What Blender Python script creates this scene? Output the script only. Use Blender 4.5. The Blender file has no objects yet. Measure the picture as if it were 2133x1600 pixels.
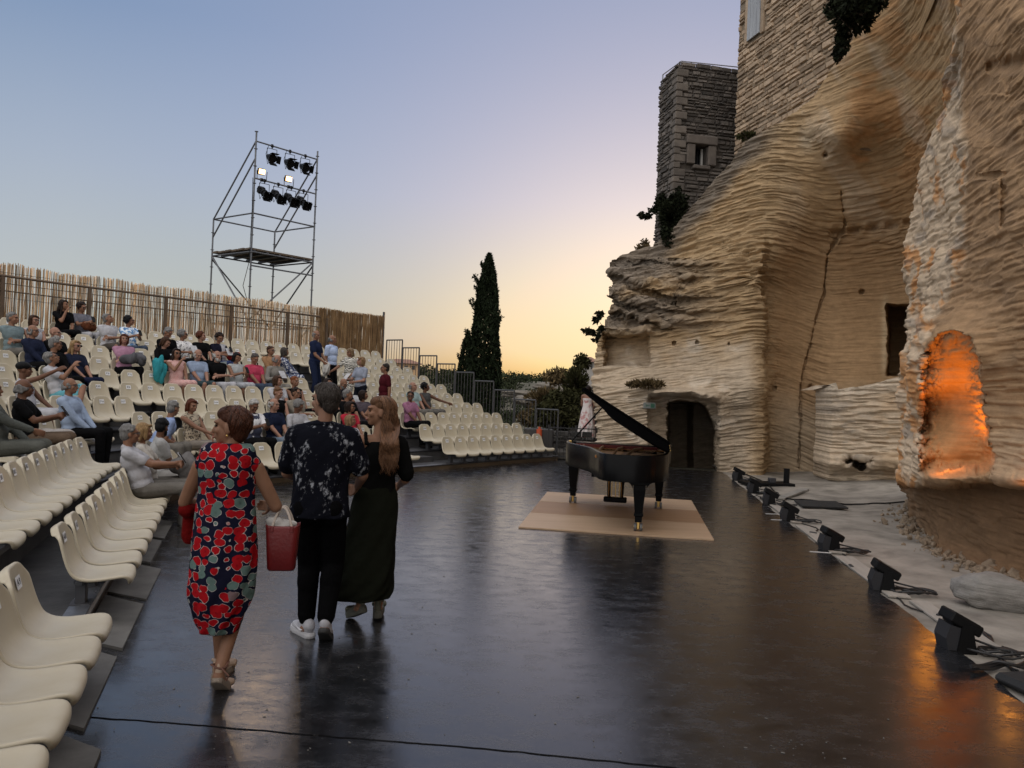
import bpy, bmesh, math, random
import numpy as np
from mathutils import Matrix, Vector, Euler
R=math.radians; PI=math.pi
random.seed(7); rng=np.random.default_rng(7)
sc=bpy.context.scene; COL=sc.collection

# ---------------------------------------------------------------- camera
CAM_H=1.75; FPX=1600.0; PITCH=R(.6); ROLL=R(2.3)
cd=bpy.data.cameras.new('camera'); cam=bpy.data.objects.new('camera',cd); COL.objects.link(cam); sc.camera=cam
cd.sensor_width=36; cd.lens=36*FPX/2133; cd.clip_start=.05; cd.clip_end=6000
cam.matrix_world=Matrix.Translation((0,0,CAM_H))@Matrix.Rotation(PI/2+PITCH,4,'X')@Matrix.Rotation(ROLL,4,'Z')
def rays(px,py):
    u=(np.asarray(px,float)-1066.5)/FPX; v=-(np.asarray(py,float)-800)/FPX
    c,s=math.cos(ROLL),math.sin(ROLL); a=c*u-s*v; b=s*u+c*v
    cp,sp=math.cos(PITCH),math.sin(PITCH)
    return np.stack([a,cp-sp*b,sp+cp*b],-1)
def at_y(px,py,Y):                      # the point at depth Y seen in a photo pixel
    d=rays(px,py); return d/d[...,1:2]*np.asarray(Y,float)[...,None]+np.array([0,0,CAM_H])
def V(px,py,Y): return Vector(at_y(px,py,Y))
def gnd(px,py,z=0.0):
    d=rays(px,py); t=(z-CAM_H)/d[...,2]; return Vector(d*t+np.array([0,0,CAM_H]))

# ---------------------------------------------------------------- world, sun, exposure
SUN_AZ=R(13); SUN_EL=R(2)
w=bpy.data.worlds.new('World'); sc.world=w; w.use_nodes=True
nt=w.node_tree; bg=nt.nodes['Background']
sky=nt.nodes.new('ShaderNodeTexSky'); sky.sky_type='NISHITA'; sky.sun_disc=False
sky.sun_elevation=SUN_EL; sky.sun_rotation=SUN_AZ; sky.air_density=1; sky.dust_density=3; sky.ozone_density=3
gam=nt.nodes.new('ShaderNodeGamma'); gam.inputs[1].default_value=.52
tin=nt.nodes.new('ShaderNodeMix'); tin.data_type='RGBA'; tin.blend_type='MULTIPLY'; tin.inputs[0].default_value=1
tin.inputs[7].default_value=(.92,.955,1.10,1)
nt.links.new(sky.outputs[0],gam.inputs[0]); nt.links.new(gam.outputs[0],tin.inputs[6])
# sky overhead and behind the viewer, unseen, brightened past dusk as added fill light
wtc=nt.nodes.new('ShaderNodeTexCoord'); wsp=nt.nodes.new('ShaderNodeSeparateXYZ'); nt.links.new(wtc.outputs['Generated'],wsp.inputs[0])
def skymix(src,comp,a,b,top,colr):
    q=nt.nodes.new('ShaderNodeMapRange'); q.inputs[1].default_value=a; q.inputs[2].default_value=b; q.inputs[4].default_value=top; nt.links.new(wsp.outputs[comp],q.inputs[0])
    x=nt.nodes.new('ShaderNodeMix'); x.data_type='RGBA'; x.inputs[7].default_value=(*colr,1); nt.links.new(q.outputs[0],x.inputs[0]); nt.links.new(src,x.inputs[6]); return x.outputs[2]
out=skymix(tin.outputs[2],'Z',.48,.85,.85,(2.5,2.5,2.7)); out=skymix(out,'Y',.35,-.3,.95,(3.9,3.75,3.65))
def mrn(c,a,b,t0,t1):
    q=nt.nodes.new('ShaderNodeMapRange'); q.inputs[1].default_value=a; q.inputs[2].default_value=b; q.inputs[3].default_value=t0; q.inputs[4].default_value=t1; nt.links.new(wsp.outputs[c],q.inputs[0]); return q.outputs[0]
mm=nt.nodes.new('ShaderNodeMath'); mm.operation='MULTIPLY'; nt.links.new(mrn('X',-.05,-.5,0,.8),mm.inputs[0]); nt.links.new(mrn('Z',.10,.40,1,0),mm.inputs[1])
x=nt.nodes.new('ShaderNodeMix'); x.data_type='RGBA'; x.inputs[7].default_value=(1.20,1.28,1.40,1); nt.links.new(mm.outputs[0],x.inputs[0]); nt.links.new(out,x.inputs[6]); out=x.outputs[2]
x=nt.nodes.new('ShaderNodeMix'); x.data_type='RGBA'; x.blend_type='DARKEN'; x.inputs[7].default_value=(2.2,1.72,.98,1); dk=nt.nodes.new('ShaderNodeMath'); dk.operation='MULTIPLY'; nt.links.new(mrn('Z',.03,.24,.75,0),dk.inputs[0]); nt.links.new(mrn('Y',.70,.90,0,1),dk.inputs[1]); nt.links.new(dk.outputs[0],x.inputs[0]); nt.links.new(out,x.inputs[6]); out=x.outputs[2]
nt.links.new(out,bg.inputs[0])
bg.inputs[1].default_value=.1435
sl=bpy.data.lights.new('sun','SUN'); so=bpy.data.objects.new('sun',sl); COL.objects.link(so)
sl.energy=.12; sl.angle=R(1.5); sl.color=(1,.62,.35)
so.rotation_euler=(PI/2-SUN_EL,0,-SUN_AZ+PI)   # shines from beyond the stage towards the viewer
so.location=(6,40,12)
sc.view_settings.view_transform='Standard'; sc.view_settings.look='None'; sc.view_settings.gamma=1
sc.view_settings.exposure=1.62
sc.cycles.max_bounces=6; sc.cycles.diffuse_bounces=3; sc.cycles.glossy_bounces=3; sc.cycles.transmission_bounces=4
sc.cycles.use_denoising=True
sc.cycles.sample_clamp_indirect=4

# ---------------------------------------------------------------- naming helpers
def tag(o,label=None,cat=None,group=None,kind=None):
    if label: o['label']=label
    if cat: o['category']=cat
    if group: o['group']=group
    if kind: o['kind']=kind
    return o
def link(o,parent=None):
    COL.objects.link(o)
    if parent is not None: o.parent=parent
    return o
def thing(name,label,cat,loc=(0,0,0),rz=0,group=None):
    o=bpy.data.objects.new(name,None); o.empty_display_size=.1; COL.objects.link(o)
    o.location=loc; o.rotation_euler=(0,0,rz); return tag(o,label,cat,group)
def mesh(name,v,f,m=None,smooth=False,mi=None):
    me=bpy.data.meshes.new(name); me.from_pydata([tuple(map(float,p)) for p in v],[],[tuple(map(int,q)) for q in f])
    for x in (m if isinstance(m,(list,tuple)) else [m]):
        if x: me.materials.append(x)
    if mi is not None: me.polygons.foreach_set('material_index',np.asarray(mi,np.int32))
    if smooth: me.polygons.foreach_set('use_smooth',[True]*len(me.polygons))
    me.update(); return me
def obj(name,me,parent=None,loc=None):
    o=bpy.data.objects.new(name,me); link(o,parent)
    if loc is not None: o.location=loc
    return o
class G:                                  # collects shapes that become one mesh
    def __init__(s): s.v=[]; s.f=[]; s.m=[]; s.mi=0
    def add(s,v,f):
        o=len(s.v); s.v+= [tuple(p) for p in v]; s.f+=[tuple(o+i for i in q) for q in f]; s.m+=[s.mi]*len(f); return s
    def box(s,c,d,rot=None,bev=0):
        x,y,z=d[0]/2,d[1]/2,d[2]/2
        if bev<=0:
            v=[(-x,-y,-z),(x,-y,-z),(x,y,-z),(-x,y,-z),(-x,-y,z),(x,-y,z),(x,y,z),(-x,y,z)]
            f=[(0,3,2,1),(4,5,6,7),(0,1,5,4),(1,2,6,5),(2,3,7,6),(3,0,4,7)]
        else:
            b=min(bev,x*.9,y*.9,z*.9); v=[];f=[]
            def ring(zz,i): return [(-x+i,-y+b,zz),(-x+b,-y+i,zz),(x-b,-y+i,zz),(x-i,-y+b,zz),(x-i,y-b,zz),(x-b,y-i,zz),(-x+b,y-i,zz),(-x+i,y-b,zz)]
            v=ring(-z,b)+ring(-z+b,0)+ring(z-b,0)+ring(z,b)
            for k in range(3):
                for i in range(8): f.append((k*8+i,k*8+(i+1)%8,k*8+8+(i+1)%8,k*8+8+i))
            f+= [tuple(range(7,-1,-1)),tuple(range(24,32))]
        M=rot if rot is not None else Matrix.Identity(3)
        c=Vector(c); return s.add([M@Vector(p)+c for p in v],f)
    def tube(s,p0,p1,r0,r1=None,n=8):
        r1=r0 if r1 is None else r1; p0=Vector(p0);p1=Vector(p1); d=(p1-p0)
        if d.length<1e-6: return s
        q=d.to_track_quat('Z','Y').to_matrix(); v=[]
        for p,r in ((p0,r0),(p1,r1)):
            for i in range(n): a=2*PI*i/n; v.append(p+q@Vector((r*math.cos(a),r*math.sin(a),0)))
        f=[(i,(i+1)%n,n+(i+1)%n,n+i) for i in range(n)]+[tuple(range(n-1,-1,-1)),tuple(range(n,2*n))]
        return s.add(v,f)
    def path(s,pts,r,n=6):
        pts=[Vector(p) for p in pts]; v=[];f=[]; m=len(pts); up=Vector((0.13,.21,1)).normalized()
        for i,p in enumerate(pts):
            d=(pts[min(i+1,m-1)]-pts[max(i-1,0)])
            if d.length<1e-7: d=Vector((0,0,1))
            d.normalize(); a=d.cross(up)
            if a.length<1e-3: a=d.cross(Vector((1,0,0)))
            a.normalize(); b=d.cross(a); rr=r(i/(m-1)) if callable(r) else r
            for k in range(n): t=2*PI*k/n; v.append(p+a*(rr*math.cos(t))+b*(rr*math.sin(t)))
        for i in range(m-1):
            for k in range(n): f.append((i*n+k,i*n+(k+1)%n,i*n+n+(k+1)%n,i*n+n+k))
        f+=[tuple(range(n-1,-1,-1)),tuple(range((m-1)*n,m*n))]
        return s.add(v,f)
    def cap(s,p0,p1,r0,r1=None,n=10):      # rounded cone
        r1=r0 if r1 is None else r1; p0=Vector(p0);p1=Vector(p1); d=p1-p0
        if d.length<1e-6: d=Vector((0,0,1e-4)); p1=p0+d
        q=d.to_track_quat('Z','Y').to_matrix(); v=[];f=[]; rings=[]
        for a in (-80,-45,0): rings.append((p0,r0*math.cos(R(a)),r0*math.sin(R(a))))
        for a in (0,45,80): rings.append((p1,r1*math.cos(R(a)),r1*math.sin(R(a))))
        for p,r,h in rings:
            for i in range(n): a=2*PI*i/n; v.append(p+q@Vector((r*math.cos(a),r*math.sin(a),h)))
        for k in range(len(rings)-1):
            for i in range(n): f.append((k*n+i,k*n+(i+1)%n,k*n+n+(i+1)%n,k*n+n+i))
        f+=[tuple(range(n-1,-1,-1)),tuple(range(len(rings)*n-n,len(rings)*n))]
        return s.add(v,f)
    def ell(s,c,r,rot=None,n=14,m=9):
        M=rot if rot is not None else Matrix.Identity(3); c=Vector(c); v=[];f=[]
        for j in range(1,m):
            t=PI*j/m-PI/2
            for i in range(n):
                a=2*PI*i/n; v.append(c+M@Vector((r[0]*math.cos(t)*math.cos(a),r[1]*math.cos(t)*math.sin(a),r[2]*math.sin(t))))
        b=len(v); v+= [c+M@Vector((0,0,-r[2])),c+M@Vector((0,0,r[2]))]
        for j in range(m-2):
            for i in range(n): f.append((j*n+i,j*n+(i+1)%n,j*n+n+(i+1)%n,j*n+n+i))
        for i in range(n): f.append((b,(i+1)%n,i)); f.append((b+1,(m-2)*n+i,(m-2)*n+(i+1)%n))
        return s.add(v,f)
    def prism(s,pts,z0,z1):                # closed outline extruded along z
        n=len(pts); v=[(p[0],p[1],z0) for p in pts]+[(p[0],p[1],z1) for p in pts]
        f=[tuple(range(n-1,-1,-1)),tuple(range(n,2*n))]+[(i,(i+1)%n,n+(i+1)%n,n+i) for i in range(n)]
        return s.add(v,f)
    def out(s,name,m,parent=None,smooth=False,loc=None):
        me=mesh(name,s.v,s.f,m,smooth,s.m if isinstance(m,(list,tuple)) else None); return obj(name,me,parent,loc)
def remesh(g,voxel,it=3,fac=.5):
    me=mesh('tmp',g.v,g.f); o=bpy.data.objects.new('tmp',me); COL.objects.link(o)
    r=o.modifiers.new('r','REMESH'); r.mode='VOXEL'; r.voxel_size=voxel; r.use_smooth_shade=True
    if it: s=o.modifiers.new('s','SMOOTH'); s.factor=fac; s.iterations=it
    dg=bpy.context.evaluated_depsgraph_get(); dg.update()
    out=bpy.data.meshes.new_from_object(o.evaluated_get(dg),depsgraph=dg)
    bpy.data.objects.remove(o); bpy.data.meshes.remove(me)
    return out
def baked(o_me,mods):
    o=bpy.data.objects.new('tmp',o_me); COL.objects.link(o)
    for t,kw in mods:
        m=o.modifiers.new(t,t)
        for k,vv in kw.items(): setattr(m,k,vv)
    dg=bpy.context.evaluated_depsgraph_get(); dg.update()
    out=bpy.data.meshes.new_from_object(o.evaluated_get(dg),depsgraph=dg); bpy.data.objects.remove(o); return out

# ---------------------------------------------------------------- numpy noise
def _h(i,j,k,s):
    n=(i.astype(np.int64)*374761393+j.astype(np.int64)*668265263+k.astype(np.int64)*2147483647%1000003+s*1274126177)&0x7fffffff
    n=((n^(n>>13))*1274126177)&0x7fffffff; n=(n^(n>>16)); n=(n*668265263)&0x7fffffff
    return (n&0xffff)/65535.0
def vnoise(x,y,z=None,s=0):
    x=np.asarray(x,float);y=np.asarray(y,float);z=np.zeros_like(x) if z is None else np.asarray(z,float)
    i,j,k=np.floor(x),np.floor(y),np.floor(z); u,v,t=x-i,y-j,z-k
    u=u*u*(3-2*u);v=v*v*(3-2*v);t=t*t*(3-2*t); r=0
    for a in (0,1):
        for b in (0,1):
            for c in (0,1):
                r=r+_h(i+a,j+b,k+c,s)*(u if a else 1-u)*(v if b else 1-v)*(t if c else 1-t)
    return r
def fbm(x,y,z=None,o=4,s=0):
    x=np.asarray(x,float);y=np.asarray(y,float); z=np.zeros_like(x) if z is None else np.asarray(z,float); r=0;a=.5
    for q in range(o): r=r+a*(vnoise(x,y,z,s+q)-.5)*2; x,y,z=x*2.03,y*2.03,z*2.03; a*=.5
    return r
def sm(e0,e1,x): t=np.clip((x-e0)/(e1-e0),0,1); return t*t*(3-2*t)

# ---------------------------------------------------------------- materials
def M(name,c,rough=.6,c2=None,scale=4,detail=5,bump=0,bscale=20,spec=.5,metal=0,stretch=(1,1,1),isl=0,lo=.35,hi=.65,coat=0,rv=0,attr=None,trans=0,bstretch=None,dist=.01):
    m=bpy.data.materials.new(name); m.use_nodes=True; N=m.node_tree.nodes; L=m.node_tree.links
    b=N['Principled BSDF']; b.inputs['Roughness'].default_value=rough; b.inputs['Metallic'].default_value=metal
    b.inputs['Specular IOR Level'].default_value=spec; b.inputs['Base Color'].default_value=(*c,1)
    if coat: b.inputs['Coat Weight'].default_value=coat; b.inputs['Coat Roughness'].default_value=.08
    tc=N.new('ShaderNodeTexCoord'); last=None
    def mapn(st):
        mp=N.new('ShaderNodeMapping'); mp.inputs['Scale'].default_value=st; L.new(tc.outputs['Object'],mp.inputs[0]); return mp
    mp=mapn(stretch)
    if c2 is not None:
        n=N.new('ShaderNodeTexNoise'); n.inputs['Scale'].default_value=scale; n.inputs['Detail'].default_value=detail; n.inputs['Roughness'].default_value=.6
        L.new(mp.outputs[0],n.inputs['Vector'])
        mr=N.new('ShaderNodeMapRange'); mr.inputs[1].default_value=lo; mr.inputs[2].default_value=hi; L.new(n.outputs['Fac'],mr.inputs[0])
        mx=N.new('ShaderNodeMix'); mx.data_type='RGBA'; mx.inputs[6].default_value=(*c,1); mx.inputs[7].default_value=(*c2,1)
        L.new(mr.outputs[0],mx.inputs[0]); last=mx.outputs[2]
        if rv:
            q=N.new('ShaderNodeMapRange'); q.inputs[1].default_value=.3; q.inputs[2].default_value=.7; q.inputs[3].default_value=max(.02,rough-rv); q.inputs[4].default_value=min(1,rough+rv)
            L.new(n.outputs['Fac'],q.inputs[0]); L.new(q.outputs[0],b.inputs['Roughness'])
    if attr:
        a=N.new('ShaderNodeAttribute'); a.attribute_name=attr
        mx=N.new('ShaderNodeMix'); mx.data_type='RGBA'; mx.blend_type='MULTIPLY'; mx.inputs[0].default_value=1; mx.inputs[6].default_value=(*c,1)
        if last is not None: L.new(last,mx.inputs[6])
        L.new(a.outputs['Color'],mx.inputs[7]); last=mx.outputs[2]
    if isl:
        g=N.new('ShaderNodeNewGeometry'); q=N.new('ShaderNodeMapRange'); q.inputs[3].default_value=1-isl; q.inputs[4].default_value=1+isl
        L.new(g.outputs['Random Per Island'],q.inputs[0])
        hs=N.new('ShaderNodeHueSaturation'); L.new(q.outputs[0],hs.inputs['Value'])
        if last is not None: L.new(last,hs.inputs['Color'])
        else: hs.inputs['Color'].default_value=(*c,1)
        last=hs.outputs[0]
    if last is not None: L.new(last,b.inputs['Base Color'])
    if bump:
        n2=N.new('ShaderNodeTexNoise'); n2.inputs['Scale'].default_value=bscale; n2.inputs['Detail'].default_value=6
        L.new((mapn(bstretch) if bstretch else mp).outputs[0],n2.inputs['Vector'])
        bp=N.new('ShaderNodeBump'); bp.inputs['Strength'].default_value=bump; bp.inputs['Distance'].default_value=dist
        L.new(n2.outputs['Fac'],bp.inputs['Height']); L.new(bp.outputs[0],b.inputs['Normal'])
    if trans:
        t=N.new('ShaderNodeBsdfTranslucent'); ms=N.new('ShaderNodeMixShader'); ms.inputs[0].default_value=trans
        if last is not None: L.new(last,t.inputs[0])
        else: t.inputs[0].default_value=(*c,1)
        L.new(b.outputs[0],ms.inputs[1]); L.new(t.outputs[0],ms.inputs[2]); L.new(ms.outputs[0],N['Material Output'].inputs[0])
    m['_']=1
    return m
def emit(name,c,s):
    m=bpy.data.materials.new(name); m.use_nodes=True; b=m.node_tree.nodes['Principled BSDF']
    b.inputs['Base Color'].default_value=(*c,1); b.inputs['Emission Color'].default_value=(*c,1); b.inputs['Emission Strength'].default_value=s; return m
_mc={}
def cloth(c,rough=.85,bump=.5):
    c=tuple(x*.66 for x in c); k=('cloth',tuple(c),rough)
    if k not in _mc:
        _mc[k]=M('cloth',c,rough,c2=tuple(x*.8 for x in c),scale=9,bump=bump,bscale=14,spec=.05,dist=.03)
    return _mc[k]
BLACK=M('black_plastic',(.006,.006,.0065),.5,bump=.1,spec=.12)
STEEL=M('galvanised_steel',(.22,.225,.24),.42,c2=(.15,.155,.17),scale=8,metal=.7)
DARKSTEEL=M('dark_steel',(.05,.05,.055),.45,metal=.3)
BRASS=M('brass',(.55,.36,.12),.3,metal=1)
# ================================================================ ground, stage, apron
def grid_mesh(name,P,m,smooth=True,flip=False):
    h,wd=P.shape[:2]; idx=np.arange(h*wd).reshape(h,wd)
    a,b,c,d=idx[:-1,:-1],idx[:-1,1:],idx[1:,1:],idx[1:,:-1]
    q=np.stack([a,d,c,b] if flip else [a,b,c,d],-1).reshape(-1,4)
    me=bpy.data.meshes.new(name); me.vertices.add(h*wd); me.vertices.foreach_set('co',P.reshape(-1).astype(np.float32))
    me.loops.add(q.size); me.loops.foreach_set('vertex_index',q.reshape(-1).astype(np.int32))
    me.polygons.add(len(q)); me.polygons.foreach_set('loop_start',np.arange(0,q.size,4,dtype=np.int32)); me.polygons.foreach_set('loop_total',np.full(len(q),4,np.int32))
    me.update(calc_edges=True); me.polygons.foreach_set('use_smooth',[smooth]*len(q))
    if m: me.materials.append(m)
    return me
def terrain_z(x,y):
    z=-3.2*sm(23,40,y)+(7.3+.0*x)*sm(46,112,y)+.55*fbm(x/18,y/18,s=3)*sm(30,60,y)
    z=z-6*sm(200,700,y)
    return z-.06-.55*sm(20.6,22.5,y)
def build_ground():
    gx=np.concatenate([-np.geomspace(60,900,24)[::-1],np.linspace(-58,58,118),np.geomspace(60,900,24)])
    gy=np.concatenate([np.linspace(-60,20,14),np.linspace(21,125,106),np.geomspace(128,1800,28)])
    X,Y=np.meshgrid(gx,gy); P=np.stack([X,Y,terrain_z(X,Y)],-1)
    m=M('dry_hillside',(.05,.048,.028),.95,c2=(.13,.115,.085),scale=.35,detail=8,bump=.8,bscale=3,dist=.3)
    tag(obj('ground',grid_mesh('ground',P,m)),kind='structure')
build_ground()

def edge_x(y): return 3.22+.1455*(y-5)
# grandstand geometry: two straight wings joined by an arc
GC=np.array([-.897,11.106]); RA=4.105; A1,A2=.359,-.656; TREAD=.75
F1=np.array([math.cos(A1),math.sin(A1)]); F2=np.array([math.cos(A2),math.sin(A2)])
T1=np.array([math.sin(A1),-math.cos(A1)]); T2=np.array([-math.sin(A2),math.cos(A2)])
def rowpath(off,s):                       # point at sideways distance off from the front row and run length s
    r=RA+off; Ln=r*(A1-A2)
    if s>=0: return GC-F2*r+T2*s
    if s>-Ln:
        a=A2-s/r; return GC-r*np.array([math.cos(a),math.sin(a)])
    return GC-F1*r+T1*(-s-Ln)
def facing(off,s):
    r=RA+off; Ln=r*(A1-A2)
    a=A2 if s>=0 else (A2-s/r if s>-Ln else A1)
    return a
def zrow(k): return .70+.234*k+.002*k*(k-1)/2
def tier_z(k): return zrow(k)-.57
def swing(off,t):                         # t = signed wing coordinate shared by all rows: 0 at each bend
    r=RA+off; Ln=r*(A1-A2); return t if t>=0 else (-Ln*min(1,-t) if t>-1 else -Ln-(-t-1))

def floor_material():
    m=bpy.data.materials.new('black_painted_stage'); m.use_nodes=True; N=m.node_tree.nodes; L=m.node_tree.links; b=N['Principled BSDF']
    tc=N.new('ShaderNodeTexCoord')
    def noise(sc_,det=6,st=(1,1,1),rough=.6):
        mp=N.new('ShaderNodeMapping'); mp.inputs['Scale'].default_value=st; L.new(tc.outputs['Object'],mp.inputs[0])
        n=N.new('ShaderNodeTexNoise'); n.inputs['Scale'].default_value=sc_; n.inputs['Detail'].default_value=det; n.inputs['Roughness'].default_value=rough; L.new(mp.outputs[0],n.inputs['Vector']); return n
    def mr(x,a,b_,c,d):
        q=N.new('ShaderNodeMapRange'); q.inputs[1].default_value=a; q.inputs[2].default_value=b_; q.inputs[3].default_value=c; q.inputs[4].default_value=d; L.new(x,q.inputs[0]); return q.outputs[0]
    big=noise(.7,5); mid=noise(4,8,(1,1.6,1),.7); fine=noise(26,6,(1,2.2,1),.75)
    v=N.new('ShaderNodeTexVoronoi'); v.feature='DISTANCE_TO_EDGE'; v.inputs['Scale'].default_value=.75
    wn=noise(3.5,5); mxv=N.new('ShaderNodeVectorMath'); mxv.operation='MULTIPLY_ADD'; mxv.inputs[1].default_value=(.5,.5,.5); L.new(wn.outputs['Color'],mxv.inputs[0]); L.new(tc.outputs['Object'],mxv.inputs[2]); L.new(mxv.outputs[0],v.inputs['Vector'])
    crack=mr(v.outputs['Distance'],0,.006,0,1)
    c1=N.new('ShaderNodeMix'); c1.data_type='RGBA'; c1.inputs[6].default_value=(.008,.0085,.010,1); c1.inputs[7].default_value=(.019,.0195,.022,1); L.new(mr(mid.outputs['Fac'],.35,.7,0,1),c1.inputs[0])
    c2=N.new('ShaderNodeMix'); c2.data_type='RGBA'; c2.inputs[7].default_value=(.014,.011,.011,1); L.new(mr(big.outputs['Fac'],.45,.75,0,.7),c2.inputs[0]); L.new(c1.outputs[2],c2.inputs[6])
    sc_=N.new('ShaderNodeMix'); sc_.data_type='RGBA'; sc_.inputs[7].default_value=(.11,.107,.105,1); L.new(mr(fine.outputs['Fac'],.60,.78,0,.8),sc_.inputs[0]); L.new(c2.outputs[2],sc_.inputs[6])
    cr=N.new('ShaderNodeMix'); cr.data_type='RGBA'; cr.inputs[6].default_value=(.012,.012,.012,1); L.new(crack,cr.inputs[0]); L.new(sc_.outputs[2],cr.inputs[7])
    L.new(cr.outputs[2],b.inputs['Base Color'])
    ra=N.new('ShaderNodeMath'); ra.operation='ADD'; L.new(mr(mid.outputs['Fac'],.35,.68,.10,.30),ra.inputs[0]); L.new(mr(fine.outputs['Fac'],.3,.75,-.02,.12),ra.inputs[1]); L.new(ra.outputs[0],b.inputs['Roughness'])
    b.inputs['Specular IOR Level'].default_value=.5; b.inputs['IOR'].default_value=1.52; b.inputs['Coat Weight'].default_value=.5; b.inputs['Coat IOR'].default_value=1.5; L.new(mr(mid.outputs['Fac'],.35,.7,.14,.34),b.inputs['Coat Roughness'])
    h=N.new('ShaderNodeMath'); h.operation='MULTIPLY_ADD'; h.inputs[1].default_value=.35; L.new(fine.outputs['Fac'],h.inputs[0]); L.new(mid.outputs['Fac'],h.inputs[2])
    h2=N.new('ShaderNodeMath'); h2.operation='MULTIPLY_ADD'; h2.inputs[1].default_value=.25; L.new(crack,h2.inputs[0]); L.new(h.outputs[0],h2.inputs[2])
    bp=N.new('ShaderNodeBump'); bp.inputs['Strength'].default_value=.45; bp.inputs['Distance'].default_value=.0016; L.new(h2.outputs[0],bp.inputs['Height']); L.new(bp.outputs[0],b.inputs['Normal']); L.new(bp.outputs[0],b.inputs['Coat Normal'])
    return m
def build_stage():
    fm=floor_material(); g=G()
    def left(y): # left border: runs under the first tier
        best=None
        for s in np.linspace(-16,9,600):
            p=rowpath(-.16,s)
            if best is None or abs(p[1]-y)<best[0]: best=(abs(p[1]-y),p[0])
        return best[1]
    # joint line across the floor near the viewer
    jp=[gnd(x,y) for x,y in ((95,1488),(240,1499),(370,1509),(520,1521),(700,1537),(860,1549),(1000,1560),(1180,1578),(1400,1600),(1700,1630))]
    J=[]
    for a,b in zip(jp[:-1],jp[1:]):
        for t in np.linspace(0,1,14,endpoint=False): J.append(a.lerp(b,t))
    J.append(jp[-1]); J.insert(0,Vector((-2.9,J[0].y+.03,0))); J.append(Vector((edge_x(J[-1].y)+.0,J[-1].y-.1,0)))
    jit=fbm(np.arange(len(J))*.35,np.zeros(len(J)),s=9)*.012
    far=[(p.x,p.y+.006+jit[i]*.6) for i,p in enumerate(J)]; near=[(p.x,p.y-.006+jit[i]*.9) for i,p in enumerate(J)]
    right=[(edge_x(y)+.012*math.sin(y*5)+.008*math.sin(y*13),y) for y in np.arange(far[-1][1]+.1,18.8,.15)]
    back=[(5.22,18.87),(4.9,18.95),(4.4,19.06),(3.85,19.3),(3.1,19.75),(2.28,20.2),(1.2,20.25)]
    lf=[(float(p[0]),float(p[1])) for p in (rowpath(-.16,s) for s in np.arange(8.4,-9.6,-.3))]
    lf=[q for q in lf if q[1]>far[0][1]+.05]
    poly=far+right+back+lf
    g.prism(poly,-.04,.004)
    poly2=[(-2.9,-5),(edge_x(-5),-5),(near[-1][0],near[-1][1])]+near[::-1][1:]
    g.prism(poly2,-.04,0.0)
    tag(g.out('stage_floor',fm),kind='structure')
    # pale apron between the stage and the rock
    am=M('dusty_limestone_paving',(.31,.28,.24),.9,c2=(.14,.125,.105),scale=1.9,detail=8,bump=.7,bscale=9,dist=.02,lo=.4,hi=.7)
    ys=np.linspace(-3,21,100); P=np.zeros((100,40,3))
    for i,y in enumerate(ys):
        xs=edge_x(y)-.02+np.linspace(0,1,40)**1.3*6.5; P[i,:,0]=xs; P[i,:,1]=y
    u=P[...,0]-edge_x(P[...,1])
    P[...,2]=-.012+.05*fbm(P[...,0]*1.2,P[...,1]*1.2,s=5)*sm(.1,.9,u)+.22*sm(1.4,4.2,u)
    tag(obj('paving',grid_mesh('paving',P,am)),kind='structure')
    return P
build_stage()
def apron_z(x,y):
    u=x-edge_x(y); return float(-.012+.05*fbm(np.array(x*1.2),np.array(y*1.2),s=5)*sm(.1,.9,u)+.22*sm(1.4,4.2,u))

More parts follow.
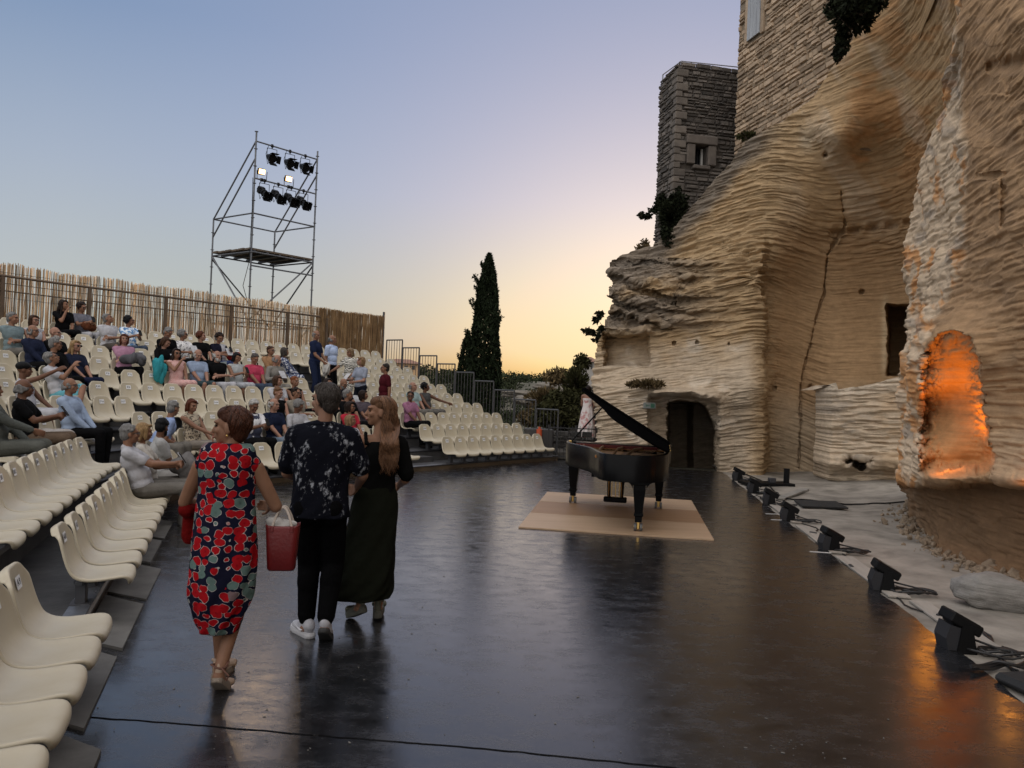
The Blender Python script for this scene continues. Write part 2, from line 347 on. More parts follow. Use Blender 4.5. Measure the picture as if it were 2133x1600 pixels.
# ================================================================ rock
def rock_material():
    m=bpy.data.materials.new('layered_limestone'); m.use_nodes=True; N=m.node_tree.nodes; L=m.node_tree.links; b=N['Principled BSDF']
    a=N.new('ShaderNodeAttribute'); a.attribute_name='tint'
    tc=N.new('ShaderNodeTexCoord')
    def noise(s,st,det=7,rough=.65,rot=(0,0,0)):
        mp=N.new('ShaderNodeMapping'); mp.inputs['Scale'].default_value=st; mp.inputs['Rotation'].default_value=rot; L.new(tc.outputs['Object'],mp.inputs[0])
        n=N.new('ShaderNodeTexNoise'); n.inputs['Scale'].default_value=s; n.inputs['Detail'].default_value=det; n.inputs['Roughness'].default_value=rough; L.new(mp.outputs[0],n.inputs['Vector']); return n
    st=noise(2.6,(.22,.22,6.5),9,.72,rot=(0,R(-8),0)); sp=noise(5,(1,1,1.4),8,.7); fn=noise(16,(.6,.6,2.6),6,.75)
    def mr(x,a_,b_,c,d):
        q=N.new('ShaderNodeMapRange'); q.inputs[1].default_value=a_; q.inputs[2].default_value=b_; q.inputs[3].default_value=c; q.inputs[4].default_value=d; L.new(x,q.inputs[0]); return q.outputs[0]
    v=N.new('ShaderNodeMath'); v.operation='MULTIPLY'; L.new(mr(st.outputs['Fac'],.33,.67,.84,1.13),v.inputs[0]); L.new(mr(sp.outputs['Fac'],.3,.7,.78,1.16),v.inputs[1])
    hs=N.new('ShaderNodeHueSaturation'); L.new(v.outputs[0],hs.inputs['Value']); L.new(a.outputs['Color'],hs.inputs['Color']); L.new(hs.outputs[0],b.inputs['Base Color'])
    b.inputs['Roughness'].default_value=.95; b.inputs['Specular IOR Level'].default_value=.15
    pm=noise(.55,(1,1,1.5),3,.5); sp2=N.new('ShaderNodeMath'); sp2.operation='MULTIPLY'; L.new(st.outputs['Fac'],sp2.inputs[0]); L.new(mr(pm.outputs['Fac'],.40,.60,.25,1.15),sp2.inputs[1])
    h=N.new('ShaderNodeMath'); h.operation='MULTIPLY_ADD'; h.inputs[1].default_value=.35; L.new(fn.outputs['Fac'],h.inputs[0])
    h0=N.new('ShaderNodeMath'); h0.operation='MULTIPLY_ADD'; h0.inputs[1].default_value=.9; L.new(sp.outputs['Fac'],h0.inputs[0]); L.new(sp2.outputs[0],h0.inputs[2]); L.new(h0.outputs[0],h.inputs[2])
    bp=N.new('ShaderNodeBump'); bp.inputs['Distance'].default_value=.075; sg=N.new('ShaderNodeMath'); sg.operation='MULTIPLY'; sg.inputs[1].default_value=.62; L.new(a.outputs['Alpha'],sg.inputs[0]); L.new(sg.outputs[0],bp.inputs['Strength']); L.new(h.outputs[0],bp.inputs['Height']); L.new(bp.outputs[0],b.inputs['Normal'])
    return m
ROCK=rock_material()
def tps(ctrl):
    c=np.array(ctrl,float); p=c[:,:2]/400; n=len(p)
    d=np.linalg.norm(p[:,None]-p[None],axis=-1); K=np.where(d>0,d*d*np.log(d+1e-12),0)+np.eye(n)*.002
    A=np.zeros((n+3,n+3)); A[:n,:n]=K; A[:n,n]=1; A[:n,n+1:]=p; A[n,:n]=1; A[n+1:,:n]=p.T
    w_=np.linalg.solve(A,np.concatenate([c[:,2],[0,0,0]]))
    def f(x,y):
        x=np.asarray(x)/400;y=np.asarray(y)/400; r=w_[n]+w_[n+1]*x+w_[n+2]*y
        for i in range(n):
            q=(x-p[i,0])**2+(y-p[i,1])**2; r=r+w_[i]*.5*q*np.log(q+1e-12)
        return r
    return f
def cells(a,b,s):                          # flat broken blocks: a random offset per irregular cell
    i0,j0=np.floor(a),np.floor(b); best=np.full(a.shape,1e9); val=np.zeros(a.shape); z=np.zeros_like(a)
    for di in (-1,0,1):
        for dj in (-1,0,1):
            ii,jj=i0+di,j0+dj; d=(ii+_h(ii,jj,z,s)-a)**2+(jj+_h(ii,jj,z,s+1)-b)**2; m=d<best; best=np.where(m,d,best); val=np.where(m,_h(ii,jj,z,s+2),val)
    return val*2-1
def strata(P,tilt,s,a1=.11,a2=.055,a3=.03):
    x,y,z=P[...,0],P[...,1],P[...,2]
    t=z-tilt*x+.04*fbm(x*.4,y*.4,z*.4,3,s+50)+.015*fbm(x*3,y*3,z*3,3,s+51); u=x+.7*y
    h=lambda q,e:sm(.5-e,.5+e,q)*2-1
    big=vnoise(x*.22,y*.22,t*2.3,s); l1=vnoise(x*.5,y*.5,t*10.5,s+1); l2=vnoise(x*1.3,y*1.3,t*20,s+2); l3=vnoise(x*3.2,y*3.2,t*30,s+3)
    rough2=sm(.40,.62,vnoise(x*.8+9,y*.8,t*1.1,s+13)); rough=sm(.40,.66,vnoise(x*.5,y*.5,z*.6,s+9)); wv=.25*fbm(u*1.7,t*2.5,z*0,3,s+60)
    o=a1*h(big,.2)*.40+a1*.30*h(l1,.12)*(.12+.88*rough)+a2*.52*h(l2,.14)*(.12+.88*rough2)+a3*.9*h(l3,.18)
    o=o+cells(u*.9+wv,t*3.1+wv*.6,s+70)*.038*(.4+.6*rough)+cells(u*2.6+wv*2,t*8.5+wv,s+74)*.030*(.2+.8*rough)
    return o+.10*fbm(x*.7,y*.7,z*.8,3,s+5)+.055*fbm(x*2.2,y*2.2,z*2.8,6,s+7)-.05*np.clip(vnoise(x*3.1,y*3.1,z*3.6,s+11)-.80,0,1)*5
def normals(P):
    du=np.gradient(P,axis=1); dv=np.gradient(P,axis=0); n=np.cross(dv,du); n/=np.linalg.norm(n,axis=-1,keepdims=True)+1e-9
    c=P-np.array([0,0,CAM_H]); sgn=-np.sign((n*c).sum(-1,keepdims=True)); return n*sgn
def seg_dist(X,Y,pl):
    d=np.full(X.shape,1e9)
    for (x0,y0),(x1,y1) in zip(pl[:-1],pl[1:]):
        vx,vy=x1-x0,y1-y0; t=np.clip(((X-x0)*vx+(Y-y0)*vy)/(vx*vx+vy*vy),0,1); d=np.minimum(d,np.hypot(X-x0-t*vx,Y-y0-t*vy))
    return d
def set_tint(me,T,A=None):
    a=me.color_attributes.new('tint','FLOAT_COLOR','POINT'); c=np.ones((len(me.vertices),4),np.float32); c[:,:3]=T.reshape(-1,3)
    if A is not None: c[:,3]=A.reshape(-1)
    a.data.foreach_set('color',c.reshape(-1))
def blend(T,col,w_): return T*(1-w_[...,None])+np.array(col)*w_[...,None]

def build_cliff():
    top=np.array([(1225,548),(1268,546),(1300,530),(1358,512),(1400,478),(1440,432),(1480,390),(1530,330),(1560,292),(1640,246),(1695,205),(1722,160),(1765,100),(1815,30),(1850,-60),(1930,-140),(2030,-170)],float)
    lef=np.array([(528,1300),(545,1272),(560,1266),(575,1264),(592,1276),(606,1272),(625,1268),(640,1276),(655,1264),(690,1256),(720,1246),(760,1238),(790,1231),(830,1233),(880,1238),(1000,1240)],float)
    ctrl=[(1265,570,20.4),(1300,600,20.0),(1262,640,20.4),(1250,720,20.8),(1235,800,20.4),(1230,880,20.1),(1240,965,19.86),(1300,970,19.5),(1350,520,20.6),(1400,480,20.2),(1350,600,19.7),(1350,700,19.6),(1350,800,19.5),(1350,900,19.45),(1390,975,19.35),
     (1450,430,19.6),(1450,600,19.2),(1450,750,19.15),(1450,900,19.15),(1500,981,19.1),(1530,330,18.9),(1560,292,18.6),(1560,450,18.6),(1580,580,18.25),(1580,800,18.3),(1575,980,18.55),
     (1600,600,18.6),(1612,800,19.1),(1612,980,19.1),(1690,800,18.9),(1690,990,18.9),(1640,246,17.5),(1640,330,17.6),(1640,430,17.9),(1700,200,16.7),(1700,300,16.9),(1700,390,17.5),(1700,490,18.2),(1700,700,18.9),
     (1765,108,15.7),(1770,220,15.7),(1750,290,15.8),(1720,285,16.2),(1800,310,16.5),(1800,400,17.1),(1800,470,17.8),(1800,600,18.6),(1800,800,18.4),(1800,995,18.2),(1880,-20,14.3),(1880,150,14.8),(1880,300,15.8),(1880,450,17.0),(1890,600,18),(1890,800,18),(1890,1000,17.8),
     (1990,-40,11.4),(1990,200,12.8),(1990,400,14.2),(1990,700,16),(1990,1000,16)]
    f=tps(ctrl)
    W,Hh=760,760
    u=np.linspace(0,1,W); v=np.linspace(0,1,Hh)
    px=np.zeros((Hh,W)); py=np.zeros((Hh,W)); X0=1231+789*u
    tp=np.interp(X0,top[:,0],top[:,1])
    for j in range(Hh): py[j]=tp+(1012-tp)*v[j]
    lb=np.interp(py,lef[:,0],lef[:,1]); 
    px=np.maximum(lb,0)+(2020-lb)*u[None,:]
    tp2=np.interp(px,top[:,0],top[:,1]); py=tp2+(1012-tp2)*v[:,None]
    Y=f(px,py)
    Y=Y+.55*sm(1589,1601,px+5*fbm(px/20,py/14,s=22))*sm(470,620,py)*(1-sm(1650,1760,px))-.25*sm(1520,1588,px)*(1-sm(1589,1600,px))*sm(520,640,py)
    # cave mouth, its porch and the ledge above
    n1=6*fbm(px/30,py/30,s=21)
    def boxm(x0,x1,y0,y1,e): return sm(x0-e,x0+e,px+n1)*(1-sm(x1-e,x1+e,px+n1))*sm(y0-e,y0+e,py+n1*.7)*(1-sm(y1-e,y1+e,py+n1*.7))
    porch_top=816-(px-1360)*.02+14*np.clip((px-1440)/60,0,1)
    porch=sm(-4,4,px-1352+n1)*(1-sm(-4,4,px-1497+n1))*sm(-3,5,py-porch_top-8)
    Y=Y+.55*porch
    arch=np.where(px<1440,sm(-3,3,px-(1392+n1*.8)),1-sm(-4,4,px-(1490+n1*.5-22*sm(905,838,py))))*sm(-4,4,py-(838+20*sm(1450,1495,px)+n1*.4))
    Y=Y+4.2*arch*(1-.2*sm(1430,1445,px))
    slab=sm(1348,1365,px)*(1-sm(1490,1510,px))*np.exp(-((py-(porch_top+1))/7)**2); Y=Y-.28*slab
    ledge=sm(1228,1250,px)*(1-sm(1480,1530,px))*sm(800,806,py+.04*(1300-px))*(1-sm(830,980,py)); Y=Y-.35*ledge*(1-porch)
    niche=boxm(1258,1352,698,760,4); Y=Y+.75*niche
    hang=sm(1240,1262,px)*(1-sm(1352,1365,px))*np.exp(-((py-688)/9)**2); Y=Y-.2*hang
    # layered overhang on the nose
    nose=(1-sm(1330,1560,px))*sm(535,545,py)*(1-sm(670,705,py))
    lay=vnoise((px-1260)/240,px*0+3.3,(py-.13*(px-1260)+9*np.sin(px/47))/13.0,91)
    Y=Y-nose*(.10+.42*(sm(.40,.60,lay)-.5)+.12*fbm(px/30,py/12,s=92))
    band=np.exp(-((py-(488-(px-1700)*.12))/8)**2)*sm(1700,1760,px); Y=Y+.22*band*(.5+.5*np.sin(px/6.0))
    rec=boxm(1848,1905,636,782,3); Y=Y+2.2*rec
    for (a,b_,r_) in ((1404,716,4),(1452,714,4),(1612,808,5),(1688,806,6),(1330,905,7),(1795,607,5),(1720,322,6),(1518,716,3)): Y=Y+.18*np.exp(-(((px-a)/r_)**2+((py-b_)/r_)**2)**2)
    crack=seg_dist(px+3*fbm(px/9,py/9,s=31),py,[(1752,400),(1760,470),(1735,512),(1724,530),(1716,610),(1703,650),(1690,710),(1676,760),(1668,800),(1667,880),(1664,975)])
    Y=Y+.13*np.exp(-(crack/1.7)**2)
    P=at_y(px,py,Y)
    N_=normals(P)
    amt=np.ones_like(px)
    flat=sm(1600,1640,px)*(1-sm(1900,1930,px))*sm(500,560,py); amt=amt*(1-.72*flat)
    amt=amt*(1-.55*sm(1240,1300,px)*(1-sm(1560,1590,px))*sm(690,720,py)*(1-sm(800,830,py)))*(1-.7*arch)
    amt=amt*(1-.5*sm(1620,1720,px)*(1-sm(440,520,py)))*(1+1.1*np.exp(-(((px-1562)/36)**2+((py-560)/95)**2)))
    amt=amt*(1+.7*nose)*(1-.35*sm(1500,1700,px)*(1-sm(200,330,py)))
    P=P+N_*(strata(P,.20-.10*sm(1560,1750,px),3)*amt*.80)[...,None]
    # colour of the stone: weathered grey, cream, tan, ochre, plus painted shade in the cave
    T=np.zeros((Hh,W,3))+np.array((.40,.31,.20))
    nb=fbm(px/60,py/40,s=41); nb2=fbm(px/25,py/18,s=43)
    T=blend(T,(.43,.385,.325),(1-sm(1540,1600,px+20*nb))*sm(690,760,py+40*nb)*.9)
    T=blend(T,(.58,.56,.52),sm(.12,.4,nb)*(1-sm(1480,1590,px))*sm(660,720,py)*(1-sm(960,1000,py))*.6)
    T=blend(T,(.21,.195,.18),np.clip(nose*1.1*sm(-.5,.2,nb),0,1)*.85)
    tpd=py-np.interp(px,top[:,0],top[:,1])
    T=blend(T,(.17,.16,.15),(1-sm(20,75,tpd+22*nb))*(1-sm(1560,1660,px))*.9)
    T=blend(T,(.36,.255,.155),sm(1590,1640,px+15*nb)*sm(380,520,py)*.9)
    T=blend(T,(.34,.30,.24),sm(1590,1620,px)*sm(780,900,py+40*nb)*.75)
    up=sm(1600,1720,px)*(1-sm(430,520,py))
    T=blend(T,(.41,.305,.19),up*.8); T=blend(T,(.42,.255,.13),up*sm(.05,.35,nb)*sm(1720,1800,px)*.8)
    T=blend(T,(.36,.235,.13),sm(1740,1880,px)*np.exp(-((py-430+.35*(px-1800))/70)**2)*.7)
    T=blend(T,(.52,.47,.40),up*sm(.1,.35,fbm((px-py*.6)/70,(px+py)/260,s=47))*.45)
    T=blend(T,(.52,.47,.38),np.exp(-(((px-1682)/16)**2+((py-290)/22)**2))*.8)
    T=blend(T,(.16,.135,.105),arch*.7)  # cave interior darkened in the colour, to deepen its shade
    T=blend(T,(.50,.42,.30),np.exp(-((px-1843)/7)**2)*sm(600,640,py)*(1-sm(760,800,py))*.8)
    T=np.clip(T*np.array((1.10,1.0,.88)),0,.60)
    A=np.clip(1-.72*sm(1590,1620,px)*(1-sm(1900,1930,px))*sm(470,540,py)-.45*sm(1240,1300,px)*(1-sm(1560,1590,px))*sm(690,740,py)*(1-sm(800,830,py))-.5*arch-.45*sm(1620,1720,px)*(1-sm(440,520,py)),.2,1)+.25*nose; T=np.concatenate([T,A[...,None]],-1)
    # turn the rim back so the rock has body behind its outline
    pre=[];pt=[]
    for k in (3,2,1): q=P[0].copy(); q[:,1]+=k*1.6; q[:,2]+=.10*k-.03*k*k+.15*fbm(q[:,0],q[:,1],s=k); q[:,0]+=.55*k; pre.append(q); pt.append(T[0])
    P=np.concatenate([np.array(pre),P],0); T=np.concatenate([np.array(pt),T],0)
    pre=[];pt=[]
    for k in (3,2,1): q=P[:,0].copy(); q[:,1]+=k*1.5; q[:,0]+=.62*k; pre.append(q[:,None]); pt.append(T[:,:1])
    P=np.concatenate(pre+[P],1); T=np.concatenate(pt+[T],1)
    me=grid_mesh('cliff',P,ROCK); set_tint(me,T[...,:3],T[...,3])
    tag(obj('cliff',me),'tall layered limestone cliff with a cave mouth and a dark overhanging nose','cliff',kind='structure')
build_cliff()

def build_pillar():
    lef=np.array([(-60,1992),(60,1990),(110,1984),(190,1964),(260,1948),(310,1930),(370,1914),(400,1905),(440,1899),(480,1889),(530,1880),(575,1878),(620,1888),(680,1893),(750,1880),(800,1872),(860,1879),(930,1874),(1000,1868),(1012,1874),(1025,1890),(1080,1899),(1110,1912),(1150,1940),(1175,1965),(1230,2000)],float)
    ctrl=[(1992,-50,9.9),(1996,100,9.6),(2004,300,9.2),(2008,500,9.15),(2145,-60,7.7),(2145,300,7.5),(2145,600,7.4),(2145,1000,7.35),(2330,-60,6.5),(2330,500,6.4),(2330,1000,6.3),(1950,260,11.2),(1912,380,11.8),(1890,480,12.1),(1880,575,12.2),(1892,680,12.2),(1874,800,12.2),(1878,900,12.1),(1868,1000,12.0),
      (1950,480,10.7),(1935,600,10.7),(1930,700,9.75),(1922,800,9.55),(1922,950,9.3),(2000,640,9.1),(2075,800,8.15),(2075,950,8.1),(1990,820,8.9),(2000,990,8.75),(2075,600,8.2),(2075,300,8.3)]
    f=tps(ctrl)
    W,Hh=420,760; u=np.linspace(0,1,W); v=np.linspace(0,1,Hh)
    py=np.repeat((-60+1400*v)[:,None],W,1); lb=np.interp(py,lef[:,0],lef[:,1]); px=lb+(2330-lb)*u[None,:]**1.0
    Y=f(px,py); n1=fbm(px/28,py/28,s=61)
    # arched alcove
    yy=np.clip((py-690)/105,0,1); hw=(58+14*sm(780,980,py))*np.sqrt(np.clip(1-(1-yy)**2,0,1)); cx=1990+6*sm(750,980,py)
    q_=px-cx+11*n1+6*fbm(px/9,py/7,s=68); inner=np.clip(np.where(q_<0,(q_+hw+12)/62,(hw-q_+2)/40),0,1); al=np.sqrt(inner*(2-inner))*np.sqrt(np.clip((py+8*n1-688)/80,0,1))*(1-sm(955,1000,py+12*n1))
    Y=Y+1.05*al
    # undercut foot
    lg=np.interp(px,[1868,1935,1962,2040,2070,2150,2330],[1000,1006,1012,1002,1003,1014,1045])+5*n1
    und=sm(0,9,py-lg)
    cont=np.interp(px,[1880,1900,1950,2060,2133,2160,2330],[12.3,11.96,9.43,8.3,7.9,7.75,6.75])
    bot=np.interp(px,[1890,1900,1950,2060,2133,2160,2330],[1075,1085,1150,1195,1215,1224,1284])
    tt=np.clip((py-lg)/np.maximum(bot-lg,5),0,1.3)
    Yb=(Y+.5)*(1-tt)+cont*tt+.28*(1-tt)*np.clip(tt,0,1)
    Y=Y*(1-und)+Yb*und
    Y=Y-.18*np.exp(-((py-lg+10)/14)**2)
    groove=boxy=np.exp(-((px-2088)/4)**2)*sm(368,380,py)*(1-sm(470,480,py))+np.exp(-((py-368+.1*(px-2040))/4)**2)*sm(2025,2035,px)*(1-sm(2088,2094,px)); Y=Y+.10*groove
    Y=Y+.16*np.exp(-((py-(140-.12*(px-2060)))/14)**2)*sm(2050,2062,px)
    P=at_y(px,py,Y); N_=normals(P)
    edge=np.interp(py,[-60,300,560,660,720,1000],[1996,2006,2008,1950,1928,1922])
    leftface=1-sm(-8,8,px-edge)
    amt=(1-.25*leftface)*(1-.55*al)
    P=P+N_*(strata(P,.10,71,.05,.032,.018)*amt*(.55+.45*leftface))[...,None]+N_*(leftface*.10*fbm(P[...,0]*2,P[...,1]*2,P[...,2]*2,5,s=75))[...,None]
    T=np.zeros((Hh,W,3))+np.array((.34,.245,.155)); nb=fbm(px/50,py/22,s=65); nb2=fbm(px/16,py/60,s=66)
    T=blend(T,(.27,.20,.135),sm(0,.4,nb)*.6)
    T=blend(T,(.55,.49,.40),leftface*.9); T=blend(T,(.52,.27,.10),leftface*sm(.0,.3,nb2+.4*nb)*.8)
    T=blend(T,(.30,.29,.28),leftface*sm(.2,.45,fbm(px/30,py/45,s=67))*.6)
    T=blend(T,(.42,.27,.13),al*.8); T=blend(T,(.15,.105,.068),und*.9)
    T=blend(T,(.45,.38,.29),sm(850,930,py)*(1-und)*sm(2060,2070,px)*.5); T=np.clip(T*np.array((1.18,1.03,.88)),0,.70)
    pre=[];pt=[]
    for k in (3,2,1): q=P[:,0].copy(); q[:,1]+=k*.8; q[:,0]+=.55*k; pre.append(q[:,None]); pt.append(T[:,:1])
    P=np.concatenate(pre+[P],1); T=np.concatenate(pt+[T],1)
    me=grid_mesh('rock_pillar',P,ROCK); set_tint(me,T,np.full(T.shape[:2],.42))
    tag(obj('rock_pillar',me),'massive undercut rock pillar with an arched alcove lit amber from inside','rock pillar',kind='structure')
    # amber uplight tucked behind the alcove sill
    l=bpy.data.lights.new('alcove_lamp','SPOT'); l.energy=21; l.color=(1,.31,.02); l.shadow_soft_size=.06; l.spot_size=R(105); l.spot_blend=1.0
    o=bpy.data.objects.new('alcove_lamp',l); COL.objects.link(o); o.location=V(1985,958,9.22); o.rotation_euler=Vector((.06,.10,1)).to_track_quat('-Z','Y').to_euler()
    for (a,b_,yy_,e,rad,aim) in ((1962,960,9.2,2.5,.05,None),(2118,1006,7.25,2.2,.05,None),(1936,945,8.95,2.5,.04,None)):
        l=bpy.data.lights.new('alcove_lamp','POINT'); l.energy=e*.30; l.color=(1,.33,.035); l.shadow_soft_size=rad
        o=bpy.data.objects.new('alcove_lamp',l); COL.objects.link(o); o.location=V(a,b_,yy_)
build_pillar()

def build_fin():                           # low ruined wall carved out of the rock
    W,Hh=150,180; u=np.linspace(0,1,W); v=np.linspace(0,1,Hh)
    tx=[1732,1742,1748,1770,1776,1800,1835,1870,1905]; ty=[802,798,812,815,808,806,798,788,780]
    px=np.repeat((1733+165*u)[None],Hh,0); tp=np.interp(px,tx,ty)+3*fbm(px/7,px*0,s=81); bt=np.interp(px,[1735,1800,1880,1900],[1000,1010,1022,1026]); py=tp+(bt-tp)*v[:,None]
    px=px-6*sm(880,1000,py)*(1-u[None])
    Y=17.0-1.0*u[None]+0*py; Y=Y+.35*sm(965,985,py)-.12*np.exp(-((py-960)/10)**2)
    hole=np.exp(-((((px-1788)/25)**2+((py-963+5*np.sin(px/9))/9)**2)**2)); Y=Y+1.3*hole
    P=at_y(px,py,Y); N_=normals(P); P=P+N_*(strata(P,.08,83,.08,.05,.03))[...,None]
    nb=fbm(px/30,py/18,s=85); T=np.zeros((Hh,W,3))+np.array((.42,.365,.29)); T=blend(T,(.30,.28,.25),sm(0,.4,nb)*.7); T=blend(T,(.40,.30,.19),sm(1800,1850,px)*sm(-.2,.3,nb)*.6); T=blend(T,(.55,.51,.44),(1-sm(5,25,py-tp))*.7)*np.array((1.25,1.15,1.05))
    pre=[];pt=[]
    for k in (2,1): q=P[0].copy(); q[:,1]+=k*.5; q[:,2]-=.05*k+.05*fbm(q[:,0]*3,q[:,1]*3,s=k); pre.append(q); pt.append(T[0])
    P=np.concatenate([np.array(pre),P],0); T=np.concatenate([np.array(pt),T],0)
    pre=[];pt=[]
    for k in (2,1): q=P[:,0].copy(); q[:,1]+=k*.6; q[:,0]+=.06*k; pre.append(q[:,None]); pt.append(T[:,:1])
    P=np.concatenate(pre+[P],1); T=np.concatenate(pt+[T],1)
    me=grid_mesh('ruined_wall',P,ROCK); set_tint(me,T,np.full(T.shape[:2],.7))
    tag(obj('ruined_wall',me),'low broken rock wall with a dark hole near its foot, beside the pillar','wall')
build_fin()
def build_side_rock():                       # the rock face goes on along the stage, past the viewer
    y=np.linspace(7.2,-16,60); z=np.linspace(-.2,11,40); Yg,Zg=np.meshgrid(y,z); P=np.stack([5.75+.02*(7-Yg)*0+.35*fbm(Yg*.4,Zg*.4,s=3)-.02*Yg*0,Yg,Zg],-1); me=grid_mesh('cliff_side',P,ROCK); set_tint(me,np.zeros((40,60,3))+np.array((.42,.29,.17))); tag(obj('cliff_side',me),kind='structure')
build_side_rock()

# loose stones and boulder
def stone_mesh(name,r,seed,m,tint,n=26,flat=.6):
    bm=bmesh.new(); bmesh.ops.create_icosphere(bm,subdivisions=4,radius=1)
    c=np.array([v.co[:] for v in bm.verts]); d=1+.55*fbm(c[:,0]*1.2+seed,c[:,1]*1.2,c[:,2]*1.2,3,s=seed)+.12*fbm(c[:,0]*4,c[:,1]*4,c[:,2]*7,4,s=seed+3)
    q=c*d[:,None]; q=np.sign(q)*np.abs(q)**.8
    for v,p in zip(bm.verts,q): v.co=(p[0]*r[0],p[1]*r[1],p[2]*r[2])
    me=bpy.data.meshes.new(name); bm.to_mesh(me); bm.free(); me.materials.append(m); me.polygons.foreach_set('use_smooth',[True]*len(me.polygons))
    set_tint(me,np.zeros((len(me.vertices),3))+np.array(tint)); return me
p=gnd(2088,1272); bo=obj('boulder',stone_mesh('boulder',(.31,.20,.17),5,ROCK,(.27,.255,.235)),loc=(p.x+.02,p.y+.12,.13+apron_z(p.x,p.y)*.5)); bo.rotation_euler=(0,.08,-.25)
tag(bo,'smooth grey boulder lying on the pale paving near the pillar','boulder')
def rubble():
    g=G(); T=[]
    for i in range(1000):
        a=rng.random(); px=1870+270*a+rng.normal(0,18); py=1075+165*a**.9+rng.normal(0,16)-8
        if py<1052: continue
        P=gnd(px,py); z=apron_z(P.x,P.y); s=abs(rng.normal(0,.026))+.008
        rot=Euler(rng.uniform(-3,3,3)).to_matrix(); o=len(g.v)
        g.ell((P.x,P.y,z+s*.25),(s*rng.uniform(.8,1.6),s,s*.55),rot,6,4)
    me=mesh('rubble',g.v,g.f,ROCK); set_tint(me,np.repeat(np.array([(.27,.21,.15)]),len(g.v),0)*(1+.3*(rng.random((len(g.v),1))-.5)))
    tag(obj('rubble',me),'loose stone chips heaped at the foot of the rock pillar','rubble',kind='stuff')
rubble()

# ================================================================ masonry tower and house above the cliff
def masonry(g,O,U,wd,h,hole=[],ch=(.09,.2),sw=(.14,.52),dep=.07,seed=0,top=None):
    """courses of rough stones on the wall that starts at O and runs along unit vector U (z up); faces the camera side"""
    r=np.random.default_rng(seed); O=Vector(O);U=Vector(U).normalized(); Nn=U.cross(Vector((0,0,1))); 
    if Nn.dot(Vector((0,0,CAM_H))-O)<0: Nn=-Nn
    z=0
    while z<h:
        c=r.uniform(*ch); x=-r.uniform(0,.2); 
        while x<wd:
            l=r.uniform(*sw)*(1.0 if r.random()>.15 else .6); x0=max(x+.008,0); x1=min(x+l-.008,wd); x+=l
            if x1-x0<.03: continue
            zc=z+c/2; xc=(x0+x1)/2
            if any(a<x1 and x0<b and cc<z+c and z<d for a,b,cc,d in hole): continue
            if top and zc>top(xc): continue
            pr=dep*r.uniform(.35,1.1); j=lambda s: r.uniform(-s,s)
            b=.016; zz0=z+.007; zz1=z+c-.007
            q=[]
            for (xx,zz,dd) in ((x0,zz0,-.02),(x1,zz0,-.02),(x1,zz1,-.02),(x0,zz1,-.02),(x0+b+abs(j(.02)),zz0+b,pr+j(.012)),(x1-b-abs(j(.02)),zz0+b+abs(j(.01)),pr+j(.012)),(x1-b,zz1-b-abs(j(.012)),pr+j(.012)),(x0+b,zz1-b,pr+j(.012))):
                q.append(O+U*(xx+j(.006))+Vector((0,0,zz+j(.006)))+Nn*dd)
            f=[(4,5,6,7),(0,1,5,4),(1,2,6,5),(2,3,7,6),(3,0,4,7)]
            g.add(q,f)
        z+=c
    return Nn
STONE=M('grey_rubble_stone',(.135,.115,.098),.95,c2=(.075,.066,.058),scale=5,bump=.9,bscale=22,isl=.45,dist=.02)
STONE_L=M('warm_rubble_stone',(.45,.34,.235),.95,c2=(.31,.225,.15),scale=4,bump=.9,bscale=22,isl=.35,dist=.02)
MORTAR=M('mortar',(.075,.062,.05),.95,c2=(.05,.04,.033),scale=8,bump=.8,bscale=30)
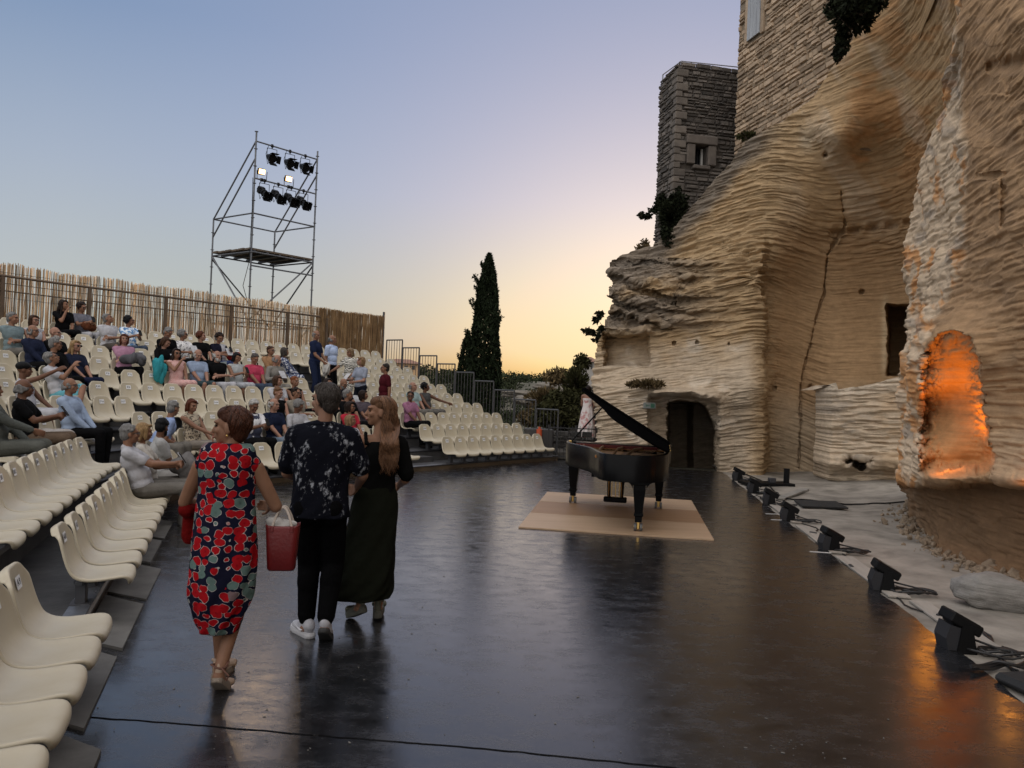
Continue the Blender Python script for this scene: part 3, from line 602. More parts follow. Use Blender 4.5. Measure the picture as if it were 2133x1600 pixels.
def build_tower_house():
    # square tower: front-left corner at photo column 1403
    C0=V(1403,440,21.5); Ct=V(1411,135,21.5); ztop=Ct.z; zb=C0.z-1.2
    Rt=V(1533,140,21.7); U1=Vector((Rt.x-C0.x,.35,0)); w1=U1.length+.3; U1.normalize()
    U2=Vector((-.22,1,0)).normalized(); Lt=V(1376,172,1); w2=2.6
    # find where the left wall must end to meet its outline
    best=None
    for t in np.linspace(.3,9,400):
        q=C0+U2*t; k=(V(1372,300,q.y).x-q.x)
        if best is None or abs(k)<best[0]: best=(abs(k),t)
    w2=best[1]
    root=thing('stone_tower','square dark stone tower with a small window and a roof railing, on the cliff edge','tower',(C0.x,C0.y,zb)); o3=Vector((C0.x,C0.y,zb))
    h=ztop-zb; wx=V(1447,300,21.6).x-C0.x; wx2=V(1475,300,21.6).x-C0.x; wz1=V(1460,303,21.6).z-zb; wz0=V(1460,345,21.6).z-zb
    def L(g,name,m,sm_=False):
        o=g.out(name,m,root,sm_); o.location=-o3; return o
    g=G(); a=o3; b=o3+U1*w1; c=b+U2*w2; d=o3+U2*w2
    Nf=-U2
    hole=[(wx-.06,wx2+.06,wz0-.05,wz1+.08)]
    # core with a real window opening
    def quad(p,q,z0,z1,off=0): g.add([p+Vector((0,0,z0)),q+Vector((0,0,z0)),q+Vector((0,0,z1)),p+Vector((0,0,z1))],[(0,1,2,3)])
    wa,wb=a+U1*wx,a+U1*wx2
    quad(a,wa,0,h); quad(wb,b,0,h); quad(wa,wb,0,wz0); quad(wa,wb,wz1,h)
    quad(a,d,0,h); quad(d,c,0,h); quad(c,b,0,h); g.add([p+Vector((0,0,h-.25)) for p in (a,b,c,d)],[(0,1,2,3)])
    dp=U2*.45
    for p,q in ((wa,wa+dp),(wb,wb+dp)): quad(p,q,wz0,wz1)
    for z in (wz0,wz1): g.add([wa+Vector((0,0,z)),wb+Vector((0,0,z)),wb+dp+Vector((0,0,z)),wa+dp+Vector((0,0,z))],[(0,1,2,3)])
    L(g,'wall_core',MORTAR)
    g=G(); masonry(g,a,U1,w1,h,hole,ch=(.07,.17),sw=(.12,.46),seed=3); masonry(g,a,U2,w2,h,[],ch=(.07,.17),sw=(.12,.46),seed=4); L(g,'stone_facing',STONE)
    # quoins up the corner
    g=G(); z=0; k=0
    while z<h-.2:
        c_=.22 if k%2 else .18; l1=.36 if k%2 else .2; l2=.2 if k%2 else .36
        g.box(a+U1*(l1/2-.09)+U2*(l2/2-.09)+Vector((0,0,z+c_/2)),(l1,l2,c_-.015),Matrix.Rotation(math.atan2(U1.y,U1.x),3,'Z'),.02); z+=c_; k+=1
    L(g,'corner_stones',M('quoin_stone',(.145,.122,.10),.9,c2=(.095,.08,.068),scale=3,bump=.8,bscale=20,isl=.2))
    win=G(); rz=Matrix.Rotation(math.atan2(U1.y,U1.x),3,'Z'); wc=(wa+wb)/2
    wo=None
    g=G(); g.box(wc+Vector((0,0,wz1+.13))-U2*.05,(wx2-wx+.55,.22,.24),rz,.02); g.box(wc+Vector((0,0,wz0-.07))-U2*.08,(wx2-wx+.12,.2,.1),rz,.015)
    for s in (-1,1): g.box(wc+U1*s*((wx2-wx)/2+.13)+Vector((0,0,(wz0+wz1)/2))-U2*.04,(.24,.2,wz1-wz0-.02),rz,.02)
    wo=L(g,'window',M('dressed_stone',(.135,.112,.092),.9,c2=(.10,.083,.07),scale=4,bump=.6,isl=.15))
    g=G(); g.box(wc+dp*.55+U1*.17+Vector((0,0,(wz0+wz1)/2)),(.07,.06,wz1-wz0),rz); g.box(wc+dp*.55+Vector((0,0,wz0+.03)),(wx2-wx,.06,.06),rz)
    o=g.out('frame',M('pale_wood_paint',(.5,.48,.44),.6),wo)
    g=G(); g.box(wc+dp*.8+Vector((0,0,(wz0+wz1)/2)),(wx2-wx,.02,wz1-wz0),rz); g.out('pane',M('dark_glass',(.012,.012,.014),.1),wo)
    # roof railing
    g=G(); zt=h+.17; e=.12
    pts=[d+U2*-e,a+U1*e+U2*e,b]
    for p,q in zip(pts[:-1],pts[1:]): g.tube(p+Vector((0,0,zt)),q+Vector((0,0,zt)),.016)
    for p in (pts[0],pts[1],a+U1*.42+U2*e,pts[2]-U1*.12): g.tube(p+Vector((0,0,h-.2)),p+Vector((0,0,zt)),.02)
    L(g,'roof_railing',M('grey_rail',(.25,.25,.27),.5,metal=.3))
    # house wall running towards the viewer
    H0=V(1531,335,20.4); hz=V(1531,-60,20.4).z+.6; H1=V(1742,60,16.6); U=Vector((H1.x-H0.x,H1.y-H0.y,0)); wl=U.length+.3; U.normalize()
    base=H0.z-.9; hr=thing('stone_house','pale rubble stone house wall with a grey wooden shutter, standing on top of the cliff','house',(H0.x,H0.y,base)); o4=Vector((H0.x,H0.y,base)); hh=hz-base
    g=G(); B=Vector((U.y,-U.x,0)); B=B if B.x>0 else -B
    q=[o4,o4+U*wl,o4+U*wl+B*4,o4+B*4]
    g.add([p+Vector((0,0,z)) for z in (0,hh) for p in q],[(0,1,5,4),(1,2,6,5),(2,3,7,6),(3,0,4,7),(4,5,6,7)])
    o=g.out('wall_core',M('lime_mortar',(.27,.215,.15),.95,c2=(.18,.14,.10),scale=6,bump=.8,bscale=25),hr); o.location=-o4
    sx=[V(1563,78,0.0)]
    # shutter position: solve run length where the wall meets two photo columns
    def run(px,py):
        d=rays(px,py); t=np.linspace(0,wl,800); e=[abs((o4.x+U.x*k)*d[1]-(o4.y+U.y*k)*d[0]) for k in t]; return t[int(np.argmin(e))]
    s0,s1=run(1563,40),run(1588,40); yb=o4.y+U.y*(s0+s1)/2; szb=V(1575,82,yb).z-base
    g=G(); masonry(g,o4,U,wl,hh,[(s0-.1,s1+.12,szb-.03,hh)],ch=(.08,.17),sw=(.13,.46),dep=.06,seed=9); o=g.out('stone_facing',STONE_L,hr); o.location=-o4
    g=G(); masonry(g,o4,B,4,hh,[],ch=(.13,.24),sw=(.22,.6),dep=.06,seed=10); o=g.out('end_facing',STONE,hr); o.location=-o4
    rz=Matrix.Rotation(math.atan2(U.y,U.x),3,'Z'); g=G()
    for k in range(4): g.box(o4+U*(s0+(s1-s0)*(k+.5)/4)-B*.07+Vector((0,0,(szb+hh)/2)),((s1-s0)/4-.012,.04,hh-szb-.1),rz)
    o=g.out('shutter',M('weathered_grey_wood',(.40,.42,.44),.8,c2=(.28,.29,.31),scale=3,stretch=(4,4,.4),bump=.4),hr); o.location=-o4
    g=G()
    for s in (s0-.08,s1+.08): g.box(o4+U*s-B*.03+Vector((0,0,(szb+hh)/2)),(.13,.09,hh-szb),rz,.01)
    o=g.out('shutter_surround',STONE_L,hr); o.location=-o4
build_tower_house()
# ================================================================ grandstand
TIER=M('worn_grey_decking',(.055,.054,.056),.7,c2=(.032,.032,.034),scale=2.2,bump=.35,bscale=25,rv=.12,spec=.35)
RISER=M('grey_concrete_riser',(.085,.083,.084),.85,c2=(.05,.049,.05),scale=2.5,detail=8,bump=.5,bscale=14)
SKIRT=M('brown_plywood_skirt',(.11,.075,.042),.7,c2=(.07,.05,.03),scale=3,bump=.2)
S_END=8.62
AISLES=[(3.42,4.28)]                       # run lengths of the aisle on the far wing
def near_end(k): return -(RA+TREAD*k-.22)*(A1-A2)-8.6
def build_stand():
    st=thing('grandstand','grey stepped concrete grandstand bent round the stage in ten rising tiers','grandstand',(-3.9,12.5,0)); off0=Vector((-3.9,12.5,0))
    for k in range(10):
        o0=TREAD*k-.22; o1=TREAD*(k+1)-.22+.05 if k<9 else TREAD*k+1.2
        zt=tier_z(k); zb=tier_z(k-1)-.06 if k>0 else -.03
        ss=list(np.arange(near_end(k),S_END,.3))+[S_END]
        g=G(); n=len(ss); v=[];
        ins=[rowpath(o0,s) for s in ss]
        # matching outer points: same wing position
        outs=[]
        for s in ss:
            r0=RA+o0; L0=r0*(A1-A2); r1=RA+o1; L1=r1*(A1-A2)
            outs.append(rowpath(o1, s if s>=0 else (s*L1/L0 if s>-L0 else s+L0-L1)))
        for p in ins: v.append((p[0],p[1],zb))
        for p in ins: v.append((p[0],p[1],zt))
        for p in outs: v.append((p[0],p[1],zt))
        f=[];mi=[]
        for i in range(n-1):
            f.append((i,i+1,n+i+1,n+i)); mi.append(1); f.append((n+i,n+i+1,2*n+i+1,2*n+i)); mi.append(0)
        b=len(v); 
        for i in (0,n-1):
            q=len(v); v+=[(ins[i][0],ins[i][1],-.05),(ins[i][0],ins[i][1],zt-.002),(outs[i][0],outs[i][1],zt-.002),(outs[i][0],outs[i][1],-.05)]; f.append((q,q+1,q+2,q+3)); mi.append(1)
        me=mesh('tier',v,f,[TIER,SKIRT if k==0 else RISER],False,mi); o=obj('tier',me,st); o.location=-off0
        # thin steel nosing along the edge
        g=G(); pts=[(*rowpath(o0-.006,s),zt-.02) for s in ss]; g.path(pts,.022,4); o=g.out('nosing',STEEL if k==0 else DARKSTEEL,st); o.location=-off0
        if k>0:
            for (a,b_) in AISLES:
                g=G()
                q=[rowpath(o0-.02,a),rowpath(o0-.02,b_),rowpath(o0-.36,b_),rowpath(o0-.36,a)]
                g.prism(q,zb+.06,(tier_z(k)+tier_z(k-1))/2); o=g.out('aisle_step',TIER,st); o.location=-off0
    # galvanised channel and pale kerb along the near wing
    g=G(); ss=np.arange(-13,-4.3,.25)
    a=[rowpath(-.235,s) for s in ss]; b=[rowpath(-.10,s) for s in ss]
    v=[(*p,tier_z(0)+.006) for p in a]+[(*p,tier_z(0)+.006) for p in b]+[(*p,.06) for p in a]; n=len(ss)
    f=[(i,i+1,n+i+1,n+i) for i in range(n-1)]+[(i,2*n+i,2*n+i+1,i+1) for i in range(n-1)]
    g.add(v,f); o=g.out('steel_channel',M('blue_grey_steel',(.20,.21,.235),.4,c2=(.13,.14,.16),scale=5,metal=.6,rv=.15),st); o.location=-off0
    km=M('chalky_concrete',(.13,.124,.115),.9,c2=(.07,.067,.062),scale=3,detail=8,bump=.5,bscale=14)
    for i,s in enumerate(np.arange(-12.6,-5,1.22)):
        g=G(); w0=.30+.05*math.sin(i*2.1); q=[rowpath(-.24,s),rowpath(-.24,s+1.1),rowpath(-.24-w0,s+1.08),rowpath(-.24-w0*.9,s+.02)]; g.prism(q,-.02,.018+.004*(i%2))
        tag(g.out('kerb_slab',km),kind='structure')
build_stand()

# ================================================================ seats
SHELL=M('cream_plastic',(.45,.405,.31),.42,c2=(.39,.335,.235),scale=2.4,bump=.05,bscale=40,spec=.45,lo=.4,hi=.75,rv=.07)
PAPER=M('white_sticker',(.72,.73,.74),.6); INK=M('sticker_ink',(.03,.03,.05),.6)
POST=M('dark_seat_post',(.045,.047,.055),.5,c2=(.07,.072,.08),scale=6,metal=.4)
PROF=[(-.235,-.052),(-.236,-.03),(-.222,-.006),(-.17,.004),(-.09,-.006),(0,-.014),(.07,-.008),(.122,.018),(.158,.062),(.182,.12),(.205,.20),(.226,.28),(.240,.335),(.250,.352),(.264,.357),(.275,.345)]
def shell_mesh():
    nt_=len(PROF); W=15; P=np.zeros((nt_,W,3))
    for i,(y,z) in enumerate(PROF):
        t=i/(nt_-1)
        hw=np.interp(i,[0,2,4,7,9,11,12,13,15],[.165,.190,.205,.212,.205,.188,.170,.155,.145])
        for j in range(W):
            a=-1+2*j/(W-1); x=hw*np.sign(a)*abs(a)**.92
            e=abs(a)**4
            rim_z=.018*e if i<8 else 0; rim_y=-.020*e if i>=8 else 0
            P[i,j]=(x,y+rim_y+(.012*e if i<3 else 0)+ (.012*(1-a*a) if 8<=i<13 else 0),z+rim_z-(.05*abs(a)**6 if i>=12 else 0)-.010*(1-a*a)*(3<i<8))
    g=grid_mesh('seat_shell',P,SHELL)
    # rolled edge: extrude side flanges backwards / downwards
    bm=bmesh.new(); bm.from_mesh(g); bm.edges.ensure_lookup_table()
    ed=[e for e in bm.edges if e.is_boundary]; r=bmesh.ops.extrude_edge_only(bm,edges=ed)
    for v in [v for v in r['geom'] if isinstance(v,bmesh.types.BMVert)]:
        y,z=v.co.y,v.co.z
        if z>.06: v.co+=Vector((0,.022,-.004 if z<.3 else -.012))
        elif y<-.2: v.co+=Vector((0,.014,-.014))
        else: v.co+=Vector((0,.008,-.024))
    bmesh.ops.recalc_face_normals(bm,faces=bm.faces); bm.to_mesh(g); bm.free()
    g.polygons.foreach_set('use_smooth',[True]*len(g.polygons))
    me=baked(g,[('SUBSURF',dict(levels=1)),('SOLIDIFY',dict(thickness=.006,offset=0))]); me.name='seat_shell'
    me.polygons.foreach_set('use_smooth',[True]*len(me.polygons)); return me
SEAT_ME=shell_mesh()
def post_mesh():
    g=G(); g.box((0,.10,-.125),(.10,.07,.165),bev=.006); g.box((0,.10,-.206),(.15,.13,.012),bev=.003); g.box((0,.02,-.052),(.28,.05,.026),bev=.004); g.box((0,.10,-.045),(.28,.05,.026),bev=.004)
    g.box((0,.05,-.056),(.05,.2,.03),bev=.004); return mesh('support_post',g.v,g.f,POST)
POST_ME=post_mesh()
# digits and letters turned into flat outlines once
GLY={}
def glyphs():
    for ch in '0123456789ABCDEFGHJK':
        c=bpy.data.curves.new('g','FONT'); c.body=ch; c.size=.052; c.align_x='CENTER'; c.align_y='CENTER'; c.resolution_u=2; c.offset=.0012
        o=bpy.data.objects.new('g',c); COL.objects.link(o); dg=bpy.context.evaluated_depsgraph_get(); dg.update()
        me=bpy.data.meshes.new_from_object(o.evaluated_get(dg)); v=[p.co[:] for p in me.vertices]; f=[tuple(p.vertices) for p in me.polygons]
        xs=[p[0] for p in v]; GLY[ch]=(v,f,max(xs)-min(xs),(max(xs)+min(xs))/2); bpy.data.objects.remove(o); bpy.data.meshes.remove(me)
glyphs()
def sticker(txt):
    g=G(); g.mi=0; w_,h_=.098,.072
    g.add([(-w_/2,-h_/2,0),(w_/2,-h_/2,0),(w_/2,h_/2,0),(-w_/2,h_/2,0)],[(0,1,2,3)]); g.mi=1
    tot=sum(GLY[c][2]+.005 for c in txt)-.005; sc_=min(1,.082/tot); x=-tot*sc_/2
    for c in txt:
        v,f,wd,mid=GLY[c]; g.add([((p[0]-mid)*sc_+x+wd*sc_/2,p[1]*sc_,.0012) for p in v],f); x+=(wd+.005)*sc_
    # lean the sticker onto the backrest: its plane follows the shell there
    a=math.atan2(.226-.205,.08); Mx=Matrix.Translation((0,.2205,.262))@Matrix.Rotation(PI/2-a,4,'X')
    me=mesh('number_sticker',[Mx@Vector(p) for p in g.v],g.f,[PAPER,INK],False,g.m); return me
ROWL='ABCDEFGHJK'; ORD=['first','second','third','fourth','fifth','sixth','seventh','eighth','ninth','tenth','eleventh','twelfth','thirteenth','fourteenth','fifteenth','sixteenth','seventeenth','eighteenth','nineteenth','twentieth']
ROWN=['front row','second row up','third row up','fourth row up','fifth row up','sixth row up','seventh row up','eighth row up','ninth row up','topmost row']
def lin(a,b,n): return list(np.linspace(a,b,n))
# runs per row: (block, first seat number, run lengths from near to far)
RUNS={
0:[('near',5,[-11.75,-11.31,-10.88,-10.44,-10.01]),('bend',10,lin(-8.71,-2.53,14)),('mid',25,lin(-.32,3.0,8)),('far',36,lin(4.47,7.9,9))],
1:[('bend',8,lin(-9.3,-4.27,12)),('mid',24,lin(-2.34,3.1,13)),('far',38,lin(4.52,8.0,9))],
2:[('bend',18,lin(-6.9,-3.26,9)),('mid',26,lin(-1.9,-1.46,2)+lin(-.8,3.2,10)),('far',38,lin(4.63,8.07,9))],
3:[('bend',18,lin(-5.9,-1.78,10)),('mid',28,lin(-.70,3.25,10)),('far',38,lin(4.62,8.13,9))],
4:[('bend',21,lin(-6.1,-1.88,10)),('mid',31,lin(-1.25,3.3,11)),('far',42,lin(4.68,8.13,9))],
5:[('bend',23,lin(-5.2,-2.05,8)),('mid',31,lin(-1.29,3.3,11)),('far',42,lin(4.75,8.24,9))],
6:[('bend',25,lin(-5.2,-2.1,8)),('mid',33,lin(-1.12,3.3,11)),('far',44,lin(4.8,8.28,9))],
7:[('bend',27,lin(-5.2,-2.2,8)),('mid',35,lin(-1.2,3.3,11)),('far',46,lin(4.85,8.33,9))],
8:[('bend',28,lin(-5.2,-2.2,8)),('mid',36,lin(-1.23,3.46,11)),('far',47,lin(4.78,8.35,9))],
9:[('bend',12,lin(-4.7,-1.57,8)),('mid',20,lin(-.99,5.7,16)),('far',36,lin(6.16,8.38,6))]}
BLK={'near':'nearest block','bend':'near wing block','mid':'middle block','far':'far block'}
SEATS={}                                   # row -> list of run lengths
def seat_xf(k,s):
    off=TREAD*k+.0; a=facing(off,s); p=rowpath(off,s); f=np.array([math.cos(a),math.sin(a)]); p=p+f*.262
    return (float(p[0]),float(p[1]),zrow(k)-.357),math.atan2(f[0],-f[1])
def project(p):
    X,Y,Z=p[0],p[1],p[2]-CAM_H; c,s=math.cos(ROLL),math.sin(ROLL); cp,sp=math.cos(PITCH),math.sin(PITCH)
    w_=cp*Y+sp*Z; up=-sp*Y+cp*Z
    if w_<.2: return (-9999,-9999)
    u,v=X/w_,up/w_; return 1066.5+FPX*(c*u+s*v),800-FPX*(-s*u+c*v)
def build_seats():
    first=None; cnt=0
    for k,runs in RUNS.items():
        SEATS[k]=[]
        for blk,n0,ss in runs:
            for i,s in enumerate(ss):
                loc,rz=seat_xf(k,s); SEATS[k].append(s)
                q=[project((loc[0]+dx,loc[1]+dy,loc[2]+dz)) for dx,dy,dz in ((0,0,0),(.25,0,0),(0,-.25,.35),(0,.25,.35))]
                if all(a<-25 or a>2160 or b>1640 for a,b in q): continue
                no=n0+i
                txt=ROWL[k]+str(no)
                if blk=='far': lab='cream plastic seat, %s from the railing end of the %s, %s'%(ORD[len(ss)-1-i],ROWN[k],BLK[blk])
                else: lab='cream plastic seat with sticker %s, %s in the %s, %s'%(txt,ORD[i],ROWN[k],BLK[blk])
                r=thing('theatre_seat',lab,'seat',loc,rz+rng.normal(0,.012),'cream plastic shell seats of the grandstand')
                obj('seat_shell',SEAT_ME,r); obj('support_post',POST_ME,r); obj('number_sticker',sticker(txt),r); cnt+=1
    print('seats',cnt)
build_seats()

# ================================================================ reed fence, guard rail, stepped railing
FOFF=7.55
def arc_at(off,ls):                        # resample the path of the given offset by run length
    return [rowpath(off,s) for s in ls]
def build_fence():
    zb=tier_z(9); g=G(); r=random.Random(4)
    fr=thing('reed_fence','tall screen of split pale reeds behind the top row, light showing through its gaps','fence',(*rowpath(FOFF,2),zb)); o0=Vector((*rowpath(FOFF,2),zb))
    def reeds(s0,s1,step,off,ztop,fn,name,mat,lean=.02,skip=.0):
        g=G(); s=s0
        while s<s1:
            s+=step*r.uniform(.5,1.45)
            if r.random()<skip: continue
            p=rowpath(off+r.uniform(-.02,.02),s); h=ztop+r.uniform(-.035,.02)+(.02*math.sin(s*3)+.012*math.sin(s*11))*fn; z0=zb-.25+r.uniform(0,.25)
            rr=r.uniform(.006,.013); dx=r.gauss(0,lean); q=rowpath(off+r.uniform(-.02,.02),s+dx); mid=rowpath(off+r.uniform(-.03,.03),s+dx*.5+r.gauss(0,.012))
            g.path([(*p,z0),(*mid,(z0+h)/2+r.uniform(-.3,.3)),(*q,h)],lambda t,rr=rr:rr*(1-.2*t),4)
        o=g.out(name,mat,fr); o.location=-o0
    rm=M('split_reed',(.76,.60,.40),.75,c2=(.46,.31,.17),scale=2.2,stretch=(3,3,.6),isl=.6,trans=.35,lo=.35,hi=.7)
    rd=M('brown_brushwood',(.32,.20,.095),.85,c2=(.20,.115,.05),scale=3,isl=.5,trans=.2)
    L=-(RA+FOFF)*(A1-A2)
    reeds(-6.5,9.3,.0180,FOFF,4.10,1,'reed_screen',rm)
    reeds(-6.5,9.3,.034,FOFF+.03,4.07,1,'back_reeds',rm,.035)
    reeds(6.7,9.35,.011,FOFF-.05,4.08,.4,'brushwood_panel',rd,.03); reeds(6.7,9.35,.014,FOFF-.075,4.10,.4,'brushwood_layer',rd,.06)
    g=G(); p=rowpath(FOFF-.04,9.40); g.box((p[0],p[1],(zb+4.1)/2+.1),(.07,.07,4.1-zb+.1)); o=g.out('end_post',DARKSTEEL,fr); o.location=-o0
    g=G()
    for z in (zb+.45,zb+1.05,zb+1.6): g.path([(*rowpath(FOFF-.018,s),z) for s in np.arange(-6.5,9.35,.4)],.004,4)
    o=g.out('binding_wire',DARKSTEEL,fr); o.location=-o0
    # painted steel guard rail just in front of the reeds
    RM=M('rusty_brown_paint',(.115,.075,.045),.6,c2=(.08,.055,.035),scale=4,metal=.2)
    gr=thing('guard_rail','brown steel guard rail with posts along the inside of the reed fence','railing',(*rowpath(FOFF-.12,2),zb)); o1=Vector((*rowpath(FOFF-.12,2),zb))
    ss=list(np.arange(-6.5,6.75,.3))
    for z,rr,nm in ((3.82,.030,'top_rail'),(3.50,.016,'mid_rail'),(3.66,.009,'cable_rail'),(2.62,.016,'low_rail')):
        g=G(); g.path([(*rowpath(FOFF-.12,s),z) for s in ss],rr,6); o=g.out(nm,RM,gr); o.location=-o1
    for px in (5,186,345,481,598,700):
        best=min(np.arange(-6,7,.02),key=lambda s:abs(project((*rowpath(FOFF-.12,s),3.4))[0]-px)); p=rowpath(FOFF-.12,best)
        a=facing(FOFF,best); g=G(); g.box((p[0],p[1],(zb+3.8)/2),(.055,.075,3.8-zb),Matrix.Rotation(a,3,'Z')); o=g.out('post',RM,gr); o.location=-o1
    g=G()
    for s in np.arange(-6.5,6.7,.155): p=rowpath(FOFF-.12,s); g.tube((*p,2.4),(*p,3.5),.006,n=4)
    o=g.out('bars',RM,gr); o.location=-o1
build_fence()
def build_stepped_rail():
    GM=M('grey_painted_rail',(.06,.06,.063),.5,metal=.4)
    words=['lowest','second','third','fourth','fifth','sixth','seventh','eighth','topmost']
    for k in range(9):
        o0=TREAD*k-.12; o1=o0+TREAD-.04; s=8.72; z0=tier_z(k)-.05; zt=tier_z(k)+1.19
        a=Vector((*rowpath(o0,s),0)); b=Vector((*rowpath(o1,s),0))
        t=thing('railing_panel','%s grey railing panel in the stepped row at the far end of the seats'%words[k],'railing',(a.x,a.y,z0),0,'stepped railing panels'); A=Vector((a.x,a.y,z0))
        g=G(); g.tube(a+Vector((0,0,z0-.25)),a+Vector((0,0,zt)),.021); g.tube(b+Vector((0,0,z0-.2)),b+Vector((0,0,zt)),.021); o=g.out('posts',GM,t); o.location=-A
        g=G(); g.tube(a+Vector((0,0,zt)),b+Vector((0,0,zt)),.021); o=g.out('top_rail',GM,t); o.location=-A
        g=G(); g.tube(a+Vector((0,0,z0+.12)),b+Vector((0,0,z0+.12)),.014)
        for i in range(1,6): p=a.lerp(b,i/6); g.tube(p+Vector((0,0,z0+.12)),p+Vector((0,0,zt)),.009,n=5)
        o=g.out('bars',GM,t); o.location=-A
build_stepped_rail()

# ================================================================ scaffold lighting tower
def build_lighting_tower():
    YF=22.2; F_=V(527,444,YF); Lg=V(445,457,YF*1.049); Rg=V(655,472,YF*1.071)
    gz=(F_.z+Lg.z+Rg.z)/3; F_=Vector((F_.x,F_.y,0)); Lg=Vector((Lg.x,Lg.y,0)); Rg=Vector((Rg.x,Rg.y,0)); B_=Lg+Rg-F_
    def zz(px,py,P): return float(at_y(px,py,P.y)[2])
    zF=zz(533,273,F_); zR=zz(658,315,Rg); zL=zz(440,455,Lg); zB=zz(568,485,B_); zp=zz(526,524,F_); zn1=zz(532,294,F_); zn2=zz(531,330,F_); zlow=zz(526,553,F_)
    zmid=zz(530,371,F_)
    TM=M('scaffold_tube',(.13,.135,.145),.45,c2=(.085,.09,.10),scale=7,metal=.5)
    t=thing('scaffold_tower','open grey scaffold tower with a plank deck, rising behind the reed fence','scaffold',(F_.x,F_.y,0)); A=F_.copy(); up=lambda P,z:Vector((P.x,P.y,z))
    def fin(g,n,m=TM): o=g.out(n,m,t); o.location=-A; return o
    rr=.026
    for P,zt in ((F_,zF),(Rg,zR),(Lg,zL),(B_,zB)):
        g=G(); g.tube(up(P,-.6),up(P,zt),rr)
        for z in np.arange(.5,zt,.5 if P is F_ else .52): g.tube(up(P,z-.006),up(P,z+.006),.055,n=10)
        fin(g,'leg')
    def bar(P,z0,Q,z1,n='brace',r_=rr*.9): g=G(); g.tube(up(P,z0),up(Q,z1),r_); return fin(g,n)
    for P,Q in ((F_,Rg),(F_,Lg),(Lg,B_),(B_,Rg)): bar(P,gz,Q,gz,'guard_rail'); bar(P,zp,Q,zp,'deck_ledger'); bar(P,zp-2.05,Q,zp-2.05,'lower_ledger')
    bar(F_,zn1,Rg,zn1,'lamp_bar'); bar(F_,zmid,Rg,zmid,'lamp_bar'); bar(F_,zlow,Rg,zlow,'ledger')
    for P,Q in ((F_,Lg),(Rg,B_)): bar(P,zn1,Q,gz,'stay'); bar(P,zn2 if P is F_ else zn2,Q,gz-.55,'stay')
    bar(Lg,zp,F_,zp-2.0); bar(Lg,zp-.1,B_,zp-2.05); bar(Rg,zp,F_,zp-2.0); bar(Rg,zp-.1,B_,zp-2.0); bar(Lg,zp-2,F_,zp-3.6); bar(Rg,zp-2,B_,zp-3.6)
    # plank deck
    g=G(); e1=(Rg-F_); e2=(Lg-F_); n=6
    for i in range(n):
        c=F_+e1*.5+e2*((i+.5)/n); rot=Matrix.Rotation(math.atan2(e1.y,e1.x),3,'Z'); g.box(up(c,zp+.09+.012*(i%2)),(e1.length+.05,e2.length/n-.02,.05),rot)
    fin(g,'deck_planks',M('old_scaffold_board',(.12,.085,.055),.85,c2=(.07,.055,.04),scale=3,stretch=(.6,.6,4),bump=.3))
    g=G()
    for i in range(5): c=F_+e1*((i+.5)/5)+e2*.5; g.box(up(c,zp+.035),(.06,e2.length,.06),Matrix.Rotation(math.atan2(e1.y,e1.x),3,'Z'))
    fin(g,'deck_joists',DARKSTEEL)
    g=G(); g.path([up(F_,zmid)+Vector((-.03,-.05,0)),up(F_,zmid-.9)+Vector((-.02,-.03,0)),up(F_,zp-.3)+Vector((-.03,-.05,0)),up(F_,zp-1.0)+Vector((-.18,-.05,0)),up(F_,zp-1.5)+Vector((-.02,-.05,0))],.010,5); fin(g,'hanging_cable',BLACK)
    # theatre lanterns hung from the two bars
    bd=e1.normalized(); 
    def lantern(px,py_bar,zbar,kind,label,j):
        d=rays(px,py_bar); tt=np.linspace(0,1,400); k=int(np.argmin([abs((F_.x+e1.x*a)*d[1]-(F_.y+e1.y*a)*d[0]) for a in tt])); P=up(F_+e1*tt[k],zbar)
        r=thing('stage_lantern',label,'stage light',P,0,'stage lanterns on the scaffold tower')
        aim=Vector((.62,-.70,-.36 if kind=='spot' else -.50)).normalized(); q=aim.to_track_quat('Z','Y').to_matrix(); c=Vector((0,0,-.36))
        side=q@Vector((1,0,0)); side=Vector((side.x,side.y,0)).normalized()
        g=G(); 
        if kind=='spot':
            g.tube(c-aim*.22,c-aim*.02,.085,.125,14); g.tube(c-aim*.02,c+aim*.08,.13,.13,14); g.ell(c-aim*.22,(.085,.085,.085),n=12,m=8)
        else:
            g.tube(c-aim*.34,c-aim*.12,.10,.085,12); g.tube(c-aim*.12,c+aim*.22,.075,.095,12); g.box(c-aim*.25,(.2,.2,.16),q,.02); g.tube(c+aim*.02,c+aim*.05,.11,.11,12)
        g.out('lamp_body',BLACK,r)
        g=G(); u_=aim.cross(side).normalized()
        for sx,sy in ((1,0),(-1,0),(0,1),(0,-1)):
            m_=c+aim*.16+(side*sx+u_*sy)*.15 if kind=='spot' else c+aim*.27+(side*sx+u_*sy)*.11
            g.box(m_,(.22 if sy else .012,.012 if sy else .22,.17),q@Matrix.Rotation(R(18)*(sx or sy)*(1 if sx else -1),3,'Y' if sx else 'X'))
        g.out('barn_doors',BLACK,r)
        g=G(); yk=[c+side*.15,c+side*.15+Vector((0,0,.27)),c-side*.15+Vector((0,0,.27)),c-side*.15]
        for a_,b_ in zip(yk[:-1],yk[1:]): g.tube(a_,b_,.009,n=5)
        g.tube(Vector((0,0,-.09)),Vector((0,0,.04)),.016,n=6); g.box((0,0,0),(.07,.07,.09),bev=.01); g.out('yoke',BLACK,r)
        g=G(); g.path([c-aim*.25,c-aim*.3+Vector((.05,0,-.16)),c-side*.12+Vector((0,0,-.20)),c-side*.2+Vector((0,.05,.1)),Vector((0,0,.02))-side*.1],.008,5); g.out('power_cable',BLACK,r)
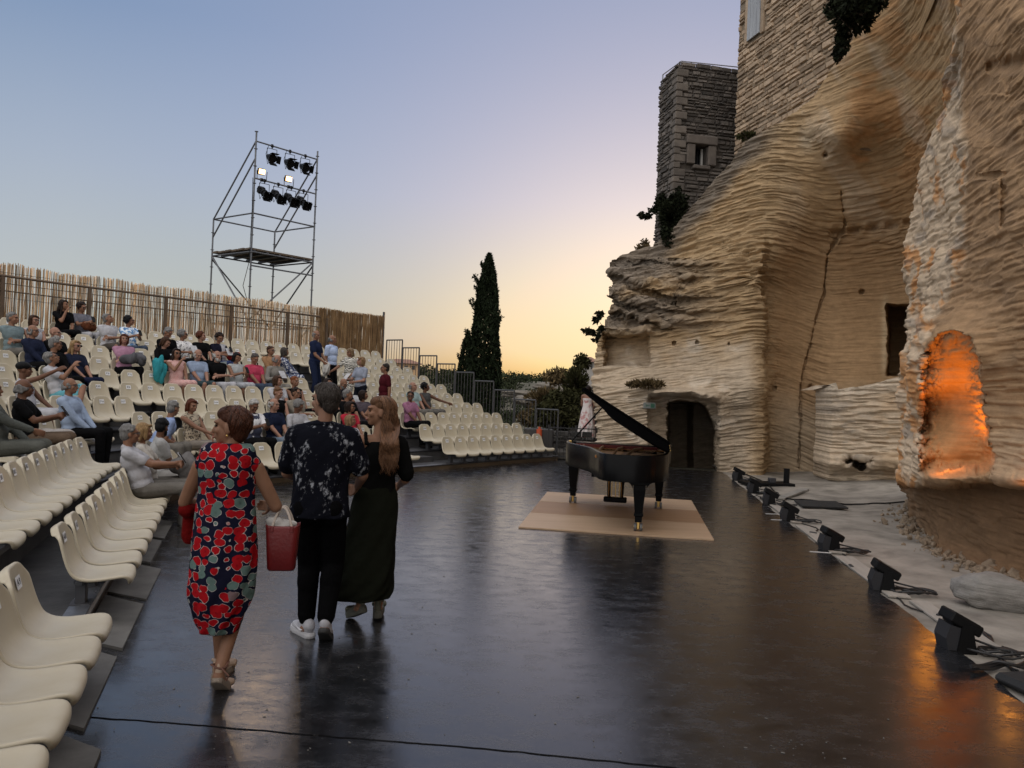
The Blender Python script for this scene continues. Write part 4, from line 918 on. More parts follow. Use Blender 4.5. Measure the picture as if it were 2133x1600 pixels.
    for j,(px,w_) in enumerate(((567,'nearest the front leg'),(605,'in the middle'),(637,'nearest the outer leg'))):
        lantern(px,305,zn1,'spot','round black lantern on the upper bar of the scaffold tower, %s'%w_,j)
    for j,(px,w_) in enumerate(((551,'first'),(580,'second'),(607,'third'),(633,'fourth'))):
        lantern(px,385,zmid,'profile','long black lantern on the lower bar of the scaffold tower, %s from the front leg'%w_,j)
    # two lit work floods standing on the lower bar
    for px,py,w_ in ((546,358,'beside the front leg of the tower'),(602,368,'halfway along the lower bar of the tower')):
        d=rays(px,py); tt=np.linspace(0,1,400); k=int(np.argmin([abs((F_.x+e1.x*a)*d[1]-(F_.y+e1.y*a)*d[0]) for a in tt])); P=up(F_+e1*tt[k],zmid)
        r=thing('work_flood','small lit square floodlight glowing warm white, %s'%w_,'floodlight',P,0,'lit floodlights on the scaffold tower')
        aim=Vector((.60,-.72,-.18)).normalized(); q=aim.to_track_quat('Z','Y').to_matrix(); c=Vector((0,0,.24))
        g=G(); g.box(c-aim*.06,(.21,.18,.10),q,.015); g.out('housing',BLACK,r)
        g=G(); g.box(c-aim*.003,(.175,.135,.012),q); g.out('lit_face',emit('warm_lamp_face',(1,.60,.25),2.2),r)
        g=G(); g.tube((-.11,-.08,.02),(-.12,-.09,.26),.010,n=5); g.tube((.11,.08,.02),(.12,.09,.26),.010,n=5); g.tube((-.12,-.08,.02),(.12,.08,.02),.012,n=5); g.box((0,0,0),(.08,.08,.09),bev=.01); g.out('bracket',BLACK,r)
        l=bpy.data.lights.new('flood_lamp','SPOT'); l.energy=12; l.color=(1,.66,.36); l.spot_size=R(95); l.spot_blend=.6; l.shadow_soft_size=.09
        o=bpy.data.objects.new('flood_lamp',l); COL.objects.link(o); o.location=P+c+aim*.06; o.rotation_euler=(Vector((5.2,9.8,3.0))-o.location).to_track_quat('-Z','Y').to_euler()
build_lighting_tower()
# ================================================================ piano on its plywood
def catmull(pts,n,closed=True):
    P=[Vector(p) for p in pts]; m=len(P); out=[]
    for i in range(m if closed else m-1):
        a,b,c,d=(P[(i+j-1)%m] if closed else P[min(max(i+j-1,0),m-1)] for j in range(4))
        for k in range(n):
            t=k/n; out.append(.5*((2*b)+(c-a)*t+(2*a-5*b+4*c-d)*t*t+(3*b-a-3*c+d)*t**3))
    if not closed: out.append(P[-1])
    return out
def build_piano():
    LAC=M('black_lacquer',(.004,.004,.0045),.24,spec=.02)
    LAC.node_tree.nodes['Principled BSDF'].inputs['IOR'].default_value=1.16; LAC.node_tree.nodes['Principled BSDF'].inputs['Specular IOR Level'].default_value=.5
    GOLD=M('bronze_frame',(.34,.17,.055),.38,c2=(.24,.11,.04),scale=6,metal=.8)
    FELT=M('dark_red_felt',(.10,.018,.015),.95); SPR=M('spruce_soundboard',(.40,.22,.09),.5,c2=(.30,.16,.06),scale=2,stretch=(6,.4,1))
    IV=M('ivory_key',(.75,.73,.67),.3); RUB=M('grey_caster_rubber',(.10,.10,.10),.6)
    base=.026
    t=thing('grand_piano','glossy black concert grand piano with its lid propped open, standing on plywood','piano',(1.70,12.13,base),R(-11))
    bend=[(-.09,-2.34,0),(-.16,-2.08,0),(-.22,-1.8,0),(-.30,-1.5,0),(-.43,-1.2,0),(-.58,-.92,0),(-.71,-.62,0),(-.775,-.3,0)]
    tail=[(.785,-1.1,0),(.785,-1.6,0),(.765,-1.98,0),(.69,-2.26,0),(.52,-2.47,0),(.27,-2.54,0),(.02,-2.51,0)]
    curve=catmull([(.785,-.6,0)]+tail+bend+[(-.785,0,0)],8,False)
    outl=[Vector((.785,.46,0))]+curve+[Vector((-.785,.46,0))]
    n=len(outl)
    def inset(d):
        r=[]
        for i,p in enumerate(outl):
            a=outl[max(i-1,0)];b=outl[min(i+1,n-1)]; q=(b-a).normalized(); nn=Vector((-q.y,q.x,0)); 
            if i in(0,n-1): nn=Vector((-1 if i==0 else 1,0,0))
            c=p+nn*d; r.append(c)
        # inward is the side nearer the middle
        return r
    ins=inset(.055); sg=1
    if sum((Vector((.15,-1,0))-p).length for p in ins)>sum((Vector((.15,-1,0))-p).length for p in outl): ins=inset(-.055); sg=-1
    g=G(); z0,z1=.655,.995; b=.007
    rings=[(outl,z0),(outl,z1-b),([o.lerp(i,b/.055) for o,i in zip(outl,ins)],z1),([i.lerp(o,b/.055) for o,i in zip(outl,ins)],z1),(ins,z1-b),(ins,z0)]
    v=[Vector((p.x,p.y,z)) for L_,z in rings for p in L_]; f=[]
    for k in range(5):
        for i in range(n-1): f.append((k*n+i,k*n+i+1,k*n+n+i+1,k*n+n+i))
    for e in (0,n-1): f.append(tuple(k*n+e for k in range(6)))
    g.add(v,f); o=g.out('rim',LAC,t,True)
    g=G(); g.prism([(p.x,p.y) for p in ins],.66,.68)
    for y in (-.35,-1.0,-1.6): g.box((.1,y,.64),(1.1 if y>-.7 else .7,.10,.07))
    g.out('underframe',LAC,t)
    g=G(); g.prism([(p.x,p.y) for p in ins if p.y<.12],.87,.88); g.out('soundboard',SPR,t)
    # cast frame with struts and strings
    pl=[p for p in inset(.07*sg) if p.y<.1]; g=G(); m_=len(pl)
    c=Vector((.1,-.9,0)); v=[(p.x,p.y,.905) for p in pl]+[tuple((p.lerp(c,.16)).xy)+(.922,) for p in pl]; g.add(v,[(i,i+1,m_+i+1,m_+i) for i in range(m_-1)])
    g.prism([(-.70,-.02),(.72,-.02),(.72,-.28),(-.70,-.30)],.905,.925)
    for x0,x1 in ((-.50,-.40),(-.2,-.16),(.1,.03),(.4,.2)):
        g.path([(x0,-.25,.935),((x0+x1)/2,-1.0,.965),(x1,-1.2 if x0<-.4 else -2.1,.925)],.020,6)
    fr=g.out('cast_frame',GOLD,t)
    g=G()
    for i in range(60):
        u=i/59; x0=-.66+1.3*u; x1=-.50+.98*u if u<.62 else -.1+.55*u; y1=-.55-1.5*min(u/.62,1) if u<.62 else -2.0
        g.tube((x0,-.06,.935),(x1,y1,.915),.0014,n=3)
    g.out('strings',M('copper_strings',(.55,.33,.17),.3,metal=1),fr)
    g=G(); g.box((0,-.30,.945),(1.25,.05,.05)); g.out('dampers',FELT,fr)
    # keyboard end
    g=G(); g.box((0,.30,.68),(1.46,.30,.08)); g.box((0,.47,.665),(1.57,.03,.13),bev=.006)
    for s in (-1,1): g.box((s*.755,.30,.76),(.06,.34,.16),bev=.01)
    g.box((0,.11,.86),(1.46,.03,.22)); g.out('keybed',LAC,t)
    k=G()
    for i in range(52): k.box((-.60+i*.0235,.33,.735),(.0225,.15,.02))
    kb=k.out('keyboard',IV,t); k=G()
    for i in range(51):
        if i%7 in (0,1,3,4,5): k.box((-.588+i*.0235,.295,.752),(.011,.09,.014))
    k.out('black_keys',LAC,kb)
    g=G(); g.box((0,.02,.965),(1.30,.30,.018),bev=.004); g.out('music_desk',LAC,t)
    # lid turned up about the straight bass side
    a=R(30.5); H=.785; zl=1.003
    def lidp(p,h): d=H-p.x; return Vector((H-d*math.cos(a)+h*math.sin(a),p.y,zl+d*math.sin(a)+h*math.cos(a)))
    L_=[p for p in outl if p.y<.02]; L_=[Vector((H,.02,0))]+L_+[Vector((-.785,.02,0))]
    L_=[Vector((p.x-(.012 if p.x<.5 else 0),p.y-(.012 if p.y<-1.9 else 0),0)) for p in L_]
    def slab(L,h0,h1):
        m=len(L); cc=.006; q=[]
        ce=Vector((.15,-1,0))
        for (h,e) in ((h0,0),(h1-.004,0),(h1,cc)):
            for p in L: pp=p+(ce-p).normalized()*e; q.append(lidp(pp,h))
        f=[tuple(range(m-1,-1,-1)),tuple(range(2*m,3*m))]
        for r_ in range(2):
            for i in range(m): f.append((r_*m+i,r_*m+(i+1)%m,r_*m+m+(i+1)%m,r_*m+m+i))
        return q,f
    g=G(); g.add(*slab(L_,0,.024)); LID=M('lid_lacquer',(.003,.003,.0033),.5,spec=0); ld=g.out('lid',LID,t)
    F_=[Vector((.78,.0,0)),Vector((.78,-.46,0)),Vector((-.74,-.46,0)),Vector((-.78,-.42,0)),Vector((-.785,0,0))]
    g=G(); g.add(*slab(F_,.028,.050)); g.out('front_flap',LID,ld)
    g=G()
    for y in (-.2,-.8,-1.3): g.tube((H+.012,y,zl),(H+.012,y-.09,zl),.010)
    g.out('hinges',BRASS,ld)
    top=lidp(Vector((-.36,-.30,0)),0); g=G(); g.tube((-.725,-.16,.97),top,.012); g.out('lid_prop',LAC,t)
    g=G(); g.box((-.725,-.16,.985),(.05,.07,.03),bev=.005); g.out('prop_hinge',BRASS,t)
    # legs with double casters
    for x,y in ((-.67,0),(.67,0),(.42,-2.16)):
        g=G(); 
        def ring(z,w): return [(x-w,y-w,z),(x+w,y-w,z),(x+w,y+w,z),(x-w,y+w,z)]
        prof=[(.67,.085),(.60,.085),(.59,.078),(.53,.078),(.24,.050),(.225,.060),(.20,.060),(.19,.047),(.115,.043)]
        v=[q for z,w in prof for q in ring(z,w)]; f=[]
        for k_ in range(len(prof)-1):
            for i in range(4): f.append((k_*4+i,k_*4+(i+1)%4,k_*4+4+(i+1)%4,k_*4+4+i))
        f+=[(0,1,2,3),tuple(range(len(v)-4,len(v)))[::-1]]; g.add(v,f)
        if y<-1:                                # curved bracket block under the tail
            for s in (-1,1):
                pts=[(x+s*.08,.665)]+[(x+s*(.30-.21*math.sin(u)),.665-.13*(1-math.cos(u))*1.0) for u in np.linspace(0,PI/2,9)]
                q=[Vector((p[0],y-.05,p[1])) for p in pts]+[Vector((p[0],y+.05,p[1])) for p in pts]; m_=len(pts)
                g.add(q,[tuple(range(m_)),tuple(range(2*m_-1,m_-1,-1))]+[(i,(i+1)%m_,m_+(i+1)%m_,m_+i) for i in range(m_)])
        lg=g.out('leg',LAC,t)
        g=G()
        for s in (-1,1): g.tube((x+s*.022,y,.05),(x+s*.055,y,.05),.05,n=18)
        cs=g.out('caster',RUB,lg); g=G(); g.box((x,y,.07),(.04,.06,.10),bev=.008); g.tube((x-.06,y,.05),(x+.06,y,.05),.012); g.out('caster_fork',BRASS,cs)
    # pedal lyre
    g=G()
    for s in (-1,1): 
        g.tube((s*.115,-.02,.66),(s*.10,-.02,.13),.034,.026,10)
    g.box((0,-.02,.60),(.38,.12,.06),bev=.01); g.box((0,-.02,.10),(.36,.13,.085),bev=.015); ly=g.out('pedal_lyre',LAC,t)
    g=G()
    for x in (-.06,0,.06): g.tube((x,-.02,.13),(x,-.02,.58),.006,n=6)
    for s in (-1,1): g.tube((s*.10,-.06,.12),(s*.09,-.38,.60),.008,n=6)
    g.out('pedal_rods',BRASS,ly); g=G()
    for x in (-.07,0,.07): g.box((x,.10,.075),(.03,.16,.015),bev=.005)
    g.out('pedals',BRASS,ly)
build_piano()
def build_plywood():
    PW=M('raw_plywood',(.43,.30,.195),.5,c2=(.33,.22,.135),scale=1.5,stretch=(.5,5,1),bump=.15,bscale=9,spec=.4,detail=8,lo=.3,hi=.75)
    PW2=M('raw_plywood_brown',(.29,.17,.09),.5,c2=(.22,.125,.065),scale=1.5,stretch=(.5,5,1),bump=.15,bscale=9,spec=.4,detail=8,lo=.3,hi=.75)
    c=[gnd(1080,1101),gnd(1487,1128),gnd(1440,1045),gnd(1140,1027)]
    lab=['pale plywood sheet under the tail of the piano','brownish middle plywood sheet under the piano','plywood sheet under the keyboard end of the piano']
    fr=[(0,.333),(.339,.663),(.669,1)]
    for i,(a,b) in enumerate(fr):
        q=[c[0].lerp(c[3],a),c[1].lerp(c[2],a),c[1].lerp(c[2],b),c[0].lerp(c[3],b)]; g=G(); g.prism([(p.x,p.y) for p in q],.006,.024-.0015*(i%2))
        tag(g.out('plywood_sheet',[PW,PW2,PW][i]),lab[i],'plywood','plywood sheets under the piano')
build_plywood()

# ================================================================ floor lights along the stage edge
LIGHTS=[(1992,1350),(1838,1228),(1728,1146),(1642,1084),(1603,1051),(1570,1026),(1537,1000)]
def build_floor_lights():
    GREY=M('grey_lamp_housing',(.03,.03,.033),.55,bump=.15,bscale=60,spec=.15); GL=M('lamp_glass',(.02,.02,.022),.08)
    rz0=math.atan2(-.1455,1); d=Vector((.1455,1,0)).normalized(); nrm=Vector((d.y,-d.x,0))
    CAB=M('black_cable',(.014,.014,.015),.5)
    wd=['nearest to the viewer','second from the viewer','third from the viewer','fourth from the viewer','fifth from the viewer','sixth from the viewer','farthest from the viewer']
    for i,(px,py) in enumerate(LIGHTS):
        P=gnd(px,py); z=apron_z(P.x,P.y); r=random.Random(i)
        t=thing('floor_light','black floor floodlight on the stage edge, %s, tilted towards the rock'%wd[i],'floodlight',(P.x,P.y,z),rz0+r.uniform(-.12,.12),'floodlights along the stage edge')
        g=G(); g.box((0,0,.012),(.24,.27,.024),bev=.006)
        for s in (-1,1):
            q=[(-.085,.02),(.085,.02),(.045,.235),(-.045,.235)]; y=s*.125
            g.add([Vector((p[0]+.03,y-.008,p[1])) for p in q]+[Vector((p[0]+.03,y+.008,p[1])) for p in q],[(0,1,2,3),(7,6,5,4)]+[(k,(k+1)%4,4+(k+1)%4,4+k) for k in range(4)])
        g.out('bracket',BLACK,t)
        g=G(); rt=Matrix.Rotation(R(26),3,'Y'); c=Vector((.03,0,.245)); g.box(c,(.30,.25,.095),rt,.014); 
        for k in range(6): g.box(c+rt@Vector((-.10+.04*k,0,-.042)),(.007,.19,.035),rt)
        hd=g.out('lamp_head',BLACK,t); g=G(); g.box(c+rt@Vector((.02,0,.0475)),(.21,.18,.006),rt); g.out('lamp_glass',GL,hd)
        g=G()
        q=[(-.125,.015),(.03,.015),(.03,.20),(-.11,.235),(-.15,.12)]; y=.112
        g.add([Vector((p[0],-y,p[1])) for p in q]+[Vector((p[0],y,p[1])) for p in q],[(0,1,2,3,4),(9,8,7,6,5)]+[(k,(k+1)%5,5+(k+1)%5,5+k) for k in range(5)])
        g.out('driver_box',GREY,t)
        for s in (-1,1): g=G(); g.tube((.03,s*.098,.215),(.03,s*.125,.215),.022,n=10); g.out('tilt_knob',BLACK,t)
        t.scale=(.80,.80,.86)
        # cable coiled behind it
        g=G(); q=[]; c=P+nrm*.24-d*.10
        for k in range(70):
            u=k/69; a=u*2*PI*3.2; rr=.10+.04*math.sin(a*.37+i); q.append(Vector((c.x+nrm.x*rr*1.5*math.cos(a)+d.x*rr*.7*math.sin(a),c.y+nrm.y*rr*1.5*math.cos(a)+d.y*rr*.7*math.sin(a),z+.014+.03*abs(math.sin(a*1.3+i))+.012*u)))
        g.path([P+nrm*.10+Vector((0,0,z+.09))]+q,.0085,5)
        nx=LIGHTS[i+1] if i+1<len(LIGHTS) else None
        if nx:
            Q=gnd(*nx); pts=[P+d*.1+nrm*.05]
            for k in range(1,16): u=k/16; pts.append(P.lerp(Q,u)+nrm*(.10+.12*math.sin(u*5+i*2)+.05*math.sin(u*17+i))+Vector((0,0,.012)))
            pts.append(Q-d*.1+nrm*.03); g.path([Vector((p.x,p.y,apron_z(p.x,p.y)+.012)) for p in pts],.0075,5)
            k=8; g.box((pts[k].x,pts[k].y,apron_z(pts[k].x,pts[k].y)+.025),(.10,.035,.035),Matrix.Rotation(.4+i,3,'Z'),.008)
        tag(g.out('power_cable',CAB),'black cable coiled behind the floodlight %s'%wd[i],'cable','cables of the stage edge floodlights')
    # trailing bundle by the bottom corner
    P=gnd(2030,1398); g=G()
    for j in range(3):
        q=[]; 
        for k in range(20):
            u=k/19; px=1905+215*u; py=1392+6*math.sin(u*9+j*2)+40*u*u*.3-18*(1-u)*0; p=gnd(2022+120*u,1400+4*math.sin(u*8+j)-8*u); q.append((p.x,p.y,.02+.012*j+.01*math.sin(u*11+j)))
        g.path(q,.011,6)
    for k in range(2):
        q=[]; 
        for m_ in range(24):
            u=m_/23; p=gnd(2040+75*u+10*math.sin(u*6+k),1310+85*u+8*math.sin(u*7+k*2)); q.append((p.x,p.y,apron_z(p.x,p.y)+.014))
        g.path(q,.009,6)
    tag(g.out('cable_bundle',CAB),'thick bundle of black cables trailing over the stage edge in the bottom corner','cable')
    P=gnd(2118,1432); g=G(); g.box((P.x+.10,P.y-.02,.035),(.36,.30,.07),Matrix.Rotation(.2,3,'Z'),.03); c=g.out('cable_case',M('black_canvas',(.012,.012,.013),.85,bump=.6,bscale=30)); tag(c,'soft black case lying at the stage edge in the bottom corner','case')
build_floor_lights()
def build_bits():
    d=Vector((.1455,1,0)).normalized(); nrm=Vector((d.y,-d.x,0)); rz=Matrix.Rotation(math.atan2(-.1455,1),3,'Z')
    BD=M('pale_edge_board',(.36,.325,.285),.85,c2=(.26,.24,.21),scale=3,stretch=(3,.6,1),bump=.3)
    for i,(y0,y1,o,w_,lb) in enumerate(((6.35,7.0,.24,.16,'short pale board beside the second floodlight'),(7.1,8.9,.12,.20,'long pale board between the second and third floodlights'),(9.1,11.0,.12,.18,'pale board between the third and fourth floodlights'),(5.55,6.2,.26,.2,'short pale board just behind the nearest floodlight'),(11.3,13.2,.13,.15,'pale board beyond the fourth floodlight'))):
        p=Vector((edge_x((y0+y1)/2),(y0+y1)/2,0))+nrm*o; g=G(); g.box((0,0,.006),(w_,y1-y0,.020),bev=.003); b=g.out('edge_board',BD,loc=(p.x,p.y,apron_z(p.x,p.y)+.012)); b.rotation_euler=(0,0,math.atan2(-.1455,1)+.02*math.sin(i*3)); tag(b,lb+' along the stage edge','board','boards along the stage edge')
    WT=M('white_tape',(.62,.62,.60),.6)
    for a,b,l in (((1595,1071),(1624,1072),'white tape mark on the stage edge, the farther one beside the fourth floodlight'),((1606,1083),(1640,1085),'white tape mark on the stage edge, the nearer one beside the fourth floodlight'),((1687,1150),(1732,1153),'longer white tape mark on the stage edge by the third floodlight')):
        p,q=gnd(*a),gnd(*b); s=Vector((-(q-p).y,(q-p).x,0)).normalized()*.018; g=G(); g.prism([tuple((p-s).xy),tuple((q-s).xy),tuple((q+s).xy),tuple((p+s).xy)],.0052,.0072); tag(g.out('tape_mark',WT),l,'tape','white tape marks on the stage')
    q=[gnd(1654,1044),gnd(1741,1047),gnd(1767,1061),gnd(1671,1057)]; z=apron_z(q[0].x,q[0].y)
    g=G(); g.prism([(p.x,p.y) for p in q],z+.015,z+.04); tag(g.out('floor_mat',M('black_rubber_mat',(.018,.018,.018),.85,bump=.8,bscale=60)),'flat black rubber mat lying on the pale paving','mat')
    P=gnd(1602,1013); z=apron_z(P.x,P.y)+.01; g=G(); t=thing('boom_base','flat black steel base plate with a short upright post, on the paving near the cliff','stand',(P.x,P.y,z),.1)
    g.box((0,.15,.03),(1.05,.5,.06),bev=.01); g.out('base_plate',BLACK,t); g=G(); g.tube((.42,.1,.06),(.42,.1,.36),.06,n=14); g.out('post',BLACK,t); g=G(); g.box((.08,.05,.11),(.13,.13,.1),bev=.01); g.out('clamp_block',DARKSTEEL,t)
    a,b=gnd(1625,1041),gnd(1677,1021); g=G(); L_=(b-a).length; g.box((0,0,.02),(L_,.16,.035),bev=.004); o=g.out('plank',M('grey_plank',(.30,.28,.25),.85,c2=(.2,.19,.17),scale=3,bump=.3),loc=tuple((a+b)/2+Vector((0,0,apron_z(a.x,a.y)+.015)))); o.rotation_euler=(0,0,math.atan2((b-a).y,(b-a).x)); tag(o,'grey plank lying askew on the paving by the base plate','plank')
    g=G(); pts=[gnd(x,y) for x,y in ((1500,979),(1540,986),(1590,1006),(1633,1039),(1690,1043),(1760,1049),(1830,1054),(1899,1059))]; g.path([Vector((p.x,p.y,apron_z(p.x,p.y)+.03)) for p in catmull(pts,6,False)],.014,5); tag(g.out('long_cable',BLACK),'long black cable running across the paving to the rock pillar','cable')
    # cable along the back of the stage
    # emergency exit sign fixed to the porch
    P=V(1353,845,19.15); t=thing('exit_sign','small pale green emergency exit sign fixed to the rock beside the cave mouth','sign',P,R(4))
    g=G(); g.box((0,0,0),(.31,.06,.15),bev=.01); g.out('sign_case',M('sign_case',(.17,.19,.18),.6),t); g=G(); g.box((.07,-.033,.0),(.10,.006,.10)); g.out('green_panel',M('sign_green',(.012,.085,.05),.5),t)
    g=G(); g.box((-.05,-.033,0),(.08,.006,.02)); g.box((-.085,-.033,0),(.02,.006,.05)); g.out('arrow',M('sign_arrow',(.05,.12,.085),.5),t)
build_bits()

# ================================================================ vegetation
def leaf_cloud(c,n,size,seed=0,long=1.6,up=0.0,cols=None):
    """n small folded leaves at points c (n x 3); returns verts, faces"""
    r=np.random.default_rng(seed); d=r.normal(size=(n,3)); d[:,2]+=up; d/=np.linalg.norm(d,axis=1)[:,None]+1e-9
    e=np.cross(d,r.normal(size=(n,3))); e/=np.linalg.norm(e,axis=1)[:,None]+1e-9
    s=size*r.uniform(.5,1.4,(n,1)); a=c-d*s*long*.5; b=c+d*s*long*.5; m=c+np.cross(d,e)*s*.12
    v=np.stack([a,m+e*s*.42,b,m-e*s*.42],1).reshape(-1,3); f=np.arange(n*4).reshape(n,4); return v,f
def leaf_mesh(name,parts,m):
    vs=[];fs=[];o=0
    for v,f in parts: vs.append(v); fs.append(f+o); o+=len(v)
    v=np.concatenate(vs); f=np.concatenate(fs); me=bpy.data.meshes.new(name); me.vertices.add(len(v)); me.vertices.foreach_set('co',v.reshape(-1).astype(np.float32))
    me.loops.add(f.size); me.loops.foreach_set('vertex_index',f.reshape(-1).astype(np.int32)); me.polygons.add(len(f)); me.polygons.foreach_set('loop_start',np.arange(0,f.size,4,dtype=np.int32)); me.polygons.foreach_set('loop_total',np.full(len(f),4,np.int32)); me.update(calc_edges=True); me.materials.append(m); return me
CYP=M('cypress_green',(.010,.015,.0065),.9,isl=.6,spec=.1); SCRUB=M('scrub_green',(.022,.027,.013),.9,isl=.6,spec=.1); DRY=M('dry_grass',(.10,.072,.036),.9,isl=.6,spec=.1); OLV=M('olive_bush',(.038,.038,.016),.9,isl=.6,spec=.1); BARK=M('bark',(.07,.05,.035),.9,c2=(.04,.03,.02),scale=8,bump=.6); DKG=M('dark_ivy',(.013,.016,.008),.9,isl=.6,spec=.1)
def cypress(name,px,pyt,Y,zb,rad,n,label,seed):
    T=V(px,pyt,Y); h=T.z-zb; t=thing(name,label,'tree',(T.x,Y,zb)); r=np.random.default_rng(seed)
    u=r.random(n)**.85; prof=np.interp(u,[0,.06,.2,.45,.7,.85,.95,1],[.55,.85,1,.93,.72,.50,.26,.05]); a=r.uniform(0,2*PI,n)
    lump=1+.30*fbm(np.cos(a)*1.6+seed,np.sin(a)*1.6,u*9,3,s=seed); rr=rad*prof*lump*(1-.45*r.random(n)**2.2)
    c=np.stack([rr*np.cos(a)+.03*h*(u-.5)*.3,rr*np.sin(a),u*h],1)
    parts=[leaf_cloud(c,n,.075*rad/.65,seed,2.6,1.3)]
    for k in range(46):                        # loose sprays that break the outline
        u0=r.uniform(.2,.98); aa=r.uniform(0,2*PI); pr=np.interp(u0,[0,.06,.2,.45,.7,.85,.95,1],[.55,.85,1,.93,.72,.50,.26,.05])*rad; m_=70; tt=r.random(m_); L_=r.uniform(.15,.42)*rad/.65
        cc=np.stack([(pr*.9+tt*L_*.6)*np.cos(aa),(pr*.9+tt*L_*.6)*np.sin(aa),np.full(m_,u0*h)+tt*L_],1)+r.normal(0,.035,(m_,3)); parts.append(leaf_cloud(cc,m_,.06,seed+k,2.4,1.2))
    obj('crown',leaf_mesh('crown',parts,CYP),t)
    g=G(); g.tube((0,0,-1),(0,0,h*.8),.16*rad/.65,.03); g.out('trunk',BARK,t)
cypress('cypress_tree',1017,530,33,-2.2,.80,15000,'tall slender dark cypress tree standing behind the far end of the seats',11)
cypress('cypress_tree',974,690,36,-2.2,.62,6000,'shorter thin cypress tree close beside the tall cypress',12)
def bush(name,pts,n,size,m,label,cat,seed,long=1.5,up=0,stems=True,group=None):
    """pts: list of (px,py,Y,rx,rz) blobs"""
    r=np.random.default_rng(seed); parts=[]; B=V(pts[0][0],pts[0][1],pts[0][2]); t=thing(name,label,cat,tuple(B),0,group); g=G()
    for i,(px,py,Y,rx,rz) in enumerate(pts):
        C=np.array(V(px,py,Y)-B); k=int(n*rx*rz/sum(p[3]*p[4] for p in pts)); d=r.normal(size=(k,3)); d/=np.linalg.norm(d,axis=1)[:,None]; q=r.random(k)**.5
        lump=1+.45*fbm(d[:,0]*2+i,d[:,1]*2,d[:,2]*2,3,s=seed+i); c=C+d*(q*lump)[:,None]*np.array([rx,min(rx,1.2)*.8,rz]); parts.append(leaf_cloud(c,k,size,seed+i,long,up))
        if stems:
            for s in range(7): e=C+d[s]*np.array([rx,rx*.8,rz])*.8; g.path([Vector(C-np.array([0,0,rz*.8])),Vector((C+e)/2+r.normal(0,.05,3)),Vector(e)],lambda u:.02*(1-u)+.004,4)
    obj('foliage',leaf_mesh('foliage',parts,m),t)
    if stems: g.out('stems',BARK,t)
    return t
bush('ivy_clump',[(1397,455,20.4,.32,.55),(1412,425,20.4,.30,.38),(1392,490,20.3,.22,.3),(1378,420,20.6,.16,.25)],3600,.075,DKG,'dark bushy growth hanging at the foot of the stone tower','shrub',21)
bush('overhanging_branch',[(1362,437,20.8,.16,.10),(1348,450,20.8,.16,.10),(1336,448,20.8,.10,.10),(1372,425,20.8,.14,.10)],420,.07,DKG,'thin leafy branch reaching out from the growth below the tower','branch',22)
bush('cliff_shrub',[(1336,522,20.9,.22,.16),(1345,508,20.9,.14,.14)],380,.05,DRY,'sparse dry shrub on top of the overhanging nose','shrub',23,2.2,.8)
bush('fig_sapling',[(1243,665,21.4,.12,.10),(1250,655,21.4,.10,.09),(1232,692,21.4,.14,.10),(1222,690,21.4,.12,.07),(1247,705,21.4,.16,.14),(1256,690,21.3,.14,.2)],300,.12,DKG,'leafy sapling growing out from the left edge of the cliff','sapling',24,1.5)
bush('grass_tuft',[(1350,799,18.95,.38,.09),(1318,801,19.0,.2,.06),(1372,800,18.9,.15,.07)],900,.045,DRY,'reddish dry grass on the ledge above the cave mouth','grass tuft',25,3.5,1.0,False)
bush('hanging_bush',[(1775,35,14.6,.42,.30),(1800,5,14.2,.45,.3),(1755,85,14.9,.16,.3),(1745,115,15.1,.10,.16),(1742,15,14.9,.25,.2)],3600,.06,DKG,'dark bush hanging over the cliff edge below the house wall','shrub',26,1.8)
bush('wall_weed',[(1556,284,19.4,.26,.12)],420,.05,OLV,'small green weed where the tower meets the house wall','weed',27,2,.6)
bush('wild_bush',[(1200,800,23.5,.40,.55),(1168,845,23,.65,.55),(1212,755,24,.28,.30),(1140,865,22.6,.55,.42),(1190,870,22.6,.42,.35)],7000,.07,OLV,'large olive coloured wild bush beside the stone steps','bush',28,2,.5)
bush('dry_bush',[(1140,830,24.5,.7,.35),(1165,785,25,.55,.28),(1110,870,23.5,.5,.3)],3000,.07,DRY,'dry straw coloured bush in front of the hillside','bush',29,2.6,.8)
def scatter_scrub():
    r=np.random.default_rng(31); parts=[]
    for i in range(640):
        y=r.uniform(42,116)**1.0; x=(r.uniform(780,1330)-1066)/1600*y*1.12; z=float(terrain_z(np.array(x),np.array(y)))
        if fbm(np.array(x/9),np.array(y/9),s=33)<-.18: continue
        R0=r.uniform(.5,1.5)*(y/85)**.5; k=int(60+70*R0); d=r.normal(size=(k,3)); d/=np.linalg.norm(d,axis=1)[:,None]; c=np.array([x,y,z+R0*.35])+d*(r.random(k)**.4)[:,None]*np.array([R0*1.25,R0,R0*.75]); parts.append(leaf_cloud(c,k,.20*(y/70)**.6,i,1.3,.2))
    o=obj('hillside_scrub',leaf_mesh('hillside_scrub',parts,SCRUB)); tag(o,'low dark green scrub covering the far hillside','scrub',kind='stuff')
scatter_scrub()
for i,(px,h,Y,l) in enumerate(((1152,15,112,'small bushy tree on the skyline right of the cypress'),(1128,9,112,'lowest bushy tree on the skyline beyond the stage'),(1068,12,110,'little round tree on the skyline close to the cypress'),(1205,18,80,'bushy tree on the skyline near the small house'),(915,14,100,'dark tree behind the stepped railing, nearest the lit house'),(945,12,104,'dark tree behind the stepped railing, close to the cypress'))):
    z=float(terrain_z(np.array((px-1066)/1600*Y),np.array(float(Y)))); pyb=project(((px-1066)/1600*Y,Y,z))[1]; hh=h/1600*Y
    bush('skyline_tree',[(px,pyb-h*.75,Y,hh*.5,hh*.45),(px+4,pyb-h*.4,Y,hh*.6,hh*.4)],420,.16*Y/70,SCRUB,l,'tree',50+i)
